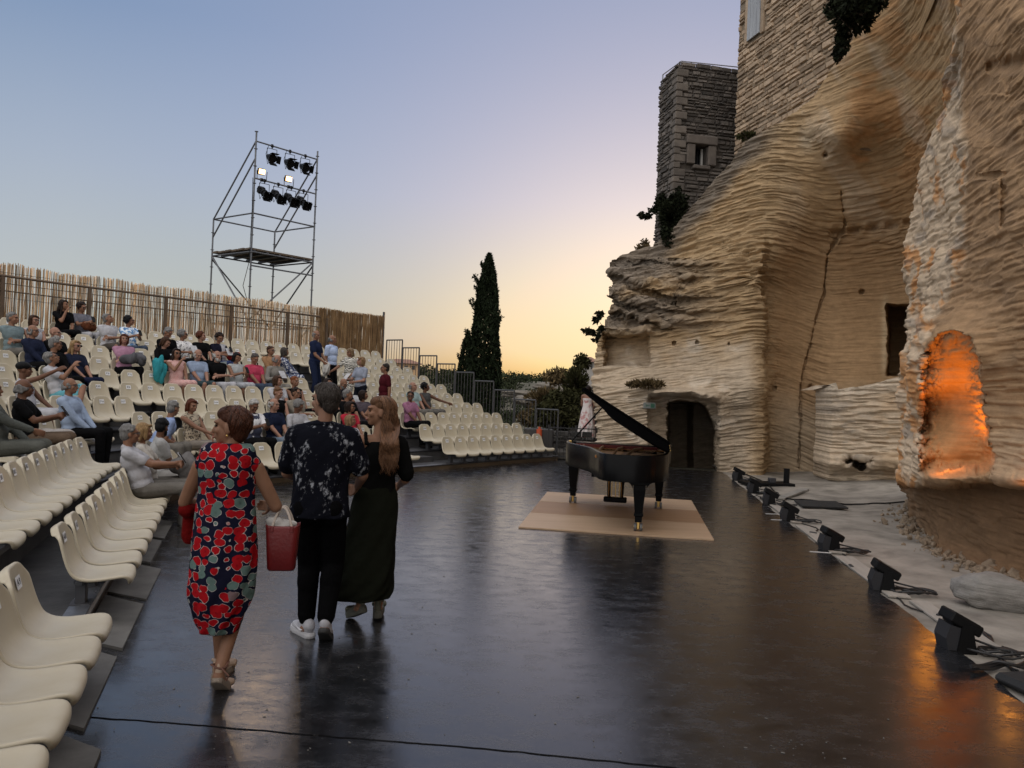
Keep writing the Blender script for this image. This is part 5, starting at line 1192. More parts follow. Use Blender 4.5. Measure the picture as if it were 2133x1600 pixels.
# rock shelves on the slope
for i,(px,py,Y,sx,sz,l) in enumerate(((1178,806,52,2.6,.35,'upper pale rock shelf on the far slope'),(1120,822,46,2.4,.22,'lower pale rock shelf on the far slope'),(1205,818,44,1.6,.35,'blocky rock shelf on the slope behind the stone steps'),(1160,838,38,2.2,.3,'nearest pale rock shelf on the slope behind the wild bushes'))):
    P=V(px,py,Y); o=obj('rock_shelf',stone_mesh('rock_shelf',(sx,sx*.7,sz),20+i,ROCK,(.17,.15,.125)),loc=tuple(P)); tag(o,l,'rock')
# stone steps, iron fence, side wall
def build_steps():
    t=thing('stone_steps','rough grey stone steps climbing beside the left end of the cliff','steps',(2.2,21.2,0)); A=Vector((2.2,21.2,0)); sm_=M('rough_step_stone',(.085,.078,.07),.95,c2=(.05,.046,.04),scale=4,bump=.8,bscale=15); 
    for k in range(13):
        y=20.9+.42*k; z=.16*k; p=V(1208,900,y); g=G(); g.box((p.x+.25+.02*(k%3),y+.25,z-.35),(1.25+.1*(k%2),.62,.9),Matrix.Rotation(.03*((k*7)%5-2),3,'Z'),.03); o=g.out('step',sm_,t); o.location=-A
    g=G(); a=V(1190,900,20.7); 
    for k in range(12):
        y=20.9+.45*k; p=V(1196-3*k*.4,900,y)
        for q in range(3+k//3): g.box((p.x-.38+.03*((k+q)%3),y+.2,-.4+.24*q+.1*k*.35),(.35,.5,.22),Matrix.Rotation(.05*((k*3+q)%5-2),3,'Z'),.025)
    o=g.out('side_wall',sm_,t); o.location=-A
build_steps()
def build_iron_fence():
    IR=M('black_iron',(.012,.012,.012),.6); a=gnd(1142,962); b=gnd(1266,966); t=thing('iron_fence','low black iron fence with thin uprights at the back of the stage','fence',tuple(a)); A=Vector(a); d=b-a; a=a+Vector((0,.35,0))
    g=G()
    for u in (0,.46,.99): p=a+d*u; g.box((p.x,p.y,.5),(.07,.07,1.0)) if u>.9 else g.box((p.x,p.y,.47),(.04,.04,.94))
    o=g.out('posts',IR,t); o.location=-A
    g=G(); 
    for z in (.12,.86): g.tube(a+Vector((0,0,z)),a+d*.99+Vector((0,0,z)),.014,n=5)
    o=g.out('rails',IR,t); o.location=-A
    g=G(); n=15
    for i in range(1,n): p=a+d*(i/n); g.tube(p,p+Vector((0,0,.93)),.008,n=5)
    o=g.out('bars',IR,t); o.location=-A
    # dark dry-stone bank behind it
    g=G(); p0=gnd(1135,958)+Vector((-.5,1.2,0)); masonry(g,Vector((p0.x,p0.y,-.6)),Vector((1,0.05,0)),1.9,1.25,ch=(.09,.16),sw=(.15,.4),seed=41); o=g.out('stone_bank',M('dark_bank_stone',(.055,.052,.05),.95,c2=(.035,.033,.03),scale=5,bump=.8,isl=.4)); tag(o,'dark dry stone bank behind the iron fence','wall')
build_iron_fence()
def build_far_houses():
    RO=M('terracotta_roof',(.24,.13,.085),.9,c2=(.18,.09,.06),scale=6); WL=M('ochre_render',(.42,.27,.15),.9); WG=M('grey_render',(.28,.26,.24),.9); GL=M('dark_window',(.02,.02,.02),.3)
    def house(name,px,py0,py1,w_,Y,lab,wm,rz):
        P=V(px,py1,Y); h=V(px,py0,Y).z-P.z; t=thing(name,lab,'house',tuple(P),rz); W=w_/1600*Y; g=G(); g.box((0,1.5,-2+h*.3),(W,3,4+h*.6)); wl=g.out('wall',wm,t); zt=h*.6
        g=G(); v=[(-W/2-.3,-.3,zt),(W/2+.3,-.3,zt),(W/2+.3,3.3,zt),(-W/2-.3,3.3,zt),(-W*.25,1.5,h),(W*.25,1.5,h)]; g.add(v,[(0,1,5,4),(1,2,5),(2,3,4,5),(3,0,4),(3,2,1,0)]); g.out('roof',RO,t)
        for s in (-.28,.05,.3):
            g=G(); g.box((W*s,-.01,zt*.45),(W*.10,.06,zt*.5)); g.out('window',GL,wl)
    house('hill_house',842,747,772,62,62,'low house with a shallow tiled roof glimpsed behind the stepped railing',WL,.25)
    house('hillside_cottage',1222,741,772,34,48,'small grey cottage half hidden behind bushes left of the cliff',WG,-.1)
    P=gnd(1115,962)+Vector((.1,1.0,0)); t=thing('equipment_cabinet','dark cabinet with an orange object on it behind the end of the railing','cabinet',tuple(P)); g=G(); g.box((0,0,.4),(.75,.4,.8),bev=.02); g.out('cabinet_body',M('dark_cabinet',(.03,.028,.027),.6),t)
    P2=gnd(1119,962)+Vector((.1,.75,0)); 
    g=G(); g.tube((0,-.25,.42),(0,-.25,.80),.075,n=14); g.tube((0,-.25,.80),(0,-.25,.86),.03,n=8); g.out('orange_canister',M('orange_red_paint',(.45,.07,.02),.5),t)
build_far_houses()
def debris():                              # tiny chips and flecks lying on the stage
    g=G(); r=random.Random(77)
    for i in range(150):
        px=r.uniform(120,2000); py=1010+580*r.random()**.8
        if i<18: px=r.gauss(1640,70); py=r.gauss(1560,26)
        P=gnd(px,py)
        if P.x>edge_x(P.y)-.08 or P.y<3.4 or P.x<-2.2: continue
        a=r.uniform(0,PI); s=r.uniform(.002,.006); g.box((P.x,P.y,.007),(s*r.uniform(1,3.5),s,.003),Matrix.Rotation(a,3,'Z'))
    tag(g.out('debris',M('pale_fleck',(.16,.15,.135),.9)),'small pale flecks and chips scattered over the stage','debris',kind='stuff')
debris()
# ================================================================ people
SKINS={}
def skin(c):
    k=tuple(c)
    if k not in SKINS: SKINS[k]=M('skin',c,.5,c2=tuple(x*.86 for x in c),scale=14,spec=.18,bump=.08,bscale=90)
    return SKINS[k]
TAN=(.21,.108,.068); FAIR=(.28,.152,.107); DARKT=(.13,.064,.04)
HAIRM={}
def hairm(c):
    k=tuple(c)
    if k not in HAIRM: HAIRM[k]=M('hair',c,.5,c2=tuple(x*.55 for x in c),scale=26,stretch=(2.5,2.5,.5),bump=.9,bscale=60,spec=.12,lo=.3,hi=.6,dist=.012)
    return HAIRM[k]
EYE=M('eye_dark',(.02,.015,.012),.3); LIP=M('lips',(.25,.085,.07),.5); LENS=M('spectacle_lens',(.015,.014,.014),.15)
def ik(a,b,l1,l2,pole):
    a,b=Vector(a),Vector(b); d=b-a; L_=min(d.length,(l1+l2)*.995); d.normalize(); b=a+d*L_
    x=(l1*l1-l2*l2+L_*L_)/(2*L_); h=math.sqrt(max(l1*l1-x*x,0)); p=Vector(pole)-d*Vector(pole).dot(d)
    if p.length<1e-4: p=Vector((0,0,-1))-d*d.z*-1
    p.normalize(); return a+d*x+p*h,b
def rot(yaw=0,pitch=0,roll=0): return Matrix.Rotation(R(yaw),3,'Z')@Matrix.Rotation(R(pitch),3,'X')@Matrix.Rotation(R(roll),3,'Y')
HANDS={'lap':((-.06,-.30,.13),(.06,-.30,.14)),'knees':((-.12,-.40,.17),(.12,-.40,.17)),'phone':((-.05,-.33,.40),(.05,-.32,.38)),'read':((-.11,-.34,.33),(.10,-.34,.33)),
       'crossed':((.13,-.19,.33),(-.14,-.17,.30)),'chin':((-.03,-.20,.60),(.05,-.30,.15)),'raise':((-.16,-.46,.78),(.10,-.34,.13)),'point':((-.1,-.28,.15),(.52,-.30,.34)),'cane':((.02,-.46,.24),(.10,-.30,.14)),'low':((-.10,-.30,.12),(.12,-.34,.10))}
def hand(g,w_,fd,pn,side,s=1.0,curl=.55,fr=.0088):
    """palm plus five separate fingers; fd = direction the hand points, pn = palm normal"""
    w_=Vector(w_); fd=Vector(fd).normalized(); pn=Vector(pn); pn=(pn-fd*pn.dot(fd)).normalized(); ac=fd.cross(pn)*side
    k=w_+fd*.085*s
    for u in (-.026,0,.026): g.cap(w_+fd*.012*s+ac*u*.7*s,k+ac*u*s,.0155*s,.0145*s,8)
    for i,(u,L_) in enumerate(((-.031,.072),(-.010,.082),(.011,.078),(.030,.062))):
        p=k+ac*u*s; a=0; 
        for q,seg in enumerate((.44,.32,.24)):
            a+=curl*(.9+.12*i)*(1 if q else .6); dv=fd*math.cos(a)+pn*math.sin(a); n_=p+dv*L_*seg*s*1.05; g.cap(p,n_,fr*s*(1-.08*q),fr*s*(.94-.08*q),7); p=n_
    p=w_+fd*.025*s-ac*.026*s; q=p+(fd*.6-ac*.75+pn*.45).normalized()*.036*s; g.cap(p,q,.0115*s,.0105*s,7); g.cap(q,q+(fd*.85-ac*.15+pn*.5).normalized()*.032*s,.0105*s,.009*s,7)
class Rig: pass
def seated(lean=4,twist=0,hy=0,hp=0,arms='lap',legs='down',sc_=1.0,slump=0):
    r=Rig(); T=rot(twist,-lean*-1 if False else 0); r.T=Matrix.Rotation(R(twist),3,'Z')@Matrix.Rotation(R(lean-12),3,'X')
    r.hip=Vector((0,.055,.10)); r.base=r.hip; f=lambda p:r.hip+r.T@(Vector(p)*sc_)
    r.belly=f((0,-.005,.16)); r.chest=f((0,.0,.33)); r.neck=f((0,.02-slump*.02,.485)); r.sh=[f((-.168,.01,.435)),f((.168,.01,.435))]
    r.Hd=Matrix.Rotation(R(twist*.4+hy),3,'Z')@Matrix.Rotation(R(hp),3,'X'); r.head=r.neck+Matrix.Rotation(R(twist),3,'Z')@Vector((0,-.025-.03*math.sin(R(hp)),.155))*sc_
    r.hj=[Vector((-.085,.03,.085)),Vector((.085,.03,.085))]
    fl=-.40
    if legs=='cross': r.kn=[Vector((-.08,-.40,.12)),Vector((-.02,-.42,.25))]; r.an=[Vector((-.10,-.40,fl+.07)),Vector((-.22,-.56,.00))]; r.ft=[(0,-1,-.15),(-.4,-.85,-.25)]
    elif legs=='wide': r.kn=[Vector((-.19,-.39,.13)),Vector((.19,-.39,.13))]; r.an=[Vector((-.17,-.36,fl+.04)),Vector((.17,-.38,fl+.04))]; r.ft=[(-.15,-1,-.12),(.15,-1,-.12)]
    else: r.kn=[Vector((-.10,-.41,.12)),Vector((.10,-.41,.13))]; r.an=[Vector((-.10,-.42,fl+.04)),Vector((.09,-.38,fl+.04))]; r.ft=[(0,-1,-.12),(.05,-1,-.12)]
    hs=HANDS[arms]; r.el=[];r.wr=[]; Tz=Matrix.Rotation(R(twist),3,'Z')
    for i in (0,1):
        t=Tz@Vector(hs[i]); t=r.hip*0+Vector((0,.05,0))+t
        e,w_=ik(r.sh[i],t,.275*sc_,.25*sc_,((-1 if i==0 else 1)*(.55 if arms!='crossed' else .9),.35,-.8)); r.el.append(e); r.wr.append(w_)
    r.hl=['flat']*2; r.s=sc_; r.arms=arms; return r
def body_parts(g,r,male=True,grow=0,head=True,fingers=True):
    s=r.s; q=1.0 if male else .90
    T=r.T; g.ell(r.hip+T@Vector((0,.005,.02)),(.165*(1 if male else 1.02)+grow,.115+grow,.115+grow),T); g.ell(r.belly,(.142*q+grow,.112*q+grow,.14+grow),T); g.ell(r.chest,(.162*q+grow,.112*q+grow,.165+grow),T)
    g.cap(r.sh[0]*.82+r.neck*.18,r.sh[1]*.82+r.neck*.18,.062*q+grow,None,10); g.cap(r.chest.lerp(r.neck,.75),r.head+r.Hd@Vector((0,.02,-.05)),.054*q,.050*q,10)
    for i in (0,1):
        g.cap(r.sh[i],r.el[i],.052*q,.041*q); g.cap(r.el[i],r.wr[i],.042*q,.027*q)
        g.cap(r.hj[i],r.kn[i],.086*q,.060*q); g.cap(r.kn[i],r.an[i],.057*q,.038*q); fd=Vector(r.ft[i]).normalized(); g.cap(r.an[i]+Vector((0,.02,-.03)),r.an[i]+fd*.15+Vector((0,0,-.03)),.036,.026)
        if fingers:
            d=(r.wr[i]-r.el[i]).normalized(); inn=Vector((1 if i==0 else -1,0,0))
            if r.arms in('lap','knees','low','crossed'): pn=Vector((0,0,-1))+inn*.2; fdv=d+Vector((0,-.3,-.2))+inn*.3
            else: pn=inn; fdv=d+inn*.15
            hand(g,r.wr[i],fdv,pn,1 if i==0 else -1,1.0*(1 if male else .92),.55 if r.arms!='phone' else .8)
    if head:
        H=r.Hd; c=r.head; hs=.97 if male else .92; f=lambda p:c+H@(Vector(p)*hs)
        g.ell(f((0,.012,.035)),(.074*hs,.092*hs,.088*hs),H,16,11); g.ell(f((0,-.022,-.028)),(.060*hs,.070*hs,.082*hs),H,16,11); g.ell(f((0,-.058,-.082)),(.032*hs,.030*hs,.026*hs),H)
        g.cap(f((0,-.088,.018)),f((0,-.108,-.022)),.010,.0145,8); g.ell(f((0,-.078,.036)),(.05,.022,.014),H)
        g.ell(f((0,-.088,-.058)),(.026,.014,.012),H)
        for x in (-1,1): g.ell(f((x*.074,.012,-.005)),(.010,.022,.032),H); g.ell(f((x*.04,-.062,-.018)),(.022,.022,.022),H)
def face_bits(r,parent,male=True,glasses=False,dark=False,beard=None):
    H=r.Hd; c=r.head; hs=.97 if male else .92; f=lambda p:c+H@(Vector(p)*hs); g=G(); g.mi=0
    for x in (-1,1): g.ell(f((x*.031,-.083,.012)),(.0135,.006,.007),H,8,6); g.cap(f((x*.017,-.094,.032)),f((x*.047,-.082,.032)),.0045,.0035,6)
    g.mi=1; g.cap(f((-.022,-.100,-.060)),f((.022,-.100,-.060)),.0062,None,6)
    o=g.out('face_features',[EYE,LIP],parent,True)
    if glasses:
        g=G()
        for x in (-1,1):
            n=14; cc=f((x*.035,-.104,.010)); rr=.023
            pts=[cc+H@Vector((rr*math.cos(2*PI*k/n),0,rr*.8*math.sin(2*PI*k/n))) for k in range(n+1)]; g.path(pts,.0028,4)
            if dark: g.ell(cc,(.022,.004,.018),H,10,6)
            g.path([f((x*.058,-.100,.014)),f((x*.076,-.05,.014)),f((x*.078,.02,.008))],.0026,4)
        g.path([f((-.013,-.108,.014)),f((.013,-.108,.014))],.0026,4); g.out('glasses',LENS,parent)
    if beard: 
        g=G(); g.ell(f((0,-.050,-.078)),(.056,.052,.050),H); g.ell(f((0,-.03,-.06)),(.066,.06,.045),H); me=remesh(g,.012,1); me.materials.append(hairm(beard)); obj('beard',me,parent)
def hair_shape(r,style,male=True,seed=0):
    g=G(); H=r.Hd; c=r.head; hs=.97 if male else .92; f=lambda p:c+H@(Vector(p)*hs); q=random.Random(seed)
    if style in('short','bob','long','curly','pony'):
        g.ell(f((0,.026,.052)),(.082*hs,.090*hs,.080*hs),H,16,10); g.ell(f((0,.050,.0)),(.076*hs,.062*hs,.085*hs),H); g.cap(f((-.045,-.040,.096)),f((.048,-.042,.094)),.018,.017,8)
    if style=='short':
        for k in range(26): a=q.uniform(-2.6,2.6); e=q.uniform(-.1,1.4); p=(.080*math.sin(a)*math.cos(e),.02+.088*math.cos(a)*math.cos(e),.045+.082*math.sin(e)); g.ell(f(p),(.018,.018,.014))
    if style in('bob','long','pony'):
        for x in (-1,1): g.cap(f((x*.074,.0,.05)),f((x*.076,-.010 if style=='bob' else .01,-.085)),.026,.020,8); g.cap(f((x*.06,.05,.03)),f((x*.062,.055,-.11)),.032,.022,8)
        g.cap(f((0,.08,.03)),f((0,.075,-.10)),.05,.03,8); g.cap(f((-.02,-.07,.10)),f((.065,-.07,.06)),.020,.014,8)
        if style=='long':
            for x in (-.06,-.02,.02,.06): g.cap(f((x,.07,-.05)),c+H@Vector((x*1.2,.085,-.12))+Vector((x*.3,.03,-.13)),.034,.018,8)
            for x in (-1,1): g.cap(f((x*.07,.0,-.05)),c+H@Vector((x*.085,.0,-.10))+Vector((x*.02,-.02,-.12)),.026,.014,8)
    if style=='curly':
        for k in range(70): a=q.uniform(-2.3,2.3); e=q.uniform(-.5,1.5); p=(.092*math.sin(a)*math.cos(e),.03+.098*math.cos(a)*math.cos(e),.03+.10*math.sin(e)); g.ell(f(p),(.026,.026,.024))
    if style=='fringe':
        for k in range(40): a=q.uniform(-2.2,2.2); p=(.072*math.sin(a),.022+.082*math.cos(a),q.uniform(-.05,.04)); g.ell(f(p),(.020,.020,.024))
    if style=='cap': g.ell(f((0,.018,.062)),(.086,.10,.072),H); g.ell(f((0,-.10,.055)),(.06,.06,.012),H)
    return g
def clothe(r,top=None,sleeve='short',bottom=None,leg='long',male=True,skirt=False,vox=.014):
    q=1.0 if male else .90; outs=[]
    T=r.T
    if top is not None:
        g=G(); w_=.018
        g.ell(r.belly,(.15*q+w_,.122*q+w_,.155),T); g.ell(r.chest,(.165*q+w_,.118*q+w_,.158),T); g.ell(r.hip+T@Vector((0,0,.05)),(.165*q+w_,.12+w_,.10),T); g.cap(r.sh[0]*.85+r.neck*.15,r.sh[1]*.85+r.neck*.15,.066*q,None,10)
        g.cap(r.chest.lerp(r.neck,.55),r.chest.lerp(r.neck,1.0),.072*q,.066*q,10)
        for i in (0,1):
            if sleeve=='none': g.ell(r.sh[i].lerp(r.neck,.18),(.058*q,.066*q,.062*q)); continue
            e=r.el[i] if sleeve=='long' else r.sh[i].lerp(r.el[i],.66); g.cap(r.sh[i],e,.066*q,.060*q if sleeve=='short' else .053*q)
            if sleeve=='long': g.cap(r.el[i],r.el[i].lerp(r.wr[i],.90),.053*q,.040*q)
        me=remesh(g,vox,2); outs.append(('dress' if skirt else 'top',me,top))
    if bottom is not None:
        g=G(); w_=.016; g.ell(r.hip+T@Vector((0,.005,.01)),(.168+w_,.12+w_,.115+w_),T)
        for i in (0,1):
            if leg=='long': g.cap(r.hj[i],r.kn[i],.098*q,.072*q); g.cap(r.kn[i],r.an[i].lerp(r.kn[i],.06),.071*q,.058*q)
            else: g.cap(r.hj[i],r.hj[i].lerp(r.kn[i],.92 if leg=='short' else 1.0),.100*q,.086*q)
        if skirt or leg=='skirt':
            g.cap(r.hj[0].lerp(r.hj[1],.5)+Vector((0,0,.01)),r.kn[0].lerp(r.kn[1],.5),.12*q,.09*q)
            if leg=='maxi': g.cap(r.kn[0].lerp(r.kn[1],.5),r.an[0].lerp(r.an[1],.5)+Vector((0,0,.08)),.12,.13)
        me=remesh(g,vox,2); outs.append(('skirt' if leg in('skirt','maxi') else ('shorts' if leg=='short' else 'trousers'),me,bottom))
    return outs
def shoes(r,m,parent):
    for i in (0,1):
        g=G(); fd=Vector(r.ft[i]).normalized(); a=r.an[i]; g.cap(a+Vector((0,.03,-.028)),a+fd*.165+Vector((0,0,-.032)),.043,.034); g.cap(a+Vector((0,.02,0)),a+Vector((0,.02,-.02)),.045)
        me=remesh(g,.014,2); me.materials.append(m); obj('shoe',me,parent)
def make_person(r,loc,rz,label,sk,hair,hc,top,sleeve,bottom,leg,male,glasses=0,beard=None,skirt=False,shoe=None,vox=.014,group='people seated in the audience'):
    t=thing('person',label,'person',loc,rz,group)
    g=G(); body_parts(g,r,male); me=remesh(g,.0105,2,.4); me.materials.append(skin(sk)); obj('body',me,t)
    face_bits(r,t,male,glasses>0,glasses==2,beard)
    if hair!='none': me=remesh(hair_shape(r,hair,male,int(abs(loc[0]*97+loc[1]*31))),.011,1); me.materials.append(hairm(hc)); obj('hat' if hair=='cap' else 'hair',me,t)
    for n,me,m in clothe(r,top,sleeve,bottom,leg,male,skirt,vox): me.materials.append(m); obj(n,me,t)
    if shoe: shoes(r,shoe,t)
    return t
def pattern(name,a,b,scale,lo=.48,hi=.52,vor=False,c3=None,stretch=(1,1,1),wave=False):
    m=M(name,a,.85,bump=.3,bscale=20); N=m.node_tree.nodes; L=m.node_tree.links; bs=N['Principled BSDF']
    tc=N.new('ShaderNodeTexCoord'); mp=N.new('ShaderNodeMapping'); mp.inputs['Scale'].default_value=stretch; L.new(tc.outputs['Object'],mp.inputs[0])
    if wave: n=N.new('ShaderNodeTexWave'); n.inputs['Scale'].default_value=scale; n.inputs['Distortion'].default_value=9 if wave=='zebra' else 0; n.bands_direction='Z'; n.inputs['Detail Scale'].default_value=1.2; o=n.outputs['Fac']
    else: n=N.new('ShaderNodeTexNoise'); n.inputs['Scale'].default_value=scale; n.inputs['Detail'].default_value=3; o=n.outputs['Fac']
    L.new(mp.outputs[0],n.inputs['Vector']); q=N.new('ShaderNodeMapRange'); q.inputs[1].default_value=lo; q.inputs[2].default_value=hi; L.new(o,q.inputs[0])
    x=N.new('ShaderNodeMix'); x.data_type='RGBA'; x.inputs[6].default_value=(*a,1); x.inputs[7].default_value=(*b,1); L.new(q.outputs[0],x.inputs[0]); L.new(x.outputs[2],bs.inputs['Base Color']); return m
WHITE=(.58,.58,.62); NAVY=(.018,.022,.045); BLK=(.007,.007,.008); GREYH=(.21,.205,.20); WHITEH=(.44,.43,.41); BRN=(.055,.026,.014); DBR=(.022,.013,.010); AUB=(.10,.030,.014); BLOND=(.33,.21,.10)
C=cloth; TROU=C((.20,.185,.165)); JEAN=C((.075,.10,.15)); LJEAN=C((.22,.28,.36)); BLKC=C(BLK); WHC=C(WHITE); SHB=C((.02,.018,.016)); SHW=C((.5,.5,.48))
PATB=pattern('blue_white_print',(.10,.22,.42),(.6,.66,.72),14); PATN=pattern('navy_white_print',(.03,.045,.11),(.5,.52,.56),22,.5,.56); PATW=pattern('white_grey_print',(.62,.62,.62),(.12,.12,.13),20,.56,.6); LEO=pattern('leopard_print',(.36,.30,.22),(.07,.055,.04),30,.52,.56); ZEB=pattern('zebra_print',(.62,.60,.54),(.012,.012,.012),9,.45,.5,wave='zebra'); STR=pattern('red_white_stripes',(.62,.48,.45),(.32,.07,.06),30,.45,.55,wave='s'); PLAID=pattern('blue_check',(.22,.33,.58),(.52,.58,.70),16,.4,.6,wave='s')
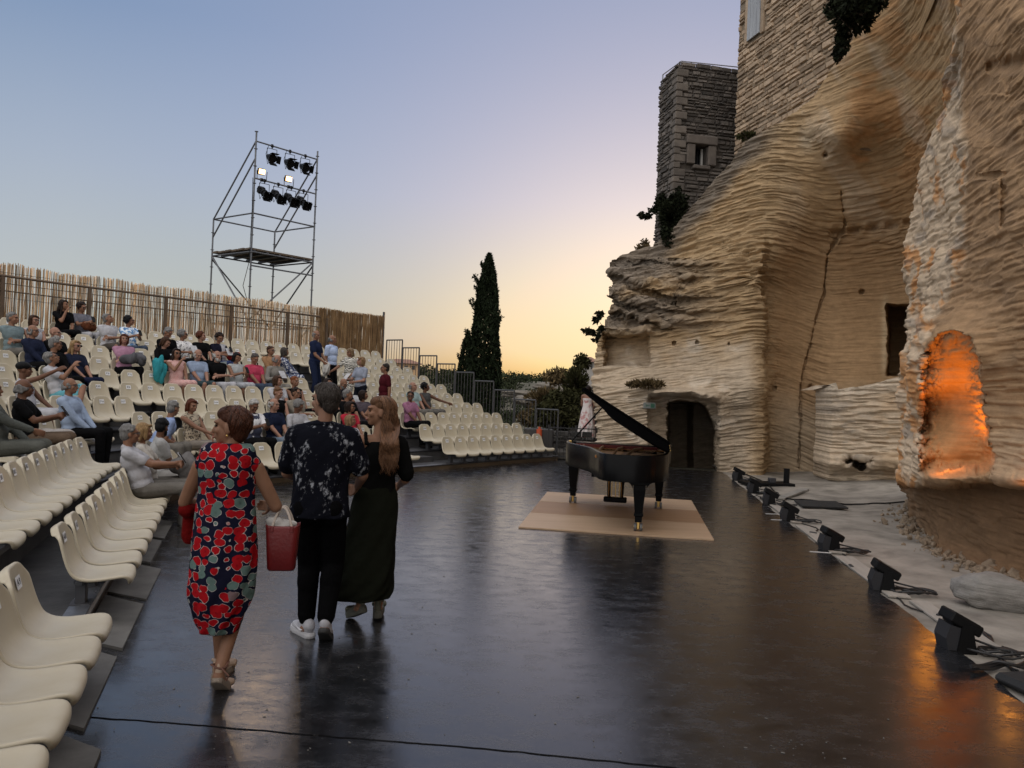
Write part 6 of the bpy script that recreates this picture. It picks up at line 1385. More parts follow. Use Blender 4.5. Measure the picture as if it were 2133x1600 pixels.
# (row, run length, hair, hair colour, skin, top, sleeve, bottom, leg, male, glasses, beard, pose dict, label)
AUD=[
(7,-2.74,'short',GREYH,TAN,C((.22,.29,.31)),'short',TROU,'long',1,0,None,dict(arms='crossed',hy=30),'man in a teal grey polo at the left end of an upper row'),
(7,-2.40,'bob',BRN,FAIR,WHC,'none',BLKC,'long',0,1,None,dict(hy=10),'woman with short brown hair and white sleeveless top, upper row'),
(6,-2.59,'fringe',GREYH,TAN,C((.020,.026,.055)),'long',BLKC,'long',1,1,None,dict(hy=15,twist=10),'bald man with glasses in a dark navy long sleeved shirt'),
(6,-2.2,'none',BLK,FAIR,BLKC,'short',BLKC,'long',1,1,WHITEH,dict(hy=25),'bald man with a white beard and dark glasses in black'),
(5,-2.45,'short',GREYH,TAN,BLKC,'long',BLKC,'long',1,1,None,dict(hy=55,lean=8),'grey haired man in black turning to his neighbour with sunglasses'),
(9,-.99,'long',DBR,TAN,BLKC,'short',BLKC,'skirt',0,0,None,dict(hy=35,arms='chin',lean=14),'young woman with long dark hair in black, chin on hand, top row'),
(9,-.55,'curly',DBR,TAN,C((.20,.20,.24)),'short',WHC,'long',0,1,None,dict(hy=15,arms='phone',hp=14),'woman with long curly dark hair, grey top and white trousers, top row'),
(8,-.10,'short',GREYH,TAN,WHC,'short',C((.10,.085,.075)),'short',1,0,None,dict(hy=45,hp=-22,arms='crossed'),'man in a white polo shirt looking up near a fence post'),
(8,.34,'curly',BLK,TAN,PATB,'short',JEAN,'long',0,1,None,dict(hy=60,arms='phone'),'woman with dark curls and a light blue patterned blouse holding a phone'),
(7,.56,'short',GREYH,TAN,BLKC,'short',BLKC,'long',1,0,None,dict(hp=30,lean=20,hy=20),'grey man in a black polo bending forward over his lap, upper row'),
(7,.98,'curly',GREYH,TAN,PATW,'short',BLKC,'skirt',0,1,None,dict(hy=40,arms='read'),'woman with grey curls in a white patterned blouse'),
(6,-.68,'bob',AUB,FAIR,C((.52,.28,.40)),'short',BLKC,'long',0,0,None,dict(hy=-15,twist=-10,arms='crossed'),'woman with auburn hair in a pink top, arm along the neighbouring seat'),
(6,.02,'bob',BRN,FAIR,BLKC,'short',BLKC,'long',0,0,None,dict(hp=30,hy=35,arms='read',lean=10),'woman in black reading a white sheet'),
(5,-2.0,'long',BLOND,FAIR,C((.022,.028,.055)),'short',C((.02,.025,.06)),'long',0,2,None,dict(hy=5),'blonde woman with sunglasses in navy, sitting behind the man in cyan shorts'),
(4,-2.77,'short',GREYH,TAN,WHC,'short',C((.16,.46,.55)),'short',1,1,None,dict(hy=40,hp=-28,arms='chin',legs='cross',twist=20,lean=-6),'man in white polo and cyan shorts gazing upward with crossed legs'),
(3,-4.14,'cap',BLK,DARKT,WHC,'none',WHC,'skirt',0,0,None,dict(hy=30,arms='raise',twist=15),'woman in a white dress and dark cap raising one arm'),
(2,-5.15,'fringe',GREYH,DARKT,BLKC,'short',C((.17,.12,.085)),'long',1,1,None,dict(hy=30,arms='phone'),'bald man in a black t-shirt holding a phone at the left edge'),
(2,-3.70,'fringe',GREYH,TAN,C((.40,.50,.68)),'long',BLKC,'long',1,1,None,dict(hy=5,arms='lap',sc_=1.05),'older man with glasses in a light blue shirt and black trousers'),
(1,-2.34,'short',GREYH,TAN,C((.36,.47,.76)),'short',TROU,'long',1,0,None,dict(hy=60,twist=40,lean=38,hp=10),'man in a sky blue shirt leaning far forward beside an empty seat'),
(5,-.13,'long',DBR,TAN,STR,'none',STR,'skirt',0,2,None,dict(hy=-5,arms='chin'),'woman in sunglasses with a turquoise shawl over a striped dress'),
(5,.34,'fringe',WHITEH,FAIR,C((.36,.45,.62)),'short',C((.05,.08,.09)),'short',1,0,None,dict(hp=24),'balding white haired man in a light blue shirt and dark shorts, head bowed'),
(7,1.30,'curly',AUB,FAIR,BLKC,'short',BLKC,'long',0,0,None,dict(hy=40),'woman with curly auburn hair in a black scoop neck top'),
(7,1.74,'curly',DBR,TAN,C((.015,.015,.03)),'short',C((.04,.06,.16)),'skirt',0,0,None,dict(hp=26,arms='phone'),'woman with dark wavy hair in dark top looking down at her phone'),
(7,2.14,'short',GREYH,TAN,WHC,'none',C((.3,.35,.36)),'long',0,1,None,dict(hy=35,arms='read'),'short haired woman in a white sleeveless shirt with a red bag on her lap'),
(5,.79,'fringe',WHITEH,FAIR,BLKC,'short',WHC,'long',1,0,WHITEH,dict(arms='crossed'),'man with white beard in a black shirt and white trousers, arms folded'),
(5,1.25,'bob',BLK,TAN,C((.52,.55,.56)),'none',C((.50,.52,.56)),'skirt',0,0,None,dict(hp=18,hy=15,arms='phone'),'woman with a black bob in a pale sleeveless dress'),
(5,1.80,'short',(.09,.08,.075),TAN,C((.60,.075,.14)),'short',JEAN,'long',1,0,None,dict(hp=26,arms='lap'),'man in a bright pink polo shirt looking down'),
(5,2.38,'fringe',GREYH,FAIR,C((.30,.285,.26)),'long',C((.3,.285,.26)),'long',1,0,None,dict(hp=22,hy=45,lean=26,arms='read'),'bald man in a light grey suit leaning over'),
(6,2.84,'short',BRN,TAN,C((.42,.24,.13)),'long',TROU,'long',0,1,None,dict(hy=20),'woman in a tan jacket half hidden behind the man in the grey suit'),
(6,3.28,'bob',(.06,.05,.045),TAN,PATN,'long',PATN,'long',0,0,None,dict(hy=60,twist=40,arms='low'),'woman in a blue and white patterned outfit turned sideways by the aisle'),
(3,1.55,'bob',BRN,FAIR,WHC,'short',LJEAN,'long',0,0,None,dict(hy=35,hp=5),'woman with brown hair in a white t-shirt, behind the beige polo man'),
(3,2.0,'short',(.22,.07,.025),TAN,BLKC,'none',BLKC,'long',0,0,None,dict(hy=5),'woman with ginger hair in a black sleeveless top'),
(2,1.56,'short',DBR,TAN,C((.34,.31,.255)),'short',C((.25,.23,.20)),'long',1,1,None,dict(hy=5,arms='crossed'),'man with dark glasses in a beige polo, arms folded'),
(2,1.05,'short',(.16,.08,.04),FAIR,BLKC,'none',JEAN,'long',0,0,None,dict(hp=15,hy=25),'young person with light brown hair in a black sleeveless top'),
(1,-.10,'short',WHITEH,DARKT,pattern('navy_white_jersey',(.02,.025,.05),(.6,.6,.62),5,.5,.53),'short',BLKC,'long',1,0,None,dict(hp=28,arms='phone'),'white haired man in a navy and white top looking at his phone'),
(1,.33,'fringe',WHITEH,FAIR,C((.016,.022,.050)),'short',LJEAN,'long',1,0,None,dict(hy=15,hp=6,arms='lap',sc_=1.04),'large bald man in a navy polo and light jeans, near the front'),
(1,.98,'curly',GREYH,DARKT,WHC,'short',LJEAN,'long',0,0,None,dict(hp=32,lean=16,hy=20,arms='read'),'woman with curly grey hair in a white shirt holding a black cane'),
(3,2.80,'bob',DBR,TAN,C((.4,.36,.33)),'short',BLKC,'long',0,1,None,dict(hy=20,arms='chin'),'woman with dark hair and glasses, hands before her face'),
(3,3.25,'none',BLK,TAN,C((.020,.022,.032)),'short',BLKC,'long',1,1,GREYH,dict(hp=25,arms='read'),'bald bearded man in dark navy reading a programme'),
(2,2.76,'short',GREYH,TAN,BLKC,'short',BLKC,'long',1,0,None,dict(hy=55),'grey haired man in a black shirt facing the piano'),
(1,2.20,'bob',DBR,TAN,C((.52,.035,.06)),'short',C((.4,.3,.24)),'long',0,1,None,dict(hy=40),'woman with dark hair and glasses in a red t-shirt'),
(0,1.57,'bob',(.26,.16,.085),TAN,pattern('white_navy_pinstripe',(.6,.6,.62),(.10,.11,.16),24,.45,.55,wave='s'),'long',WHC,'long',0,0,None,dict(hy=45),'woman with a light brown bob in a white pinstriped shirt in the front row'),
(1,-1.60,'bob',AUB,TAN,LEO,'none',C((.33,.29,.25)),'long',0,0,None,dict(hp=12,hy=-8,arms='cane'),'woman with auburn bob in a leopard print top resting on a cane'),
(0,-4.86,'short',GREYH,TAN,WHC,'short',C((.21,.195,.175)),'long',1,1,None,dict(hy=20,arms='phone',lean=-8,sc_=1.05),'grey haired man in a white linen shirt holding a phone, front row'),
(0,-4.38,'bob',BLOND,TAN,C((.66,.62,.56)),'short',C((.2,.185,.165)),'long',0,0,None,dict(hy=25,hp=8,arms='read'),'blonde woman in a cream top reading a programme next to the man photographing'),
(0,-3.43,'short',BLK,DARKT,C((.5,.5,.5)),'short',C((.40,.39,.38)),'long',1,0,BLK,dict(hy=70,twist=25,hp=15,lean=14),'dark haired bearded man in pale trousers bending forward beyond the blonde woman'),
(2,-6.3,'fringe',GREYH,TAN,C((.12,.13,.12)),'long',C((.13,.135,.12)),'long',1,0,None,dict(hy=20,arms='cane'),'person in grey green trousers at the left edge, hands clasped'),
(2,4.63,'short',DBR,DARKT,C((.42,.19,.30)),'short',BLKC,'long',1,1,None,dict(hy=-50,lean=8),'man with dark hair in a mauve shirt at the aisle behind the blonde walker'),
(3,5.60,'fringe',GREYH,FAIR,C((.42,.54,.54)),'short',C((.2,.19,.17)),'long',1,0,None,dict(hy=10,hp=-6,arms='lap'),'man in a mint coloured shirt smiling, far block'),
(3,6.03,'curly',BLK,DARKT,C((.10,.10,.10)),'none',C((.16,.15,.14)),'skirt',0,0,None,dict(hy=35,arms='point'),'woman with short black hair in grey stretching out her arm, far block'),
(2,3.18,'bob',DBR,TAN,C((.12,.10,.12)),'short',BLKC,'long',0,0,None,dict(hy=60),'woman with dark brown hair seen from the side, behind the walking blonde'),
]
def build_audience():
    for k,s,hair,hc,sk,top,sl,bot,leg,male,gl,beard,pose,lab in AUD:
        if SEATS[k]:
            b=min(SEATS[k],key=lambda q:abs(q-s)); s=b if abs(b-s)<.24 else s
        loc,rz=seat_xf(k,s); p=dict(pose); fk=rng.uniform(-4,4)
        if leg=='skirt': sk_=True
        else: sk_=False
        r=seated(**{**dict(lean=4),**p}); make_person(r,loc,rz+R(fk),lab,sk,hair,hc,top,sl,bot,leg,bool(male),gl,beard,sk_,SHB if male else SHW)
        if p.get('arms')=='phone':
            Mx=Matrix.Translation(loc)@Matrix.Rotation(rz+R(fk),4,'Z'); m_=(r.wr[0]+r.wr[1])/2+Vector((0,-.085,.075)); g=G(); g.box((0,0,0),(.074,.009,.15),Matrix.Rotation(R(-35),3,'X'),.004); o=g.out('phone',BLACK); o.location=Mx@m_; o.rotation_euler=(0,0,rz); tag(o,'black mobile phone held by the '+' '.join(lab.split(',')[0].split()[:9]),'phone','phones held in the audience')
        if p.get('arms')=='read':
            Mx=Matrix.Translation(loc)@Matrix.Rotation(rz+R(fk),4,'Z'); m_=(r.wr[0]+r.wr[1])/2+Vector((0,-.06,.075)); g=G(); g.box((0,0,0),(.15,.004,.21),Matrix.Rotation(R(-40),3,'X')); o=g.out('programme',C((.62,.63,.66))); o.location=Mx@m_; o.rotation_euler=(0,0,rz); tag(o,'pale programme sheet held by the '+' '.join(lab.split(',')[0].split()[:9]),'programme','programmes held in the audience')
build_audience()
def seat_item(k,s,dz=0,dy=0):
    loc,rz=seat_xf(k,s); f=facing(TREAD*k,s); return Vector(loc)+Vector((math.cos(f)*dy,math.sin(f)*dy,dz)),rz
def soft(name,loc,rz,dims,m,label,cat,seed,amp=.25,vox=.012):
    r=random.Random(seed); g=G()
    for i in range(9): g.ell((r.uniform(-.5,.5)*dims[0]*.7,r.uniform(-.5,.5)*dims[1]*.7,dims[2]*.5+r.uniform(-.2,.2)*dims[2]),(dims[0]*r.uniform(.25,.42),dims[1]*r.uniform(.25,.42),dims[2]*r.uniform(.35,.55)),rot(r.uniform(0,180),r.uniform(-20,20)))
    me=remesh(g,vox,2); me.materials.append(m); o=obj(name,me,loc=tuple(loc)); o.rotation_euler=(0,0,rz); return tag(o,label,cat)
def audience_items():
    p,rz=seat_item(2,-4.30,.0); soft('folded_jacket',p,rz,(.40,.42,.16),C((.50,.46,.43),.8,.9),'crumpled off white jacket lying on a seat beside the man in light blue','jacket',3)
    p,rz=seat_item(6,-.68,.22,.30); soft('handbag',p,rz,(.46,.2,.24),C((.13,.13,.145)),'soft grey handbag on the lap of the woman in pink','bag',4)
    p,rz=seat_item(7,2.14,.20,.26); soft('handbag',p,rz,(.30,.18,.18),C((.36,.03,.025)),'red handbag on the lap of the woman in white at the top','bag',5)
    p,rz=seat_item(9,-.55,.22,.20); soft('handbag',p,rz,(.28,.14,.18),C((.17,.06,.03)),'brown handbag on the lap of the curly haired woman in the top row','bag',6)
    p,rz=seat_item(0,-4.38,.16,.36); soft('backpack',p,rz,(.30,.26,.28),C((.20,.19,.185)),'grey backpack on the knees of the blonde woman in the front row','backpack',7)
    p,rz=seat_item(5,-.13,.0,.02); soft('shawl',p+Vector((-.19,0,.16)),rz,(.17,.24,.46),C((.05,.36,.42)),'turquoise shawl round the shoulders of the woman in sunglasses','shawl',8)
    for (k,s,dx,m,lab) in ((1,-1.6,.02,M('cane_wood',(.24,.10,.06),.5),'slim reddish wooden cane held by the woman in leopard print'),(1,.98,-.05,BLACK,'black walking cane with a T handle held by the grey curly haired woman')):
        p,rz=seat_item(k,s,0,.46); g=G(); g.tube((dx,0,-.43),(dx,0,.33),.011,n=8); g.cap((dx-.05,0,.335),(dx+.06,0,.335),.012,.011); o=g.out('cane',m,loc=tuple(p)); o.rotation_euler=(0,0,rz); tag(o,lab,'cane')
audience_items()
# ================================================================ people on their feet
def standing(H=1.75,px=.35,hy=0,hp=0,twist=0,hands=((-.22,-.02,.80),(.22,-.02,.80)),ank=((-.09,0,.085),(.09,0,.085)),lean=2,pole=(0,.5,-.8),ft=((0,-1,-.12),(0,-1,-.12)),shw=.182):
    r=Rig(); s=H/1.76; r.s=s; r.T=Matrix.Rotation(R(twist),3,'Z')@Matrix.Rotation(R(lean),3,'X'); r.hip=Vector((0,0,.93*s)); f=lambda p:r.hip+r.T@(Vector(p)*s)
    r.base=r.hip; r.belly=f((0,-.005,.17)); r.chest=f((0,.0,.345)); r.neck=f((0,.02,.51)); r.sh=[f((-shw,.012,.455)),f((shw,.012,.455))]
    r.Hd=Matrix.Rotation(R(hy),3,'Z')@Matrix.Rotation(R(hp),3,'X'); r.head=r.neck+Vector((0,-.02,.160))*s
    r.hj=[Vector((-.088,0,.91*s)),Vector((.088,0,.91*s))]; r.an=[Vector(a)*1 for a in ank]; r.kn=[]
    for i in (0,1): k,a=ik(r.hj[i],r.an[i],.43*s,.415*s,(0,-1,.05)); r.kn.append(k); r.an[i]=a
    r.ft=[Vector(q) for q in ft]; r.el=[];r.wr=[]; r.arms='stand'
    for i in (0,1):
        e,w_=ik(r.sh[i],Vector(hands[i]),.285*s,.255*s,((-1 if i==0 else 1)*px,pole[1],pole[2])); r.el.append(e); r.wr.append(w_)
    return r
def tier_spot(px,py,H):                    # where someone stands on the tiers so that the head meets this photo pixel
    best=None
    for k in range(0,10):
        for s in np.arange(-3,8.5,.05):
            for dof in (.12,.3):
                p=rowpath(TREAD*k+dof,s); q=project((p[0],p[1],tier_z(k)+H-.11)); e=abs(q[0]-px)+abs(q[1]-py)+(0 if 3.0<s<4.6 else 5)
                if best is None or e<best[0]: best=(e,k,s,p)
    return Vector((best[3][0],best[3][1],tier_z(best[1])))
def build_standing_audience():
    L=[(658,694,1.80,dict(hy=-20,hp=12,hands=((-.14,-.30,.98),(.16,-.28,.96)),shw=.2),80,TAN,'fringe',GREYH,C((.020,.030,.075)),'short',C((.022,.032,.075)),'long',1,'tall heavy man in navy standing in the aisle with a white bag'),
       (690,708,1.74,dict(hy=10),70,TAN,'fringe',GREYH,PLAID,'short',BLKC,'long',1,'balding man standing in a light blue checked shirt and black trousers behind the navy man'),
       (729,733,1.64,dict(hy=-10,hp=16,hands=((-.32,-.42,.95),(.2,-.2,.9))),-35,TAN,'bob',(.22,.15,.085),ZEB,'short',ZEB,'skirt',0,'woman standing in a black and white zebra print dress reaching out an arm'),
       (752,748,1.64,dict(hy=-15,hands=((-.12,-.34,1.05),(.14,-.30,1.0))),-40,FAIR,'bob',(.25,.15,.075),C((.36,.40,.50)),'short',C((.015,.018,.03)),'long',0,'woman standing in a pale blue grey tunic over dark trousers, paper in hand'),
       (803,760,1.74,dict(hy=-20,hands=((-.26,.02,.80),(.24,.02,.82))),-60,TAN,'short',(.03,.025,.022),C((.085,.012,.018)),'short',BLKC,'long',1,'man standing in a dark maroon polo shirt and black trousers, glasses on')]
    for px,py,H,pose,rz,sk,hr,hc,top,sl,bot,leg,male,lab in L:
        P=tier_spot(px,py,H); r=standing(H,**pose); t=make_person(r,tuple(P),R(rz),lab,sk,hr,hc,top,sl,bot,leg,bool(male),1 if px in(803,) else 0,None,leg=='skirt',SHB,group='people standing in the aisles')
        Mx=Matrix.Translation(P)@Matrix.Rotation(R(rz),4,'Z')
        if px==658: soft('cloth_bag',Mx@Vector((-.02,-.33,.66)),R(rz),(.20,.14,.30),C((.62,.61,.58)),'white cloth bag hanging from the hands of the standing navy man','bag',31)
        if px==752: g=G(); g.box((0,0,0),(.14,.004,.2),Matrix.Rotation(R(-40),3,'X')); o=g.out('paper_sheet',C((.66,.66,.68)),loc=tuple(Mx@Vector((0,-.42,1.12)))); o.rotation_euler=(0,0,R(rz)); tag(o,'white sheet of paper held by the standing woman in the pale blue tunic','paper')
    # woman on the stone steps behind the piano
    P=V(1221,918,22.2); P=Vector((P.x,22.2,P.z)); r=standing(1.62,hy=30,hands=((-.10,-.26,.98),(.12,-.26,.98)))
    t=thing('person','woman in a pale pink strapless long dress standing on the stone steps','person',tuple(P),R(150)); g=G(); body_parts(g,r,False); me=remesh(g,.0105,2,.4); me.materials.append(skin(FAIR)); obj('body',me,t); face_bits(r,t,False)
    me=remesh(hair_shape(r,'bob',False,3),.011,1); me.materials.append(hairm(DBR)); obj('hair',me,t)
    g=G(); loft(g,[((0,0,1.22),.155,.118),((0,0,1.10),.135,.105),((0,0,.98),.145,.115),((0,0,.8),.19,.15),((0,.02,.45),.235,.20),((0,.03,.10),.28,.25)],.012,9); me=remesh(g,.014,2); me.materials.append(pattern('pink_white_stripes',(.66,.60,.58),(.50,.26,.25),7,.5,.6)); obj('dress',me,t)
def loft(g,rings,rip=0,nr=8,n=56,ph=0,open_=False):
    v=[];f=[]; m=len(rings)
    for j,(c,rx,ry) in enumerate(rings):
        amp=rip*j/(m-1)
        for i in range(n): a=2*PI*i/n; k=1+amp/max(rx,.05)*(math.sin(nr*a+ph+j*.35)+.6*math.sin((nr*1.7//1)*a+1.3*j)); v.append((c[0]+rx*k*math.cos(a),c[1]+ry*k*math.sin(a),c[2]))
    for j in range(m-1):
        for i in range(n): f.append((j*n+i,j*n+n+i,j*n+n+(i+1)%n,j*n+(i+1)%n))
    f+=[tuple(range(n)),tuple(range(m*n-1,m*n-n-1,-1))]; return g.add(v,f)
def densify(rings,k=4):
    P=[(*c,rx,ry) for c,rx,ry in rings]; out=[]; m=len(P)
    for i in range(m-1):
        a,b,c,d=(np.array(P[min(max(i+j-1,0),m-1)]) for j in range(4))
        for q in range(k):
            t=q/k; e=.5*((2*b)+(c-a)*t+(2*a-5*b+4*c-d)*t*t+(3*b-a-3*c+d)*t**3); out.append(((e[0],e[1],e[2]),e[3],e[4]))
    e=P[-1]; out.append(((e[0],e[1],e[2]),e[3],e[4])); return out
def strands(r,male,n,length,rad,seed,flow='short',wave=0,bulk=1.0):
    H=r.Hd;c=r.head;hs=.97 if male else .92; q=np.random.default_rng(seed); g=G(); E=np.array([.0865,.103,.094])*hs; ce=np.array([0,.022,.040])*hs
    for i in range(n):
        while True:
            d=q.normal(size=3); d/=np.linalg.norm(d)
            if d[1]<-.55 and d[2]<.62: continue
            if d[2]<.52 and d[1]<(.02 if not male else -.05): continue
            if d[2]<-.75: continue
            break
        p=d.copy(); L_=length*q.uniform(.7,1.25); st=.016; pts=[]; t=0; ph=q.uniform(0,6.3); crown=np.array([0,.45,.9]); crown/=np.linalg.norm(crown); side=q.normal()*(.7 if flow=='short' else .25); lift=abs(q.normal())*.05; free=None
        while t<L_:
            if free is None:
                inf=bulk+((.02+lift*2.2) if flow=='short' else .10)*min(t/.12,1)*(.7+.3*math.sin(ph)); w_=ce+p*E*inf; pts.append(c+H@Vector(w_))
                tg=p-crown*np.dot(p,crown)*0; tg=np.array([0,.50 if flow=='long' else .75,-1.0])*(1 if flow=='long' else .55)+(p-crown)*(.9 if flow=='short' else .4)+np.array([side,0,0]); tg=tg-p*np.dot(tg,p); tg/=np.linalg.norm(tg)+1e-9
                p=p+tg*st/.095; p/=np.linalg.norm(p)
                if p[1]<-.06 and p[2]<.48: break
                if flow=='long' and p[2]<-.22: free=pts[-1].copy(); k=0
            else:
                k+=1; free=free+Vector((0,0,-st)); wv=wave*min(k/6,1); dd=H@Vector((p[0],p[1],0)); o=dd*(.004*k*.35)
                fp=free+o; nz=r.neck.z-fp.z
                if fp.y>-.07 and nz>-.12: fp=Vector((fp.x,max(fp.y,-.03+.195*float(sm(-.12,.05,nz))+.014*math.sin(ph)),fp.z))
                pts.append(fp+Vector((wv*math.sin(k*.55+ph*.35+p[0]*5),wv*.6*math.cos(k*.5+ph*.3)+.0,0)))
            t+=st
        if len(pts)>2: g.path(pts,lambda u:rad*(1-.75*u*u),3)
    return g
def shoe(parent,an,yaw,pitch,upper_m,sole_m,L_=.27,w_=.094,plat=.03,lift=0,opened=False,name='shoe'):
    """shoe under the ankle an; toe towards local -y; pitch lifts the heel about the ball of the foot"""
    Mx=Matrix.Translation(Vector((an[0],an[1],an[2]-.085)))@Matrix.Rotation(R(yaw),4,'Z')@Matrix.Rotation(R(pitch),4,'X')
    prof=[(-.5,.0,),(-.47,.26),(-.38,.42),(-.22,.5),(-.02,.46),(.18,.40),(.34,.40),(.44,.34),(.49,.18),(.5,0)]
    def outl(k=1.0): a=[(w_*b*k,y*L_*k-.045) for y,b in prof]; return a+[(-x*.94,y) for x,y in a[::-1][1:-1]]
    g=G(); n=len(outl()); rings=[(outl(.96),0),(outl(1.0),.006),(outl(1.02),plat*.6),(outl(.97),plat+.004)]; v=[(x,y,z+.03*max(0,(-y-.13)/.1)**2) for o,z in rings for x,y in o]; f=[tuple(range(n-1,-1,-1)),tuple(range(3*n,4*n))]
    for k in range(3):
        for i in range(n): f.append((k*n+i,k*n+(i+1)%n,k*n+n+(i+1)%n,k*n+n+i))
    g.add([Mx@Vector(p) for p in v],f)
    t=G(); z=plat
    if opened:
        t.ell((0,-.03,z+.004),(w_*.44,L_*.45,.014)); t.cap((-.036,-.10,z+.01),(.036,-.10,z+.012),.022,.022); t.cap((-.038,-.115,z+.02),(.038,-.09,z+.02),.018); t.cap((0,.055,z+.02),(0,.062,z+.065),.026,.022); t.cap((-.036,.03,z+.075),(0,.068,z+.085),.011); t.cap((.036,.03,z+.075),(0,.068,z+.085),.011)
    else:
        t.ell((0,-.05,z+.012),(w_*.47,L_*.46,.034)); t.ell((0,-.01,z+.035),(w_*.42,L_*.32,.045)); t.ell((0,.045,z+.045),(w_*.40,.05,.050)); t.ell((0,-.12,z+.012),(w_*.42,.06,.030))
    t.v=[tuple(Mx@Vector(p)) for p in t.v]; me=remesh(t,.007,2); me.materials.append(upper_m); up=obj(name,me,parent); g.out('sole',sole_m,up,False); return Mx
def poppy_material():
    m=M('poppy_print_fabric',(.02,.02,.05),.8,bump=.35,bscale=12,spec=.04,dist=.02); N=m.node_tree.nodes; L=m.node_tree.links; bs=N['Principled BSDF']; tc=N.new('ShaderNodeTexCoord')
    ns=N.new('ShaderNodeTexNoise'); ns.inputs['Scale'].default_value=16; ns.inputs['Detail'].default_value=3; L.new(tc.outputs['Object'],ns.inputs['Vector'])
    ad=N.new('ShaderNodeVectorMath'); ad.operation='MULTIPLY_ADD'; ad.inputs[1].default_value=(.04,.04,.04); L.new(ns.outputs['Color'],ad.inputs[0]); L.new(tc.outputs['Object'],ad.inputs[2])
    mp=N.new('ShaderNodeMapping'); mp.inputs['Scale'].default_value=(1,.55,1.12); L.new(ad.outputs[0],mp.inputs[0])
    v=N.new('ShaderNodeTexVoronoi'); v.inputs['Scale'].default_value=17.5; v.inputs['Randomness'].default_value=.62; L.new(mp.outputs[0],v.inputs['Vector'])
    def ramp(x,pts,con=True):
        r=N.new('ShaderNodeValToRGB'); r.color_ramp.interpolation='CONSTANT' if con else 'LINEAR'; e=r.color_ramp.elements
        while len(e)<len(pts): e.new(.5)
        for k,(p,c) in enumerate(pts): e[k].position=p; e[k].color=(*c,1)
        L.new(x,r.inputs[0]); return r
    sx=N.new('ShaderNodeSeparateColor'); L.new(v.outputs['Color'],sx.inputs[0])
    pet=ramp(sx.outputs[0],[(0,(.26,.006,.010)),(.68,(.085,.13,.12)),(.95,(.14,.095,.10))])
    inn=ramp(v.outputs['Distance'],[(0,(.35,.35,.35)),(.10,(.8,.8,.8)),(.2,(1,1,1))],False); mu=N.new('ShaderNodeMix'); mu.data_type='RGBA'; mu.blend_type='MULTIPLY'; mu.inputs[0].default_value=.8; L.new(pet.outputs[0],mu.inputs[6]); L.new(inn.outputs[0],mu.inputs[7])
    msk=ramp(v.outputs['Distance'],[(0,(1,1,1)),(.51,(0,0,0))]); rim=ramp(v.outputs['Distance'],[(0,(0,0,0)),(.478,(1,1,1)),(.515,(0,0,0))])
    a=N.new('ShaderNodeMix'); a.data_type='RGBA'; a.inputs[6].default_value=(.007,.0075,.019,1); L.new(msk.outputs[0],a.inputs[0]); L.new(mu.outputs[2],a.inputs[7])
    b=N.new('ShaderNodeMix'); b.data_type='RGBA'; b.inputs[7].default_value=(.34,.31,.30,1); rr=N.new('ShaderNodeMath'); rr.operation='MULTIPLY'; L.new(rim.outputs[0],rr.inputs[0])
    g2=N.new('ShaderNodeMapRange'); g2.inputs[1].default_value=.42; g2.inputs[2].default_value=.52; L.new(ns.outputs['Fac'],g2.inputs[0]); L.new(g2.outputs[0],rr.inputs[1]); L.new(rr.outputs[0],b.inputs[0]); L.new(a.outputs[2],b.inputs[6]); L.new(b.outputs[2],bs.inputs['Base Color']); return m
def blotch_shirt():
    m=M('dark_print_shirt',(.012,.013,.02),.8,bump=.4,bscale=10,spec=.03,dist=.025); N=m.node_tree.nodes; L=m.node_tree.links; bs=N['Principled BSDF']; tc=N.new('ShaderNodeTexCoord')
    mp=N.new('ShaderNodeMapping'); mp.inputs['Rotation'].default_value=(.3,.5,.4); mp.inputs['Scale'].default_value=(1,1,.8); L.new(tc.outputs['Object'],mp.inputs[0])
    def no(s,d,st=(1,1,1)):
        q=N.new('ShaderNodeMapping'); q.inputs['Scale'].default_value=st; L.new(mp.outputs[0],q.inputs[0]); n=N.new('ShaderNodeTexNoise'); n.inputs['Scale'].default_value=s; n.inputs['Detail'].default_value=d; n.inputs['Roughness'].default_value=.7; L.new(q.outputs[0],n.inputs['Vector']); return n.outputs['Fac']
    a=no(7,2); b=no(42,4,(1,1,.6)); s=N.new('ShaderNodeMath'); s.operation='MULTIPLY_ADD'; s.inputs[1].default_value=.9; L.new(a,s.inputs[0]); L.new(b,s.inputs[2])
    q=N.new('ShaderNodeMapRange'); q.inputs[1].default_value=1.06; q.inputs[2].default_value=1.20; L.new(s.outputs[0],q.inputs[0])
    x=N.new('ShaderNodeMix'); x.data_type='RGBA'; x.inputs[6].default_value=(.005,.0055,.009,1); x.inputs[7].default_value=(.27,.28,.31,1); L.new(q.outputs[0],x.inputs[0]); L.new(x.outputs[2],bs.inputs['Base Color']); return m
def detailed(r,loc,rz,label,sk,male):
    r.head=r.head+Vector((0,0,.022)); t=thing('person',label,'person',loc,rz,'people walking across the stage'); g=G(); body_parts(g,r,male); me=remesh(g,.0072,3,.45); me.materials.append(skin(sk)); obj('body',me,t); face_bits(r,t,male,False); return t
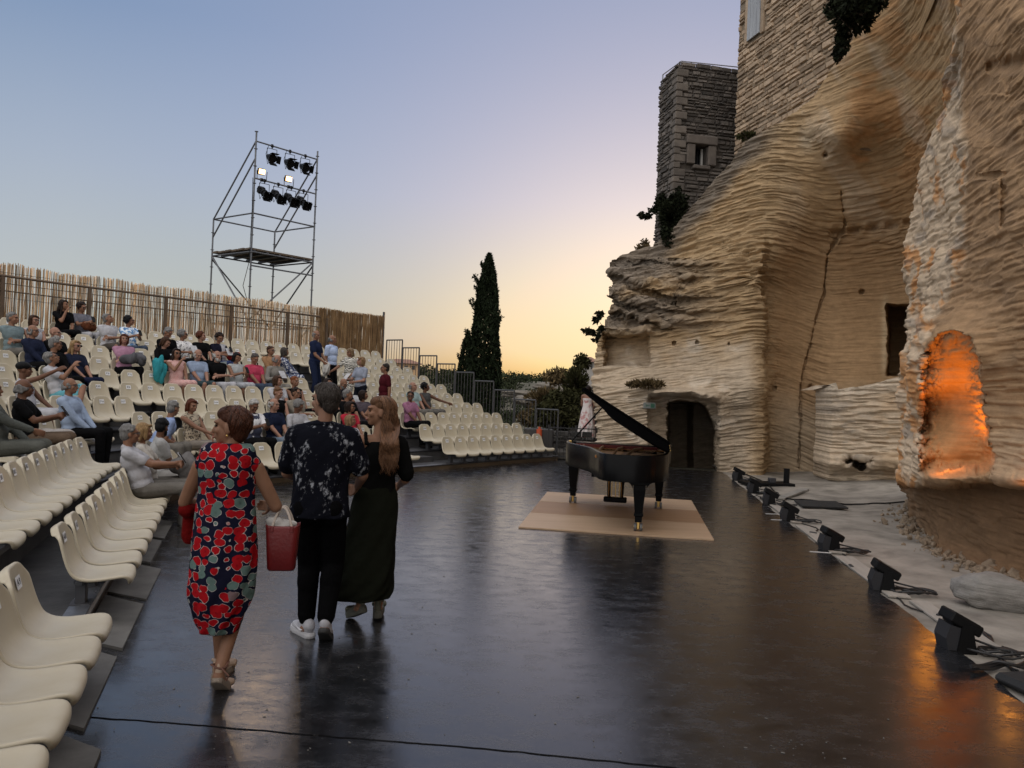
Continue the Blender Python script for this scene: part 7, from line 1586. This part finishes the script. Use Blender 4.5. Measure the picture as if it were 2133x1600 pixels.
def hairbits(t,r,male,style,hc,seed,n,ln,rad,flow,wave,base=True,bulk=1.0):
    if base:
        H=r.Hd; hs=.97 if male else .92; f=lambda q:r.head+H@(Vector(q)*hs); gb=G(); gb.ell(f((0,.044,.050)),(.080*hs,.080*hs,.083*hs),H,16,10); gb.ell(f((0,.058,-.005)),(.073*hs,.058*hs,.088*hs),H); gb.cap(f((-.045,-.030,.097)),f((.048,-.032,.096)),.022,.022,8); gb.ell(f((0,.0,.085)),(.068,.082,.052),H); gb.ell(f((0,.014,.066)),(.0795,.072,.058),H)
        me=remesh(gb,.008,2); me.materials.append(hairm(hc)); hb=obj('hair',me,t)
    g=strands(r,male,n,ln,rad,seed,flow,wave,bulk); hm=M('hair_strands',hc,.42,isl=.6,spec=.22); o=g.out('hair_strands',hm,hb if base else t,True); o['kind']='stuff'; return o
def build_walkers():
    # --- woman in the poppy dress
    P=gnd(450,1440); P=Vector((P.x,P.y+.04,.004)); rz=R(181)
    r=standing(1.60,hy=86,hp=0,twist=6,px=.75,hands=((-.17,-.27,1.00),(.19,-.27,.99)),ank=((-.035,.10,.135),(.05,-.16,.085)),ft=((0,-.75,-.65),(0,-1,-.1)),lean=1,pole=(0,.75,-.6),shw=.165)
    t=detailed(r,tuple(P),rz,'woman with short auburn hair walking away in a long red poppy print dress',(.20,.105,.065),False)
    s=1.0; g=G(); loft(g,densify([((0,.012,1.392),.125,.066),((0,.018,1.365),.150,.094),((0,.020,1.30),.158,.124),((0,.014,1.22),.157,.130),((0,.006,1.10),.157,.124),((0,.01,.98),.168,.130),((0,.016,.84),.179,.137),((0,.02,.66),.184,.142),((.004,.02,.54),.177,.137),((.008,.02,.43),.143,.119),((.010,.02,.345),.109,.099),((.010,.02,.325),.101,.091)],4),.010,7,n=64)
    g.cap(r.sh[0]*.80+r.neck*.20,r.sh[1]*.80+r.neck*.20,.066,None,12)
    me=remesh(g,.009,2); me.materials.append(poppy_material()); obj('dress',me,t)
    hairbits(t,r,False,'short',(.065,.024,.013),5,1900,.085,.0034,'short',0,True,1.03)
    g=G()
    for k in range(38): a=2*PI*k/38; q=r.neck+Vector((.076*math.cos(a),.068*math.sin(a)-.004,.012+.006*math.sin(a)*-1)); g.ell(q,(.0062,.0062,.0062),n=8,m=6)
    g.out('pearl_necklace',M('pearls',(.70,.66,.58),.25),t)
    g=G(); e=r.Hd; q=r.head+e@Vector((.072,.01,-.042)); g.ell(q,(.006,.006,.008),n=8,m=6); g.out('earring',BRASS,t)
    tanl=M('tan_sandal_leather',(.30,.21,.15),.7,bump=.3); sole=M('rope_sole',(.22,.18,.145),.9,bump=.8,bscale=90)
    shoe(t,r.an[0],4,34,tanl,sole,.245,.085,.035,opened=True,name='sandal'); shoe(t,r.an[1],-3,0,tanl,sole,.245,.085,.035,opened=True,name='sandal')
    g=G(); a=r.an[0]; pts=[a+Vector((.042*math.cos(u),.046*math.sin(u)+.008,.035+.008*math.sin(u*2))) for u in np.linspace(0,2*PI,18)]; g.path(pts,.006,5); g.path([a+Vector((-.03,.05,.03)),a+Vector((-.075,.07,-.0)),a+Vector((-.06,.065,-.03))],.005,4); g.out('ankle_tie',M('brown_tie',(.10,.04,.025),.7),t)
    Mx=Matrix.Translation(P)@Matrix.Rotation(rz,4,'Z')
    # red cardigan folded over the left forearm
    g=G(); c0=r.el[1].lerp(r.wr[1],.30); g.cap(c0+Vector((.012,.05,-.03)),c0+Vector((.02,-.05,-.05)),.052,.05); g.cap(c0+Vector((.01,.0,-.06)),c0+Vector((.02,-.03,-.20)),.042,.05); g.cap(c0+Vector((-.01,-.06,-.05)),c0+Vector((0,-.10,-.16)),.04,.04)
    me=remesh(g,.009,2); me.materials.append(C((.17,.006,.006),.8,.9)); o=obj('cardigan',me); o.matrix_world=Mx; tag(o,'bright red cardigan folded over the poppy dress woman\'s forearm','cardigan')
    # red tote bag hung on the right forearm
    b=Vector((-.195,-.07,1.055)); bt=thing('tote_bag','red leather tote bag with white cloth inside, on the poppy dress woman\'s arm','bag',tuple(Mx@(b+Vector((-.105,-.02,-.395)))),rz+R(8)); RL=M('red_leather',(.12,.003,.004),.45,c2=(.09,.002,.003),scale=6,bump=.25,bscale=50)
    rings=[((0,0,.0),.072,.036),((0,0,.012),.079,.046),((0,0,.13),.087,.056),((0,0,.25),.096,.060),((0,0,.262),.097,.058)]
    def tote(rings,inn):
        v=[];f=[];n=40
        for c,rx,ry in rings:
            for i in range(n): a=2*PI*i/n; ca,sa=math.cos(a),math.sin(a); v.append((rx*np.sign(ca)*abs(ca)**.35,ry*np.sign(sa)*abs(sa)**.55,c[2]+.012*(ca*ca)*(c[2]>.2)))
        for j in range(len(rings)-1):
            for i in range(n): f.append((j*n+i,j*n+(i+1)%n,j*n+n+(i+1)%n,j*n+n+i))
        f.append(tuple(range(n-1,-1,-1))); return v,f
    g=G(); g.add(*tote(rings+[((0,0,.258),.092,.053),((0,0,.06),.074,.038)],0)); g.out('bag_body',RL,bt,True)
    g=G()
    for y in (-.062,.062):
        pts=[Vector((-.055+.11*u,y*.85*(1-.55*math.sin(PI*u)),.25+.115*math.sin(PI*u)**.8)) for u in np.linspace(0,1,14)]; g.path(pts,.007,6)
    g.out('handles',M('beige_strap',(.42,.36,.31),.6),bt); 
    for y in (-.058,.058):
        for x in (-.055,.055): g=G(); g.box((x,y,.245),(.022,.008,.035),bev=.003); g.out('strap_tab',RL,bt)
    g=G(); g.ell((.03,0,.255),(.08,.045,.03)); g.ell((.05,.02,.285),(.05,.03,.03)); g.cap((.06,.0,.285),(-.06,-.02,.262),.024,.02); me=remesh(g,.009,2); me.materials.append(C((.62,.60,.57))); o=obj('white_scarf',me); o.matrix_world=Matrix.Translation(bt.location)@Matrix.Rotation(rz+R(8),4,'Z'); tag(o,'white cloth stuffed into the top of the red tote bag','scarf')
    # --- man in the dark printed shirt
    P=gnd(655,1332); P=Vector((P.x,P.y,.004)); rz=R(183); H=1.77
    r=standing(H,hy=52,hp=2,px=.6,hands=((-.21,-.28,1.02),(.17,-.30,1.04)),ank=((-.085,.10,.135),(.075,-.07,.085)),ft=((0,-.8,-.6),(.5,-.85,-.1)),lean=1,pole=(0,.7,-.65),shw=.188)
    t=detailed(r,tuple(P),rz,'man with greying dark hair walking away, black shirt with white blotches',(.22,.12,.08),True)
    g=G(); z=H/1.76; loft(g,densify([((0,.022,1.478*z),0.070,0.065),((0,.022,1.455*z),0.086,0.076),((0,.018,1.425*z),0.153,0.091),((0,.016,1.39*z),0.191,0.104),((0,.012,1.30*z),0.199,0.125),((0,.008,1.16*z),0.192,0.130),((0,.008,1.02*z),0.188,0.132),((0,.014,.90*z),0.203,0.141),((0,.016,.845*z),0.210,0.145),((0,.016,.835*z),0.206,0.141)],4),.008,6,n=60,ph=.7)
    g.cap(r.sh[0]*.95+r.neck*.05,r.sh[1]*.95+r.neck*.05,.074,None,12)
    for i in (0,1): g.cap(r.sh[i]*.9+r.neck*.1,r.neck+Vector((0,0,-.005)),.066,.070,12)
    for i in (0,1): d=(r.el[i]-r.sh[i]); g.cap(r.sh[i]+Vector((0,0,-.012)),r.sh[i]+d*.74,.072,.076,14); g.cap(r.sh[i]+d*.5,r.sh[i]+d*.76,.074,.078,14)
    me=remesh(g,.009,2); me.materials.append(blotch_shirt()); obj('shirt',me,t)
    g=G(); pts=[r.neck+Vector((.074*math.cos(a),.070*math.sin(a),.018+.012*math.sin(a))) for a in np.linspace(-.6,PI+.6,16)]; g.path(pts,.017,8); g.out('collar',bpy.data.materials['dark_print_shirt'],t,True)
    g=G(); g.ell(r.hip+Vector((0,.01,-.02)),(.178,.132,.13)); BT=M('black_trousers',(.0035,.0035,.004),.85,bump=.6,bscale=9,spec=.02,dist=.03)
    for i in (0,1): g.cap(r.hj[i],r.kn[i],.102,.080,14); g.cap(r.kn[i],r.an[i].lerp(r.kn[i],.10),.080,.060,14); g.ell(r.hj[i]+Vector((0,.05,-.02)),(.095,.09,.12)); g.ell(r.kn[i].lerp(r.an[i],.3)+Vector((0,.012,0)),(.076,.08,.12)); g.ell(r.an[i].lerp(r.kn[i],.16),(.062,.066,.035))
    me=remesh(g,.009,2); me.materials.append(BT); obj('trousers',me,t)
    hairbits(t,r,True,'short',(.050,.042,.037),8,1900,.070,.0030,'short',0,True,1.0)
    SW=M('white_sneaker',(.40,.40,.43),.7,c2=(.32,.32,.35),scale=20,bump=.4,bscale=120); SS=M('white_foam_sole',(.45,.45,.47),.6)
    m0=shoe(t,r.an[0],2,30,SW,M('black_rubber_sole',(.02,.02,.02),.7),.29,.10,.032,name='sneaker'); m1=shoe(t,r.an[1],38,0,SW,SS,.29,.10,.034,name='sneaker')
    for Mm in (m1,):
        g=G(); top=[];bot=[]
        for u in np.linspace(0,1,12): y=.05-.15*u; zz=.052+.030*(u-.35)**2*2.2; th=.018*math.sin(PI*min(u*1.25,1))*(1-u*.6)+.001; x=.051-.006*u; top.append(Mm@Vector((x,y,zz+th*.5))); bot.append(Mm@Vector((x,y,zz-th*.5)))
        g.add(top+bot,[(i,i+1,12+i+1,12+i) for i in range(11)]); g.out('curved_side_stripe',M('bright_white_trim',(.8,.8,.84),.5),t)
    # --- blonde woman
    P=gnd(772,1292); P=Vector((P.x,P.y,.004)); rz=R(186)
    r=standing(1.68,hy=96,hp=-4,twist=6,hands=((-.16,-.24,.98),(.26,-.20,.98)),ank=((-.05,-.05,.10),(.075,.09,.150)),ft=((0,-1,-.1),(.5,-.8,-.5)),lean=1,pole=(0,.75,-.6),shw=.170)
    t=detailed(r,tuple(P),rz,'woman with long wavy blonde hair walking away in a long olive skirt',(.22,.115,.07),False)
    z=1.68/1.76; OL=M('dark_olive_cloth',(.008,.009,.006),.85,bump=.5,bscale=8,spec=.03,dist=.035); BK=M('black_knit',(.005,.005,.005),.9,bump=.5,bscale=16,spec=.02)
    g=G(); loft(g,densify([((-.02,.02,1.40*z),.085,.075),((-.02,.022,1.34*z),.128,.098),((0,.018,1.26*z),.150,.112),((0,.01,1.14*z),.140,.110),((0,.008,1.04*z),.146,.114),((0,.01,.98*z),.16,.124)],4),.006,6,n=48)
    for i in (0,): g.ell(r.sh[i].lerp(r.neck,.2),(.062,.064,.058)); g.cap(r.sh[i],r.sh[i].lerp(r.el[i],.72)+Vector((-.02,.02,-.03)),.064,.062,12)
    g.path([r.sh[1].lerp(r.neck,.42)+Vector((0,-.03,.045)),r.sh[1].lerp(r.neck,.42)+Vector((0,.02,.056)),r.sh[1].lerp(r.neck,.45)+Vector((-.01,.075,-.03))],.016,6)
    me=remesh(g,.009,2); me.materials.append(BK); obj('top',me,t)
    g=G(); loft(g,densify([((0,.01,1.05*z),.140,.112),((0,.014,.97*z),.162,.128),((.01,.022,.82*z),.180,.146),((.03,.03,.62*z),.196,.165),((.06,.05,.42*z),.222,.185),((.085,.06,.27*z),.238,.19),((.09,.06,.21*z),.228,.182),((.088,.06,.195*z),.215,.17)],4),.016,6,n=64,ph=.4)
    me=remesh(g,.010,2); me.materials.append(OL); obj('skirt',me,t)
    hairbits(t,r,False,'bob',(.135,.068,.036),12,2600,.345,.0030,'long',.015,True,1.08)
    PL=M('sage_suede',(.10,.10,.075),.85,bump=.5,bscale=80); PS=M('sage_platform',(.08,.08,.065),.85,bump=.3)
    shoe(t,r.an[0],0,0,PL,PS,.25,.092,.05,opened=True,name='platform_sandal'); shoe(t,r.an[1],35,24,PL,PS,.25,.092,.05,opened=True,name='platform_sandal')
    Mx=Matrix.Translation(P)@Matrix.Rotation(rz,4,'Z'); g=G(); a=r.wr[1]+Vector((.02,-.06,-.03)); pts=[a,a+Vector((.01,.01,-.08)),a+Vector((.035,.02,-.16)),a+Vector((.07,.02,-.23))]
    v=[];n=len(pts)
    for p in pts: v+= [p+Vector((-.009,0,0)),p+Vector((.009,.004,0))]
    g.add(v+[q+Vector((0,.004,0)) for q in v],[(2*i,2*i+1,2*i+3,2*i+2) for i in range(n-1)]+[(2*n+2*i+2,2*n+2*i+3,2*n+2*i+1,2*n+2*i) for i in range(n-1)]); o=g.out('leather_strap',M('reddish_strap',(.16,.045,.035),.6)); o.matrix_world=Mx; tag(o,'thin reddish leather strap dangling from the hand of the blonde woman','strap')
build_standing_audience()
build_walkers()
